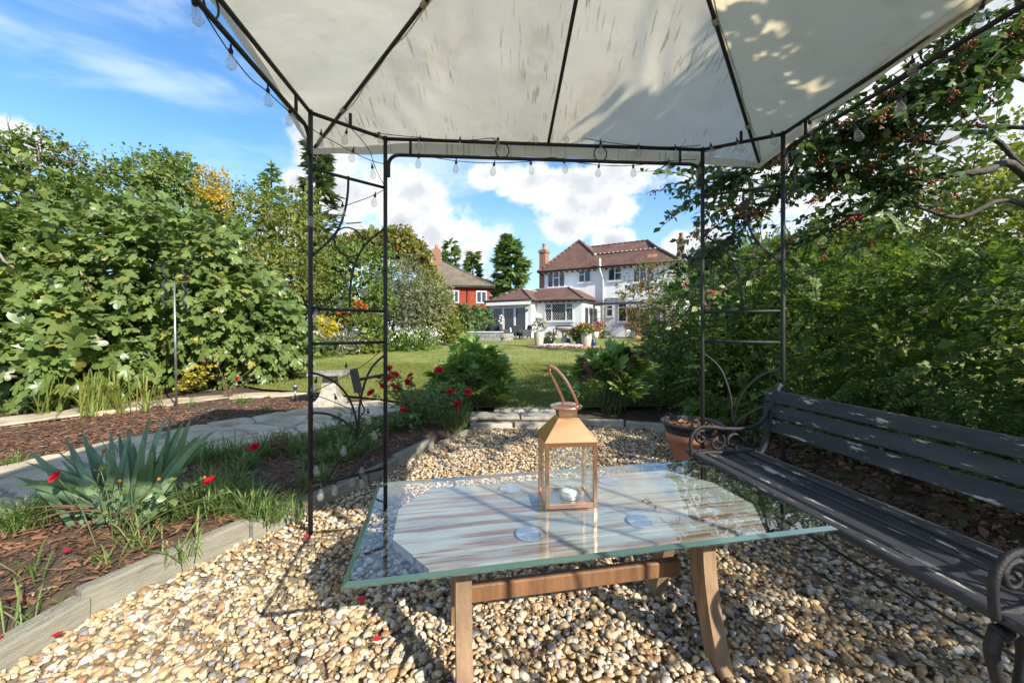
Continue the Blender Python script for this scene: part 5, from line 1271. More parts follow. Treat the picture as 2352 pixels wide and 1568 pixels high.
for i in range(24):               # rafter feet under the eaves
    a = -.2+i*(WL+.4)/23; mb = MB(); hbox(mb, a-.03, a+.03, 0, ov-.02, ZV-.22, ZV-.13); hp('rafter_foot', mb, 'gutter_black')
mb = MB(); hbox(mb, -ov+.02, WL+ov-.02, -.05, ov-.03, ZV-.128, ZV-.105); hp('soffit', mb, 'white_pvc')
def window(par_px, b, cols, rows=None, sill=True, name='window', lead=False, depth=.06, base=None):
    x0, y0, x1, y1 = par_px; a0, a1 = aof(x0, b), aof(x1, b); xm = (x0+x1)/2; z1, z0 = zof(xm, y0, b), zof(xm, y1, b)
    fr = .055; mb = MB()
    hbox(mb, a0, a1, b, b+depth, z1-fr, z1); hbox(mb, a0, a1, b, b+depth, z0, z0+fr); hbox(mb, a0, a0+fr, b, b+depth-.001, z0+fr, z1-fr); hbox(mb, a1-fr, a1, b, b+depth-.001, z0+fr, z1-fr)
    edges = [0]
    tot = sum(cols)
    for c in cols: edges.append(edges[-1]+c/tot)
    for e in edges[1:-1]: aa = a0+(a1-a0)*e; hbox(mb, aa-.035, aa+.035, b, b+depth-.002, z0+fr, z1-fr)
    if rows:
        for (ci, zf) in rows: l_, r_ = a0+(a1-a0)*edges[ci], a0+(a1-a0)*edges[ci+1]; zz = z0+(z1-z0)*zf; hbox(mb, l_+.036, r_-.036, b, b+depth-.003, zz-.03, zz+.03)
    w_ = hp(name, mb, 'white_pvc')
    for i in range(len(cols)):
        l_, r_ = a0+(a1-a0)*edges[i]+.03, a0+(a1-a0)*edges[i+1]-.03; mb = MB(); mb.add([hs(l_, b+.02, z0+fr-.01), hs(r_, b+.02, z0+fr-.01), hs(r_, b+.02, z1-fr+.01), hs(l_, b+.02, z1-fr+.01)], [(0, 1, 2, 3)]); hp('pane', mb, 'window_glass', w_)
        if lead:
            mb = MB(); hh = z1-z0-2*fr; ww = r_-l_; st_ = .17; nn = int((ww+hh)/st_)+1
            for k in range(-nn, nn):
                for s in (1, -1):
                    pts = []
                    for q in range(13):
                        aa = l_+ww*q/12; zz = z0+fr+s*(aa-l_)*1.35+k*st_*1.35+(hh if s < 0 else 0)
                        if z0+fr <= zz <= z1-fr: pts.append(hs(aa, b+.024, zz))
                    if len(pts) > 1: mb.tube([pts[0], pts[-1]], .009, 3, cap=False)
            hp('lead_lattice', mb, 'lead', w_)
    if sill: mb = MB(); hbox(mb, a0-.08, a1+.08, b, b+.13, z0-.09, z0-.004); hp('sill', mb, 'white_pvc', w_)
    return w_
window((1258, 627, 1298, 660), 0, [1, 1, 1], [(1, .66)], lead=True); window((1329.5, 621, 1357.5, 648), 0, [1, 1], [(0, .66)]); window((1397, 616.5, 1428.5, 644.6), 0, [1, 1], [(1, .62)]); window((1455, 613, 1503, 648), 0, [1, 1, 1.2], [(1, .66)])
window((1393, 701, 1408, 727), 0, [1], [(0, .68)]); window((1420, 697, 1440, 739), 0, [1], [(0, .78)])
mb = MB(); a0 = aof(1442, 0); hbox(mb, a0, a0+.9, 0, .05, GZ, GZ+2.15); d_ = hp('back_door', mb, 'anthracite'); mb = MB(); hbox(mb, a0+.1, a0+.8, .05, .056, GZ+.9, GZ+2.0); hp('pane', mb, 'window_glass', d_)
a1 = aof(1520, 0); mb = MB(); hbox(mb, a1-1.6, a1, 0, .05, GZ, GZ+2.15); d_ = hp('patio_door', mb, 'white_pvc')
for k in range(2): mb = MB(); hbox(mb, a1-1.5+k*.75, a1-.85+k*.75, .05, .056, GZ+.12, GZ+2.05); hp('pane', mb, 'window_glass', d_)
# soil pipe, downpipes, alarm box
def pipe(px, py0, z1, b, r, name='downpipe', mat='white_pvc', jog=True):
    a = aof(px, b); z0 = zof(px, py0, b); pts = [hs(a-.12, b+.35, z0+.0), hs(a-.12, b+.35, ZV-.25), hs(a, b+.02, ZV-.9), hs(a, b+.02, z1)] if jog else [hs(a, b, z0), hs(a, b, z1)]
    mb = MB(); mb.tube(pts, r, 8); hp(name, mb, mat)
pipe(1385, 595, GZ, .08, .075, 'soil_pipe'); mb = MB(); mb.tube([hs(WL+.1, -1.2, ZV-.15), hs(WL+.08, -1.0, ZV-.6), hs(WL+.08, -1.0, GZ)], .05, 7); hp('downpipe', mb, 'white_pvc')
mb = MB(); mb.tube([hs(aof(1387, .07), .07, 3.35), hs(aof(1440, .07), .07, 3.45)], .05, 7); hp('waste_pipe', mb, 'white_pvc')
mb = MB(); aa = aof(1441, 0); hbox(mb, aa-.16, aa+.16, 0, .1, zof(1441, 633, 0), zof(1441, 622, 0)); al = hp('alarm_box', mb, 'white_pvc')
mb = MB(); q = hs(aa, .105, zof(1441, 627, 0)); mb.slab([q+HX*x_+Vector((0, 0, z_)) for x_, z_ in ((-.06, 0), (0, -.07), (.06, 0), (0, .07))], HN*.004); hp('diamond_mark', mb, 'gutter_black', al)
# vent tile on the roof
q, qb = onslope(1497, 592); mb = MB(); mb.slab([q+HX*-.35, q+HX*.35, q+HX*.35-HN*.3+Vector((0, 0, .27)), q+HX*-.35-HN*.3+Vector((0, 0, .27))], (0, 0, .05)); hp('roof_vent', mb, 'brick_red')
# chimneys
def chimney(px0, px1, ytop, b, zb, mat, pots, potmat='terracotta'):
    xm = (px0+px1)/2; a0, a1 = aof(px0, b), aof(px1, b); zt = zof(xm, ytop, b); mb = MB(); hbox(mb, a0, a1, b-.7, b, zb, zt-.25); ch = hp('chimney', mb, mat)
    mb = MB(); hbox(mb, a0-.07, a1+.07, b-.77, b+.07, zt-.25, zt-.08); hbox(mb, a0-.02, a1+.02, b-.72, b+.02, zt-.08, zt); hp('chimney_cap', mb, mat, ch)
    for i in range(pots): c = hs((a0+a1)/2, b-.35-.0*i, zt); mb = MB(); mb.lathe([(.17, -.02), (.15, .1), (.13, .45), (.16, .47), (.16, .55), (.11, .56)], c, 12); hp('chimney_pot', mb, potmat, ch)
    return ch
chimney(1238.5, 1252.5, 573, -.4, GZ, 'brick_red', 1); chimney(1555, 1570, 549, -4.0, ZV-.5, 'brick_brown', 2)
# side wall details and the dark slate lean-to behind
mb = MB(); hbox(mb, WL, WL+1.5, -DP-2.5, -DP+.3, GZ, ZV-.35); hp('rear_wing', mb, 'anthracite')

# ---- single storey extension
def ext_roof(a0, a1, b0, b1, ze, zt, ins, left=True, right=True):
    o_ = .28; q = [hs(a0-o_, b1+o_, ze), hs(a1+o_, b1+o_, ze), hs(a1-ins if right else a1+o_, b1-ins, zt), hs(a0+ins if left else a0-o_, b1-ins, zt)]
    mb = MB(); mb.slab(q, (0, 0, -.1)); hp('extension_roof', mb, 'roof_tile_new')
    if right: mb = MB(); mb.slab([q[1], hs(a1+o_, b0, ze), hs(a1-ins, b0, zt), q[2]], (0, 0, -.1)); hp('extension_roof', mb, 'roof_tile_new'); ridge(q[1], q[2], .09)
    if left: mb = MB(); mb.slab([hs(a0-o_, b0, ze), q[0], q[3], hs(a0+ins, b0, zt)], (0, 0, -.1)); hp('extension_roof', mb, 'roof_tile_new'); ridge(q[0], q[3], .09)
    mb = MB(); mb.slab([q[3]+Vector((0, 0, .01)), q[2]+Vector((0, 0, .01)), hs(a1-ins if right else a1+o_, b0, zt+.01), hs(a0+ins if left else a0-o_, b0, zt+.01)], (0, 0, .05)); hp('flat_lead_top', mb, 'lead')
    mb = MB(); mb.tube([q[0]+HN*.04, q[1]+HN*.04], .055, 6); hp('gutter', mb, 'gutter_black')
    if right: mb = MB(); mb.tube([q[1]+HX*.04, hs(a1+o_+.04, b0, ze)], .055, 6); hp('gutter', mb, 'gutter_black')
B2, B1 = 4.0, 4.8; a20, a21 = aof(1221, B2), aof(1337, B2); a10, a11 = aof(1124.5, B1), aof(1220, B1); ZX = 3.03
hp('extension_wall', hbox(MB(), a11-.1, a21, 0, B2, GZ-.3, ZX), 'white_render'); hp('extension_wall', hbox(MB(), a10, a11, -.3, B1, GZ-.3, ZX-.005), 'white_render')
ext_roof(a11-.4, a21, .02, B2, ZX+.02, 4.12, 1.75, left=False); ext_roof(a10, a11, -.3, B1, ZX+.03, 4.13, 1.75)
for i in range(9): a = a20+.3+i*(a21-a20-.3)/8; mb = MB(); hbox(mb, a-.03, a+.03, B2, B2+.24, ZX-.14, ZX-.08); hp('rafter_foot', mb, 'gutter_black')
window((1252, 696, 1317, 737), B2, [1.1, 2.2, 1.1], [(0, .72), (2, .72)], lead=True)
# grey plinth, bifold doors, awning, wall lamp
mb = MB(); hbox(mb, a11-.75, a11+.03, B1, B1+.03, GZ-.1, GZ+.75); hp('plinth', mb, 'grey_render')
x0, x1 = aof(1131, B1), aof(1209, B1); zb_, zt_ = GZ+.02, zof(1170, 705, B1)
mb = MB(); hbox(mb, x0-.06, x1+.06, B1, B1+.05, zt_, zt_+.09); hbox(mb, x0-.06, x0, B1, B1+.05, zb_, zt_); hbox(mb, x1, x1+.06, B1, B1+.05, zb_, zt_); bf = hp('bifold_frame', mb, 'white_pvc')
for k in range(3):
    l_, r_ = x0+(x1-x0)*k/3, x0+(x1-x0)*(k+1)/3; mb = MB()
    hbox(mb, l_, l_+.11, B1, B1+.07, zb_, zt_); hbox(mb, r_-.05, r_, B1, B1+.069, zb_, zt_); hbox(mb, l_+.11, r_-.05, B1, B1+.068, zt_-.08, zt_); hbox(mb, l_+.11, r_-.05, B1, B1+.068, zb_, zb_+.1); dd = hp('door_leaf', mb, 'white_pvc', bf)
    mb = MB(); mb.add([hs(l_+.1, B1+.03, zb_+.09), hs(r_-.04, B1+.03, zb_+.09), hs(r_-.04, B1+.03, zt_-.07), hs(l_+.1, B1+.03, zt_-.07)], [(0, 1, 2, 3)]); hp('pane', mb, 'window_glass', bf)
mb = MB(); l0, l1 = aof(1116, B1+.3), aof(1222, B1+.3); hbox(mb, l0, l1, B1+.02, B1+.32, 2.98, 3.16); aw = hp('awning_cassette', mb, 'anthracite')
mb = MB(); mb.slab([hs(l0+.05, B1+.33, 3.0), hs(l1-.05, B1+.33, 3.0), hs(l1-.05, B1+.42, 2.76), hs(l0+.05, B1+.42, 2.76)], HN*.02); hp('awning_valance', mb, 'awning_cloth', aw)
mb = MB(); q = hs(a11-.28, B1+.1, 2.5); mb.tube([q, q+Vector((0, 0, -.22))], .06, 8); hp('wall_lamp', mb, 'gutter_black')
mb = MB(); q = hs(a21-.35, B2+.06, 2.72); mb.blob(q, (.13, .1, .08), 1); hp('bulkhead_lamp', mb, 'white_pvc')
# side doors of the extension, facing right
for k in range(3):
    mb = MB(); b0 = B2-.35-k*.95; hbox(mb, a21, a21+.04, b0-.85, b0, GZ+.02, GZ+2.2); sd = hp('side_door', mb, 'white_pvc'); mb = MB(); hbox(mb, a21+.04, a21+.046, b0-.75, b0-.1, GZ+.14, GZ+2.1); hp('pane', mb, 'window_glass', sd)
# ---- veranda in the corner
v0, v1, VB = a21+.45, WL-.1, 2.9; zf, zbk = 2.72, 3.22
mb = MB(); hbox(mb, v0-.05, v1, VB-.09, VB, zf-.04, zf+.13); hp('veranda_beam', mb, 'anthracite')
for a in (v0, (v0+v1)/2+.6, v1-.1): mb = MB(); hbox(mb, a-.05, a+.05, VB-.085, VB-.005, GZ, zf-.04); hp('veranda_post', mb, 'anthracite')
glassmat('veranda_glass', (.86, .88, .88), 1.6, 1.5, .02, .28, (.62, .62, .58))
for k in range(6):
    a = v0+(v1-v0)*k/6; a2 = v0+(v1-v0)*(k+1)/6-.05; mb = MB(); mb.add([hs(a+.05, VB, zf+.15), hs(a2, VB, zf+.15), hs(a2, .06, zbk), hs(a+.05, .06, zbk)], [(0, 1, 2, 3)]); hp('roof_pane', mb, 'veranda_glass')
    mb = MB(); mb.tube([hs(a+.02, VB, zf+.15), hs(a+.02, .05, zbk)], .035, 4); hp('glazing_bar', mb, 'anthracite')

# patio
mb = MB(); q = [hs(a10-3.2, B1+1.9, 0), hs(a21+.2, B1+1.7, 0), hs(a21+1.4, B2+.2, 0), hs(WL+1.5, B2-.6, 0), hs(WL+2.5, -6, 0), hs(a10-3.2, -6, 0)]
mb.slab([v+Vector((0, 0, GZ-.2)) for v in q], (0, 0, .2)); struct('patio', mb, 'paving')
mb = MB(); q0 = hs(a21+.7, VB+.7, GZ); mb.lathe([(1.1, 0), (1.1, .14), (1.05, .15)], q0, 28); o = part('step', mb, 'brick_red'); tag(o, 'round brick edged step below the veranda', 'step')

# ---- the red tile-hung neighbour
rh = thing('red_house', 'neighbouring house with red tile hung walls and grey brown roof', 'house', (-3.4, 38, .4))
def rp(name, mb, mat, par=None): return part(name, mb, mat, par or rh, world=rh)
RA = R(-12); RX = Vector((math.cos(RA), -math.sin(RA), 0)); RN = Vector((-math.sin(RA), -math.cos(RA), 0)); RO = P(1125, 700, 39); RO.z = 0
def rs_(a, b, z): return RO+RX*a+RN*b+Vector((0, 0, z))
def rbox(mb, a0, a1, b0, b1, z0, z1): mb.slab([rs_(a0, b0, z0), rs_(a0, b1, z0), rs_(a1, b1, z0), rs_(a1, b0, z0)], (0, 0, z1-z0)); return mb
ze = 5.15; rp('wall', rbox(MB(), -7, 0, -8, 0, 0, ze), 'tile_hung_red')
q = [rs_(-7.4, .45, ze), rs_(.45, .45, ze), rs_(.45, -8.4, ze), rs_(-7.4, -8.4, ze)]; r1, r2 = rs_(-4.35, -3.8, 8.15), rs_(-4.6, -4.3, 8.15)
for f_, nm in (([q[0], q[1], r1], 'roof_front'), ([q[1], q[2], r2, r1], 'roof_right'), ([q[2], q[3], r2], 'roof_back'), ([q[3], q[0], r1, r2], 'roof_left')): mb = MB(); mb.slab(f_, (0, 0, -.12)); rp(nm, mb, 'roof_tile_grey')
mb = MB(); mb.tube([q[1], r1], .1, 6); rp('hip_tiles', mb, 'roof_tile_grey'); mb = MB(); mb.tube([q[0], q[1], q[2]], .07, 5); rp('gutter', mb, 'gutter_black')
for a0, a1, b in ((-1.35, -.3, 0), (-3.9, -3.0, 0)):
    mb = MB(); rbox(mb, a0, a1, b, b+.06, 3.55, 4.75); w_ = rp('window', mb, 'white_pvc')
    for k in range(2): mb = MB(); rbox(mb, a0+.1+k*(a1-a0-.1)/2, a0+(k+1)*(a1-a0-.1)/2, b+.06, b+.066, 3.65, 4.65); rp('pane', mb, 'window_glass', w_)
mb = MB(); mb.tube([rs_(-2.2, .08, ze-.1), rs_(-2.2, .08, 1)], .05, 6); rp('downpipe', mb, 'gutter_black')
c = P(1003, 575, 41); mb = MB(); mb.box((c.x, c.y, c.z-1.2), (.75, .75, 2.6)); ch = rp('chimney', mb, 'brick_red'); mb = MB(); mb.lathe([(.2, 0), (.17, .5)], (c.x, c.y, c.z+.1), 10); rp('chimney_pot', mb, 'terracotta', ch)

# roof glimpsed over the hedge
bg_ = thing('bungalow', 'low bungalow with brown roof glimpsed behind the right hand trees', 'house', (14.5, 17, .1))
mb = MB(); mb.box((15.5, 17.5, 1.6), (7, 5, 3.2)); part('wall', mb, 'brick_brown', bg_, world=bg_)
mb = MB(); mb.slab([(11.6, 14.6, 3.1), (19.4, 14.6, 3.1), (19.4, 17.5, 5.0), (11.6, 17.5, 5.0)], (0, 0, .12)); mb.slab([(11.6, 20.4, 3.1), (19.4, 20.4, 3.1), (19.4, 17.5, 5.0), (11.6, 17.5, 5.0)], (0, 0, .12)); part('roof', mb, 'roof_tile', bg_, world=bg_)

# ================================================================== things on the lawn and patio
def at(px, py, Y): p = P(px, py, Y); return Vector((p.x, p.y, lawn_z(Y)))
BC_ = at(1291, 799, 16.5); ZL = lawn_z(16.5)
mk_brick('brick_paver', (.38, .17, .10), (.30, .12, .07), (.35, .28, .22))
cr_ = thing('brick_circle', 'round brick paved bed edge under the bird bath', 'brick circle', tuple(BC_))
mb = MB(); mb.lathe([(1.48, -.05), (1.48, .035), (.2, .035)], k=48, smooth=False); part('base', mb, 'joint_mortar', cr_)
BRK = MB(); BRK.box((0, 0, 0), (.21, .10, .06), None, .008); BRK = BRK.mesh('brick'); BRK.materials.append(plain('loose_brick', (.36, .165, .10), .9, .25, 12, isl=.22))
for ring, rr_ in enumerate((1.40, 1.18)):
    n_ = int(2*PI*rr_/(.108 if ring == 0 else .222))
    for k in range(n_):
        a = 2*PI*k/n_; o = link('brick', BRK, cr_); o.location = (rr_*math.cos(a), rr_*math.sin(a), .022); o.rotation_euler = (0, 0, a+(0 if ring == 0 else PI/2))
        if ring == 0: o.rotation_euler.z = a
plain('white_cobble', (.62, .57, .50), .8, .2, 9)
V, Fc = None, None
n = 420; a = RNG.uniform(0, 6.28, n); r_ = 1.0*np.sqrt(RNG.uniform(0, 1, n)); bm = bmesh.new(); bmesh.ops.create_icosphere(bm, subdivisions=1, radius=1); bm.verts.index_update(); tv = np.array([v.co[:] for v in bm.verts])*np.array([1, .8, .6]); tf = np.array([[v.index for v in f.verts] for f in bm.faces]); bm.free()
V, Fc = scatter(tv, tf, np.stack([np.cos(a)*r_, np.sin(a)*r_-.1, .06+.05*(1-r_)+RNG.uniform(0, .03, n)], 1), rdir(n)*[1, 1, .3], rdir(n)*.4+np.array([0, 0, 1]), RNG.uniform(.04, .085, n))
o = nmesh('white_cobbles', V, Fc, 'white_cobble', kind='stuff', smooth=True); o.location = BC_; tag(o, 'heap of white cobbles round the bird bath foot', 'cobbles')
bb = thing('bird_bath', 'carved pale stone bird bath on a baluster stem in the brick circle', 'bird bath', (BC_.x+.07, BC_.y-.1, ZL+.03))
mb = MB(); mb.lathe([(.16, 0), (.17, .05), (.13, .09), (.10, .13), (.125, .20), (.135, .26), (.10, .33), (.07, .37), (.085, .42), (.085, .5), (.11, .56), (.15, .60), (.10, .62)], k=16); part('stem', mb, 'pale_stone', bb)
mb = MB(); mb.lathe([(.12, .60), (.24, .645), (.32, .68), (.345, .70), (.345, .775), (.31, .78), (.28, .73), (.05, .70)], k=24, capt=True); part('basin', mb, 'pale_stone', bb)
mb = MB()
for k in range(24): aa = 2*PI*k/24; mb.blob((.345*math.cos(aa), .345*math.sin(aa), .74), (.03, .03, .032), 1)
part('rim_carving', mb, 'lichen_stone', bb)
leafmat('silver_leaf', [(.36, .38, .33), (.46, .47, .43), (.28, .31, .25)], .7, .25, .2); leafmat('bright_leaf', [(.10, .17, .03), (.16, .24, .05), (.07, .12, .03)], .5, .3, .3)
leafmat('orange_bloom', [(.60, .22, .05), (.62, .34, .08), (.58, .20, .10), (.65, .45, .30)], .6, .3, .2); leafmat('pink_bloom', [(.55, .12, .20), (.60, .22, .26), (.62, .30, .32)], .6, .3, .2); leafmat('white_bloom', [(.74, .74, .74), (.68, .68, .70)], .6, .3, .2)
leafmat('orange_red_bloom', [(.66, .10, .02), (.60, .16, .03)], .6, .3, .2)
plain('glaze_black', (.012, .014, .018), .12, .3, 6, spec=.7); plain('glaze_blue', (.012, .03, .20), .1, .3, 6, spec=.7); plain('cream_pot', (.47, .43, .36), .7, .12, 12); plain('grey_pot', (.20, .19, .175), .75, .3, 9); plain('white_pot', (.78, .78, .77), .4, .05, 6); plain('pink_clay', (.52, .22, .15), .8, .2, 9)
def pot(name, label, px, py, Y, prof, mat, plants=(), zb=None, group=None, k=20):
    p = at(px, py, Y); p.z = zb if zb is not None else ZL+.035
    r = thing(name, label, 'plant pot', tuple(p), group=group); mb = MB(); mb.lathe(prof, k=k, capt=False); part('pot_body', mb, mat, r)
    zt = prof[-1][1]; rt = prof[-1][0]; mb = MB(); mb.lathe([(rt*.95, zt-.05), (.01, zt-.03)], k=k); part('soil_fill', mb, 'soil', r)
    for (ells, n, size, lm, nm, cl) in plants:
        crown(nm, ells, n, size, lm, r, (0, 0, 0), clumps=cl, spread=.2, inner=False, up=.6)
    return r
TALL = [(.14, 0), (.16, .03), (.21, .45), (.255, .70), (.265, .80), (.255, .82), (.23, .80)]
pot('tall_planter', 'tall cream planter with silvery white foliage beside the bird bath', 1238, 796, 16.3, [(.15, 0), (.16, .04), (.20, .3), (.235, .56), (.23, .58), (.21, .56)], 'cream_pot', [([((0, 0, .82), (.27, .27, .3))], 900, .07, 'silver_leaf', 'foliage', 30)])
pot('tall_planter', 'tall cream planter with orange blooms beside the blue jar', 1347, 797, 15.9, [(.16, 0), (.17, .03), (.21, .3), (.225, .48), (.205, .56), (.19, .57), (.18, .54)], 'cream_pot', [([((0, 0, .68), (.33, .3, .2))], 700, .075, 'bright_leaf', 'foliage', 26), ([((-.05, -.05, .78), (.36, .28, .15))], 260, .06, 'orange_bloom', 'blooms', 30)])
pot('black_pot', 'round glossy black pot of trailing greenery on the brick circle', 1262, 795, 16.4, [(.11, 0), (.17, .08), (.185, .2), (.16, .30), (.15, .31)], 'glaze_black', [([((0, 0, .38), (.26, .24, .16))], 600, .06, 'bright_leaf', 'foliage', 26)])
pot('black_pot', 'glossy black pot with small red bloom behind the bird bath', 1302, 791, 17.1, [(.11, 0), (.17, .1), (.17, .24), (.14, .30)], 'glaze_black', [([((0, 0, .38), (.17, .17, .13))], 250, .06, 'bright_leaf', 'foliage', 14), ([((0, 0, .5), (.1, .1, .07))], 40, .06, 'orange_red_bloom', 'blooms', 6)])
pot('grey_pot', 'grey clay pot with pink and orange blooms next to the tall planter', 1332, 795, 16.3, [(.12, 0), (.14, .03), (.19, .26), (.20, .28), (.18, .27)], 'grey_pot', [([((-.1, 0, .46), (.26, .24, .22))], 600, .09, 'bright_leaf', 'foliage', 22), ([((-.1, -.05, .63), (.28, .24, .12))], 160, .07, 'orange_bloom', 'blooms', 22), ([((-.12, -.08, .58), (.2, .2, .1))], 60, .06, 'pink_bloom', 'pink_blooms', 10)])
pot('ball_pot', 'small dark ball pot behind the silver leaved planter', 1244, 794, 16.9, [(.1, 0), (.15, .1), (.14, .22), (.1, .27)], 'glaze_black')
r = thing('blue_jar', 'small glossy cobalt blue lidded jar on the brick circle', 'jar', tuple(at(1362, 796, 16.2)+Vector((0, 0, .04)))); mb = MB(); mb.lathe([(.09, 0), (.125, .06), (.13, .16), (.10, .24), (.06, .26)], k=18); part('jar_body', mb, 'glaze_blue', r); mb = MB(); mb.lathe([(.07, .262), (.075, .28), (.03, .31), (.02, .335)], k=14); part('lid', mb, 'grey_pot', r)
# pots by the veranda
PZ = GZ+.0
pot('urn_planter', 'tall pink clay urn of mixed blooms at the veranda post', 1377, 772, 25.6, [(.15, 0), (.2, .1), (.14, .2), (.2, .45), (.27, .7), (.25, .72)], 'pink_clay', [([((0, 0, .85), (.4, .35, .2))], 400, .09, 'pink_bloom', 'blooms', 26), ([((0, 0, .78), (.35, .3, .18))], 400, .09, 'bright_leaf', 'foliage', 20)], zb=PZ)
pot('low_pot', 'low wide pot with a rounded green plant by the brick step', 1391, 772, 25.4, [(.2, 0), (.28, .16), (.27, .17)], 'grey_pot', [([((0, 0, .26), (.3, .28, .18))], 600, .06, 'bright_leaf', 'foliage', 26)], zb=PZ)
pot('white_vase', 'slender white vase planter with pink blooms by the back door', 1442, 771, 25.6, [(.13, 0), (.15, .1), (.2, .55), (.19, .56)], 'white_pot', [([((0, 0, .75), (.22, .2, .25))], 320, .08, 'pink_bloom', 'blooms', 18), ([((0, 0, .68), (.2, .2, .2))], 220, .08, 'bright_leaf', 'foliage', 14)], zb=PZ)
pot('low_pot', 'low pot with a ball of grey heather beside the white vase', 1452, 773, 25.2, [(.2, 0), (.26, .15), (.25, .16)], 'grey_pot', [([((0, 0, .28), (.29, .27, .2))], 600, .05, 'silver_leaf', 'foliage', 26)], zb=PZ)
pot('tin_planter', 'pale tin planter of tumbling flowers at the extension corner', 1368, 774, 24.8, [(.14, 0), (.2, .4), (.19, .41)], 'white_pot', [([((0, 0, .55), (.35, .3, .25))], 420, .08, 'bright_leaf', 'foliage', 20), ([((-.05, -.1, .62), (.32, .25, .2))], 120, .08, 'pink_bloom', 'blooms', 16)], zb=PZ)
r = thing('terracotta_figure', 'orange terracotta figure on a square plinth by the veranda', 'statue', (at(1466, 774, 25.2).x, 25.2, PZ)); mb = MB(); mb.box((0, 0, .1), (.4, .4, .2), None, .02); part('plinth', mb, 'terracotta', r)
mb = MB(); mb.lathe([(.14, .2), (.16, .28), (.1, .36), (.15, .5), (.17, .62), (.1, .72), (.12, .8), (.2, .86), (.18, .9), (.05, .92)], k=14); part('figure', mb, 'terracotta', r)
# patio bench behind the bird bath
r = thing('patio_bench', 'dark slatted patio bench under the leaded window', 'bench', tuple(hs(aof(1293, B2+.9), B2+.9, GZ)), -HANG); 
for k in range(4): mb = MB(); mb.box((0, .15-k*.12, .43), (1.25, .1, .03)); part('seat_slat', mb, 'gutter_black', r)
for k in range(3): mb = MB(); mb.box((0, .24+.02*k, .56+k*.12), (1.2, .03, .08)); part('back_slat', mb, 'gutter_black', r)
for sx in (-1, 1):
    for y_ in (-.25, .22): mb = MB(); mb.box((sx*.6, y_, .28 if y_ < 0 else .42), (.05, .05, .56 if y_ < 0 else .84)); part('leg', mb, 'gutter_black', r)
    mb = MB(); mb.box((sx*.6, -.02, .6), (.055, .5, .04)); part('armrest', mb, 'gutter_black', r)
for i, (px, py) in enumerate([(1264, 757), (1276, 761)]):
    r = thing('garden_gnome', ['small red and white ornament by the patio bench leg', 'small red and white ornament in front of the patio bench seat'][i], 'ornament', tuple(hs(aof(px, B2+1.3), B2+1.3, GZ))); mb = MB(); mb.lathe([(.1, 0), (.12, .12), (.08, .22), (.03, .25)], k=10); part('body', mb, 'white_pot', r); mb = MB(); mb.lathe([(.09, .22), (.05, .34), (.005, .42)], k=10); part('hat', mb, 'petal_red', r)
# rattan set
plain('rattan', (.035, .037, .042), .65, .35, 60, .4, 120)
def rattan_chair(label, px, Y, rz, w=.62, sofa=False):
    p = at(px, 770, Y); r = thing('rattan_sofa' if sofa else 'rattan_chair', label, 'sofa' if sofa else 'chair', (p.x, p.y, GZ), rz, 'dark rattan furniture on the patio')
    mb = MB(); mb.box((0, 0, .26), (w, .6, .22), None, .02); part('seat', mb, 'rattan', r)
    mb = MB(); mb.box((0, .29, .55), (w, .09, .52), Matrix.Rotation(-.14, 3, 'X'), .02); part('backrest', mb, 'rattan', r)
    for s in (-1, 1):
        mb = MB(); mb.box((s*(w/2-.03), -.02, .44), (.075, .58, .24), None, .02); part('armrest', mb, 'rattan', r)
        for y_ in (-.26, .26): mb = MB(); mb.box((s*(w/2-.04), y_, .075), (.05, .05, .15)); part('leg', mb, 'rattan', r)
    return r
rattan_chair('dark rattan two seat sofa by the low stone wall', 1118, 24.6, 2.6, 1.25, True); rattan_chair('dark rattan armchair facing away beside the wind spinner', 1140, 24.0, 2.9); rattan_chair('dark rattan armchair behind the little rattan table', 1186, 24.9, -.2); rattan_chair('dark rattan armchair beside the grey plinth', 1206, 24.2, -1.2); rattan_chair('dark rattan armchair beside the sofa end', 1158, 23.7, 1.8)
p = at(1176, 770, 23.9); r = thing('rattan_table', 'low dark rattan table with a white ornament between the armchairs', 'table', (p.x, p.y, GZ)); mb = MB(); mb.box((0, 0, .36), (.55, .45, .05), None, .01); part('table_top', mb, 'rattan', r)
for sx in (-1, 1):
    for sy in (-1, 1): mb = MB(); mb.box((sx*.23, sy*.18, .17), (.05, .05, .34)); part('leg', mb, 'rattan', r)
r = thing('table_ornament', 'small white ornament standing on the rattan table', 'ornament', (p.x-.1, p.y, GZ+.385)); mb = MB(); mb.lathe([(.06, 0), (.08, .08), (.04, .16), (.06, .24), (.02, .28)], k=10); part('body', mb, 'white_pot', r)
p = at(1150, 786, 19.5); r = thing('wind_spinner', 'twin pole garden wind spinner with pale petals on the lawn', 'garden ornament', tuple(p)); mb = MB(); mb.tube([(0, 0, 0), (.02, 0, 1.15)], .011, 5); part('pole', mb, 'rust', r); mb = MB(); mb.tube([(.0, 0, .05), (.10, 0, .75)], .009, 5); part('side_pole', mb, 'rust', r)
mb = MB()
for k in range(9): a_ = 2*PI*k/9; mb.blob((.02+.10*math.cos(a_)*(.6+.4*(k % 2)), 0.03*math.sin(3*a_), 1.15+.2*math.sin(a_)), (.05, .02, .045), 1)
part('petals', mb, 'wax', r)
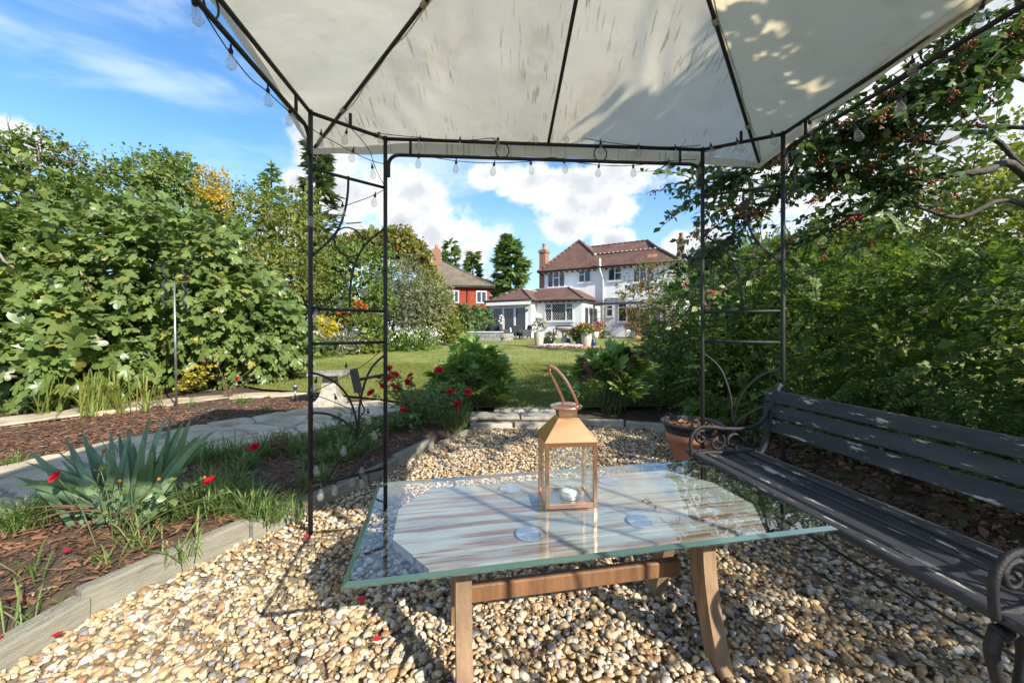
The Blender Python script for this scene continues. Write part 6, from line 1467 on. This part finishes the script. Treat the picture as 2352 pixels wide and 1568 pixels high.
# low block wall with a covered tub
p = at(1110, 775, 21.5); r = thing('block_wall', 'low grey block wall round the covered hot tub', 'wall', (p.x, p.y, lawn_z(21.5)), -.25)
BLK = MB(); BLK.box((0, 0, 0), (.43, .2, .205), None, .012); BLK = BLK.mesh('block'); BLK.materials.append(plain('concrete_block', (.28, .265, .235), .9, .25, 8, .4, 40, isl=.12))
for row in range(2):
    for k in range(5): o = link('block', BLK, r); o.location = (-1.0+k*.44+(.22 if row else 0), 0, .1+row*.212)
    for k in range(4): o = link('block', BLK, r); o.location = (1.1, .3+k*.44+(.1 if row else 0), .1+row*.212); o.rotation_euler.z = PI/2
r2 = thing('tub_cover', 'pale blue white cover over the sunken hot tub', 'tub cover', (p.x-.1, p.y+1.0, lawn_z(22.5))); mb = MB(); mb.box((0, 0, .22), (1.9, 1.6, .42), -.25, .06); part('tub_side', mb, 'grey_pot', r2); mb = MB(); mb.box((0, 0, .47), (2.0, 1.7, .08), -.25, .03); part('cover', mb, 'pale_blue' if 'pale_blue' in MATS else plain('pale_blue', (.55, .66, .72), .5, .1, 5), r2)

# ================================================================== trees and border planting
leafmat('g_dark', [(0.041, 0.084, 0.024), (0.075, 0.141, 0.038), (0.121, 0.197, 0.053)], .55, .25, .3); leafmat('g_mid', [(0.069, 0.119, 0.028), (0.119, 0.183, 0.041), (0.183, 0.245, 0.063), (0.239, 0.280, 0.069)], .5, .35, .3); leafmat('g_yellow', [(0.134, 0.168, 0.034), (0.202, 0.235, 0.050), (0.291, 0.302, 0.067), (0.112, 0.146, 0.034)], .5, .4, .3)
leafmat('g_olive', [(.13, .15, .08), (.19, .21, .12), (.24, .25, .15)], .6, .3, .25); leafmat('g_varieg', [(.14, .17, .07), (.26, .28, .13), (.36, .35, .19), (.12, .15, .06)], .55, .3, .25); leafmat('g_autumn', [(0.119, 0.168, 0.041), (0.183, 0.217, 0.049), (0.265, 0.239, 0.056), (0.420, 0.168, 0.056)], .5, .35, .3, [0, .4, .85, 1])
leafmat('g_bronze', [(0.156, 0.114, 0.036), (0.240, 0.168, 0.054), (0.324, 0.204, 0.078), (0.132, 0.132, 0.036)], .5, .35, .3); leafmat('g_spruce', [(0.105, 0.150, 0.083), (0.165, 0.217, 0.120), (0.225, 0.270, 0.150)], .6, .2, .25); leafmat('g_deodar', [(0.156, 0.238, 0.099), (0.238, 0.338, 0.126), (0.338, 0.450, 0.168)], .6, .25, .25); leafmat('g_hedge', [(0.069, 0.112, 0.039), (0.119, 0.175, 0.063), (0.168, 0.224, 0.091)], .5, .3, .3); leafmat('gold_leaf', [(.55, .36, .03), (.62, .44, .06), (.45, .34, .05)], .5, .4, .3)
LT = leaf_tmpl(.38, .08, .1)
def tree(name, label, base, ells, n, size, mat, cat='tree', trunk_top=None, r=.12, clumps=90, spread=.17, bark='bark', group=None, tmpl=None, zmin=.1, inner=True, limbs=6, up=.5, droop=0, axis_out=.7):
    root = thing(name, label, cat, tuple(base), group=group)
    c = ells[0][0]; trunk(root, base, trunk_top or (c[0], c[1], c[2]+.4*ells[0][1][2]), r, limbs, bark, spread=ells[0][1][0]*.75)
    crown('crown', ells, n, size, mat, root, tuple(base), clumps=clumps, spread=spread, tmpl=tmpl or diamond(.36, .1), zmin=zmin, inner=inner, up=up, droop=droop, axis_out=axis_out)
    return root
def E(px, py, Y, rx, rz, ry=None):        # an ellipsoid given by where its middle is seen and its size in picture units
    c = P(px, py, Y); k = Y/F; return (tuple(c), (rx*k, (ry or rx)*k, rz*k))
def gp(px, Y): p = P(px, 780, Y); return (p.x, p.y, lawn_z(Y)-.04)
# left boundary trees
t0 = tree('ivy_clad_tree', 'old leaning tree with bare twigs rising above the fig', gp(20, 9.5), [E(70, 390, 9.5, 110, 75), E(-40, 440, 9.5, 150, 110), E(120, 470, 9.5, 110, 70), E(95, 345, 9.5, 70, 38)], 5200, .085, 'g_mid', r=.16, clumps=150, spread=.13)
mb = MB(); rn = random.Random(5)
for (x0, y0, x1, y1) in [(90, 370, 60, 290), (60, 330, 10, 285), (100, 350, 185, 380), (110, 345, 210, 335), (150, 345, 180, 385), (40, 350, -10, 300), (95, 330, 100, 285), (120, 360, 240, 400)]:
    pth = branch_path(P(x0, y0, 9.4), P(x1, y1, 9.4), 6, .09, rn); mb.tube(pth, [.022-.003*i for i in range(7)], 5)
    for k in range(3): s = pth[rn.randint(2, 5)]; mb.tube(branch_path(s, s+Vector((rn.uniform(-.3, .3), rn.uniform(-.2, .2), rn.uniform(.0, .35))), 3, .1, rn), [.008, .006, .005, .003], 4)
part('bare_twigs', mb, 'bark', t0, world=t0)
tree('hornbeam_tree', 'broad green boundary tree behind the fig crown', gp(330, 11.5), [E(300, 470, 11.5, 150, 105), E(400, 450, 11.2, 100, 85), E(215, 480, 11.5, 90, 80), E(450, 520, 11, 90, 100), E(330, 410, 11.6, 60, 45), E(390, 395, 11.4, 36, 40), E(425, 385, 11.4, 26, 40)], 11000, .085, 'g_mid', clumps=260, spread=.14, r=.16)
tree('golden_shrub', 'tall shrub with golden yellow autumn leaves beside the hornbeam', gp(490, 10.8), [E(475, 425, 10.8, 26, 42), E(507, 430, 10.8, 18, 42), E(492, 470, 10.8, 30, 30)], 1200, .07, 'gold_leaf', clumps=60, spread=.2, r=.05, inner=False)
tree('hawthorn_tree', 'twiggy yellow green hawthorn above the clipped hedge', gp(610, 13), [E(610, 540, 13, 90, 110), E(560, 500, 13.2, 60, 75), E(680, 560, 12.8, 70, 120), E(640, 640, 12.5, 110, 70), E(590, 620, 12.5, 80, 70), E(700, 470, 13.5, 40, 50)], 9500, .085, 'g_yellow', clumps=300, spread=.12, r=.1)
tree('dark_shrub', 'dark green leafy shrub filling the gap beyond the hedge', gp(800, 15), [E(800, 640, 15, 85, 85), E(850, 620, 15.5, 60, 70), E(780, 590, 15.5, 50, 45), E(760, 690, 14.5, 70, 60), E(840, 700, 14.5, 70, 50)], 7000, .10, 'g_mid', clumps=200, spread=.13, r=.1)
def conifer(name, label, px, ytop, ybase, Y, halfw, mat, n, size, tiers, seed, jag=.35, pw=.9, open_=0.0, upt=.1):
    """a spire of drooping boughs: sprays set along whorled branches"""
    rk = random.Random(seed); top = P(px, ytop, Y); k = Y/F; zb = max(.3, P(px, ybase, Y).z); Hh = top.z-zb; base = (top.x, top.y, lawn_z(min(Y, 27))-.05)
    root = thing(name, label, 'conifer', base); mb = MB(); mb.tube([base, (top.x, top.y, zb+.5*Hh), tuple(top)], [Hh*.02+.05, Hh*.012+.02, .012], 7)
    pos = []; ax = []
    for t in range(tiers):
        f = (t+.5)/tiers; z = zb+Hh*f; L = halfw*k*(1-f)**pw*rk.uniform(1-jag, 1+jag*.4)+.10
        for j in range(7 if f < .9 else 4):
            a = rk.uniform(0, 6.28); l = L*rk.uniform(.65, 1.12); s = Vector((top.x, top.y, z)); e = s+Vector((math.cos(a)*l, math.sin(a)*l, l*(upt+rk.uniform(-.15, .18)))); 
            mb.tube([s, s.lerp(e, .55)+Vector((0, 0, .05*l)), e], [.02, .012, .005], 4)
            m_ = max(4, int(n/tiers/7))
            for q in range(m_):
                u = rk.uniform(.12, 1.05)**.75; w_ = (1-u*.75)*l*.30; p_ = s.lerp(e, u)+Vector((-math.sin(a)*rk.uniform(-w_, w_), math.cos(a)*rk.uniform(-w_, w_), rk.uniform(-.09, .05)*l)); pos.append(tuple(p_)); ax.append((math.cos(a)+rk.uniform(-.6, .6), math.sin(a)+rk.uniform(-.6, .6), rk.uniform(-.45, .35)))
    part('trunk', mb, 'dark_bark', root, world=root); pos = np.array(pos); ax = np.array(ax)
    tv, tf = diamond(.17, .04); V, Fc = scatter(tv, tf, pos, ax, rdir(len(pos))*.5+np.array([0, 0, 1]), size*RNG.uniform(.6, 1.3, len(pos))); nmesh('crown', V-np.array(base), Fc, mat, root, kind='stuff'); return root
conifer('spruce_tree', 'tall blue grey spruce rising under the canopy corner', 728, 300, 720, 16, 62, 'g_spruce', 6500, .36, 30, 2, .25, .6)
conifer('cypress_tree', 'slim cypress tip poking above the hawthorn', 623, 378, 640, 14.5, 38, 'g_deodar', 1700, .28, 16, 6, .4, .8)
conifer('deodar_tree', 'large full deodar cedar between the red house and the chimney', 1172, 540, 720, 46, 62, 'g_deodar', 6500, 1.0, 20, 3, .35, .75, upt=.18)
conifer('deodar_tree', 'small pointed deodar cedar beside the large one', 1086, 578, 700, 50, 30, 'g_deodar', 1800, .95, 14, 4, .4, .8, upt=.2)
conifer('deodar_tree', 'sparse deodar cedar behind the red house chimney', 1036, 553, 700, 48, 34, 'g_deodar', 1500, .95, 15, 5, .5, .75, upt=.22)
# street lamp beyond
sp_ = P(795, 660, 26); lm = thing('street_lamp', 'grey street lamp post rising behind the boundary shrubs', 'street lamp', (sp_.x, sp_.y, .3)); t_ = P(795, 516, 26); mb = MB(); mb.tube([(sp_.x, sp_.y, .3), tuple(t_)], [.07, .045], 8); part('post', mb, 'lead', lm, world=lm)
mb = MB(); c = P(812, 511, 26); mb.box(c, (1.05, .28, .1), Matrix.Rotation(-.08, 3, 'Y'), .03); part('lamp_head', mb, 'lead', lm, world=lm)
# multi stemmed trees left of the red house
tree('robinia_tree', 'flat topped tree with orange tinged leaves behind the lamp post', gp(830, 24), [E(812, 570, 24, 32, 34), E(850, 560, 24, 40, 32)], 2600, .17, 'g_autumn', clumps=90, spread=.18, r=.1, trunk_top=tuple(P(830, 590, 24)), limbs=9)
tree('robinia_tree', 'rounded orange tinged tree with bare stems next to the trellis post', gp(920, 24), [E(915, 560, 24, 45, 38), E(955, 588, 24.5, 34, 34), E(980, 632, 25, 24, 34)], 4200, .17, 'g_autumn', clumps=130, spread=.16, r=.12, trunk_top=tuple(P(925, 600, 24)), limbs=10)
tree('cotoneaster_shrub', 'arching green shrub between the robinia and the red house', gp(1010, 23), [E(990, 672, 23, 32, 46), E(1022, 712, 22, 24, 36)], 3600, .14, 'g_autumn', clumps=150, spread=.15, r=.08)
tree('willow_shrub', 'loose pale willow leaved shrub behind the trellis', gp(905, 16.5), [E(900, 660, 16.5, 60, 65), E(930, 640, 17, 45, 50), E(880, 700, 16, 50, 60)], 4200, .12, 'g_olive', clumps=170, spread=.15, r=.08, tmpl=diamond(.16, .05))
tree('grey_olive_shrub', 'tall grey green shrub behind the white border flowers', gp(940, 15.8), [E(935, 700, 15.8, 50, 62), E(965, 690, 16.2, 38, 55)], 3600, .10, 'g_olive', clumps=140, spread=.15, r=.07, tmpl=diamond(.2, .05))
tree('variegated_shrub', 'cream variegated shrub between the grey shrub and the hedge', gp(990, 16.8), [E(990, 710, 16.8, 42, 62), E(1010, 690, 17, 30, 50), E(975, 745, 16.4, 40, 32)], 3400, .10, 'g_varieg', clumps=140, spread=.15, r=.06)
tree('choisya_shrub', 'bright yellow green mounded shrub by the lawn edge', gp(1030, 17.5), [E(1030, 755, 17.5, 26, 32), E(1048, 765, 18.5, 20, 20)], 1500, .11, 'g_yellow', clumps=60, spread=.2, r=.03, cat='shrub')
hl_ = thing('laurel_hedge', 'clipped laurel hedge running up to the extension wall', 'hedge', gp(1085, 23.5)); crown('foliage', [E(1065, 735, 22.5, 22, 34), E(1090, 737, 23.5, 24, 32), E(1110, 737, 24.5, 20, 32)], 3000, .15, 'g_hedge', hl_, gp(1085, 23.5), clumps=150, spread=.16, zmin=.35)
ch_ = thing('clipped_hedge', 'long clipped grey green hedge behind the yellow shrub', 'hedge', gp(660, 14)); crown('foliage', [E(600, 735, 14, 70, 55), E(680, 735, 14, 70, 55), E(740, 738, 14.2, 50, 55)], 6000, .075, 'g_hedge', ch_, gp(660, 14), clumps=260, spread=.13, zmin=.2)
bh_ = thing('boundary_hedge', 'long dark green boundary hedge seen through gaps in the fig', 'hedge', gp(200, 13)); crown('foliage', [E(-260, 660, 13, 150, 110), E(-60, 660, 13, 140, 110), E(130, 660, 13, 140, 110), E(320, 670, 13, 140, 105), E(480, 680, 13, 110, 100)], 7000, .15, 'g_hedge', bh_, gp(200, 13), clumps=300, spread=.14, zmin=.1)
# border
def bush(name, label, px, py, Y, rx, rz, n, size, mat, tmpl=None, blooms=None, cat='shrub', clumps=50, rnd=.8):
    root = thing(name, label, cat, gp(px, Y)); crown('foliage', [E(px, py, Y, rx, rz)], n, size, mat, root, gp(px, Y), clumps=clumps, spread=.22, zmin=lawn_z(Y)-.02, tmpl=tmpl, inner=True, rnd=rnd)
    if blooms: crown('blooms', [E(px, py-rz*.25, Y-.1, rx*1.0, rz*.85)], blooms[1], blooms[2], blooms[0], root, gp(px, Y), clumps=clumps, spread=.2, zmin=lawn_z(Y), inner=False, shell=(.9, 1.1))
    return root
bush('euonymus_shrub', 'bright golden euonymus ball in the border', 746, 755, 12.9, 26, 27, 1800, .065, 'yellow_leaf', clumps=40)
bush('sedum_clump', 'sedum with flat dusty pink flower heads beside the fig', 700, 790, 11.6, 28, 20, 700, .09, 'g_yellow', blooms=('pink_bloom', 200, .06), cat='plant')
bush('hydrangea_shrub', 'leafy light green plant with wide leaves at the border front', 640, 803, 10.9, 40, 24, 900, .12, 'bright_leaf', tmpl=LT, cat='plant')
bush('bergenia_clump', 'broad leaved green clump at the lawn edge', 690, 812, 11.1, 30, 16, 300, .2, 'bright_leaf', tmpl=LT, cat='plant'); bush('bergenia_clump', 'grey leaved clump at the lawn edge behind the pedestal', 735, 815, 11.4, 26, 13, 260, .18, 'g_hedge', tmpl=LT, cat='plant')
bush('aster_clump', 'hazy border plant dotted with tiny white flowers', 790, 795, 12.2, 40, 26, 1300, .06, 'g_olive', blooms=('white_bloom', 160, .05), cat='plant')
bush('aster_clump', 'brown seedy border perennials behind the sedum', 665, 765, 12.3, 50, 26, 1500, .07, 'g_bronze', cat='plant'); bush('aster_clump', 'wispy green perennials with pinkish seed heads right of the cordyline', 858, 762, 13.3, 30, 40, 1500, .09, 'g_mid', blooms=('g_bronze', 200, .05), cat='plant')
bush('phlox_clump', 'white flowering phlox below the grey shrub', 915, 782, 14.2, 34, 18, 800, .09, 'g_mid', blooms=('white_bloom', 420, .07), cat='plant'); bush('phlox_clump', 'white flowering phlox below the variegated shrub', 965, 778, 14.9, 36, 20, 800, .09, 'g_mid', blooms=('white_bloom', 420, .07), cat='plant')
bush('white_daisy_clump', 'small white flowered clump beside the trellis post', 712, 777, 12.0, 24, 12, 300, .07, 'g_mid', blooms=('white_bloom', 200, .06), cat='plant')
bush('lady_mantle_clump', 'lime green clump at the foot of the cordyline', 845, 793, 12.6, 30, 14, 600, .1, 'g_yellow', cat='plant'); bush('day_lily_clump', 'strappy green clump under the white phlox', 940, 797, 14.2, 60, 11, 900, .18, 'bright_leaf', tmpl=diamond(.09, .03), cat='plant', rnd=.5)
pc_ = P(812, 781, 13.0); cdl = thing('cordyline', 'cordyline palm with a spiky yellow green head on a short trunk', 'palm', (pc_.x, pc_.y, lawn_z(13)-.03)); cc = P(810, 752, 13.0); mb = MB(); mb.tube([(pc_.x, pc_.y, lawn_z(13)-.05), tuple(cc)], [.06, .045], 8); part('trunk', mb, 'bark', cdl, world=cdl)
for k in range(70):
    a = random.uniform(0, 6.28); e = random.uniform(-.5, 1.45); L = random.uniform(.42, .62); V, Fc = strip_blade(tuple(cc), (cc.x+math.cos(a)*math.cos(e)*L, cc.y+math.sin(a)*math.cos(e)*L, cc.z+math.sin(e)*L-.05), .035, .06 if e > 0 else .03, 5); nmesh('leaf', V-np.array(ORG[cdl.name]), Fc, 'lime_strap', cdl)
tv_ = thing('trumpet_vine', 'orange red trumpet flowers climbing behind the cordyline', 'climber', gp(800, 13.6)); crown('blooms', [E(815, 702, 13.6, 12, 8), E(792, 722, 13.6, 10, 14), E(838, 706, 13.6, 4, 4)], 150, .11, 'orange_red_bloom', tv_, gp(800, 13.6), clumps=14, spread=.3, inner=False); crown('foliage', [E(812, 720, 13.8, 36, 26)], 700, .1, 'g_mid', tv_, gp(800, 13.6), clumps=40, spread=.2, inner=False)
mb = MB(); q = Vector(gp(800, 13.6)); mb.tube(branch_path(q, P(812, 705, 13.6), 6, .06), .012, 5); part('stem', mb, 'bark', tv_, world=tv_)
# bronze leaved young tree on the lawn
by_ = P(1491, 805, 12.3); tree('acer_tree', 'slender young tree with bronze autumn leaves in front of the house', (by_.x, 12.3, lawn_z(12.3)-.03), [E(1440, 660, 12.3, 26, 22), E(1480, 690, 12.3, 60, 34), E(1500, 640, 12.3, 36, 42), E(1470, 625, 12.3, 16, 30), E(1525, 670, 12.3, 34, 28), E(1500, 730, 12.3, 60, 28), E(1540, 640, 12.4, 12, 40)], 1350, .125, 'g_bronze', clumps=110, spread=.2, r=.045, trunk_top=tuple(P(1488, 620, 12.3)), limbs=16, tmpl=leaf_tmpl(.2, .05, .25), inner=False, droop=.5)
# right background
tree('pine_tree', 'dark pine crown right of the white house', gp(1640, 24), [E(1640, 600, 24, 40, 45), E(1670, 640, 23, 50, 45), E(1620, 650, 24, 30, 40)], 3600, .16, 'g_dark', clumps=120, spread=.17, r=.14)
for (lab, px, Y, ells) in [('tall yellow green tree beyond the hedge under the cotoneaster', 1850, 9.5, [E(1830, 650, 9.5, 130, 95), E(1760, 660, 9.5, 90, 80), E(1930, 610, 9, 120, 110), E(1850, 740, 8.6, 170, 70)]), ('sunlit yellow green tree by the right hand boundary', 2150, 8.5, [E(2130, 560, 8.5, 170, 150), E(2050, 620, 8.5, 120, 110), E(2100, 720, 7.6, 190, 90)]), ('broad yellow green tree behind the cotoneaster limb', 2400, 7.5, [E(2380, 520, 7.5, 220, 190), E(2500, 400, 7.5, 200, 200), E(2360, 700, 6.8, 200, 110)])]:
    tree('boundary_tree', lab, (P(px, 700, Y).x, Y, .1), ells, 6500, .095, 'g_yellow', clumps=260, spread=.14, r=.1)
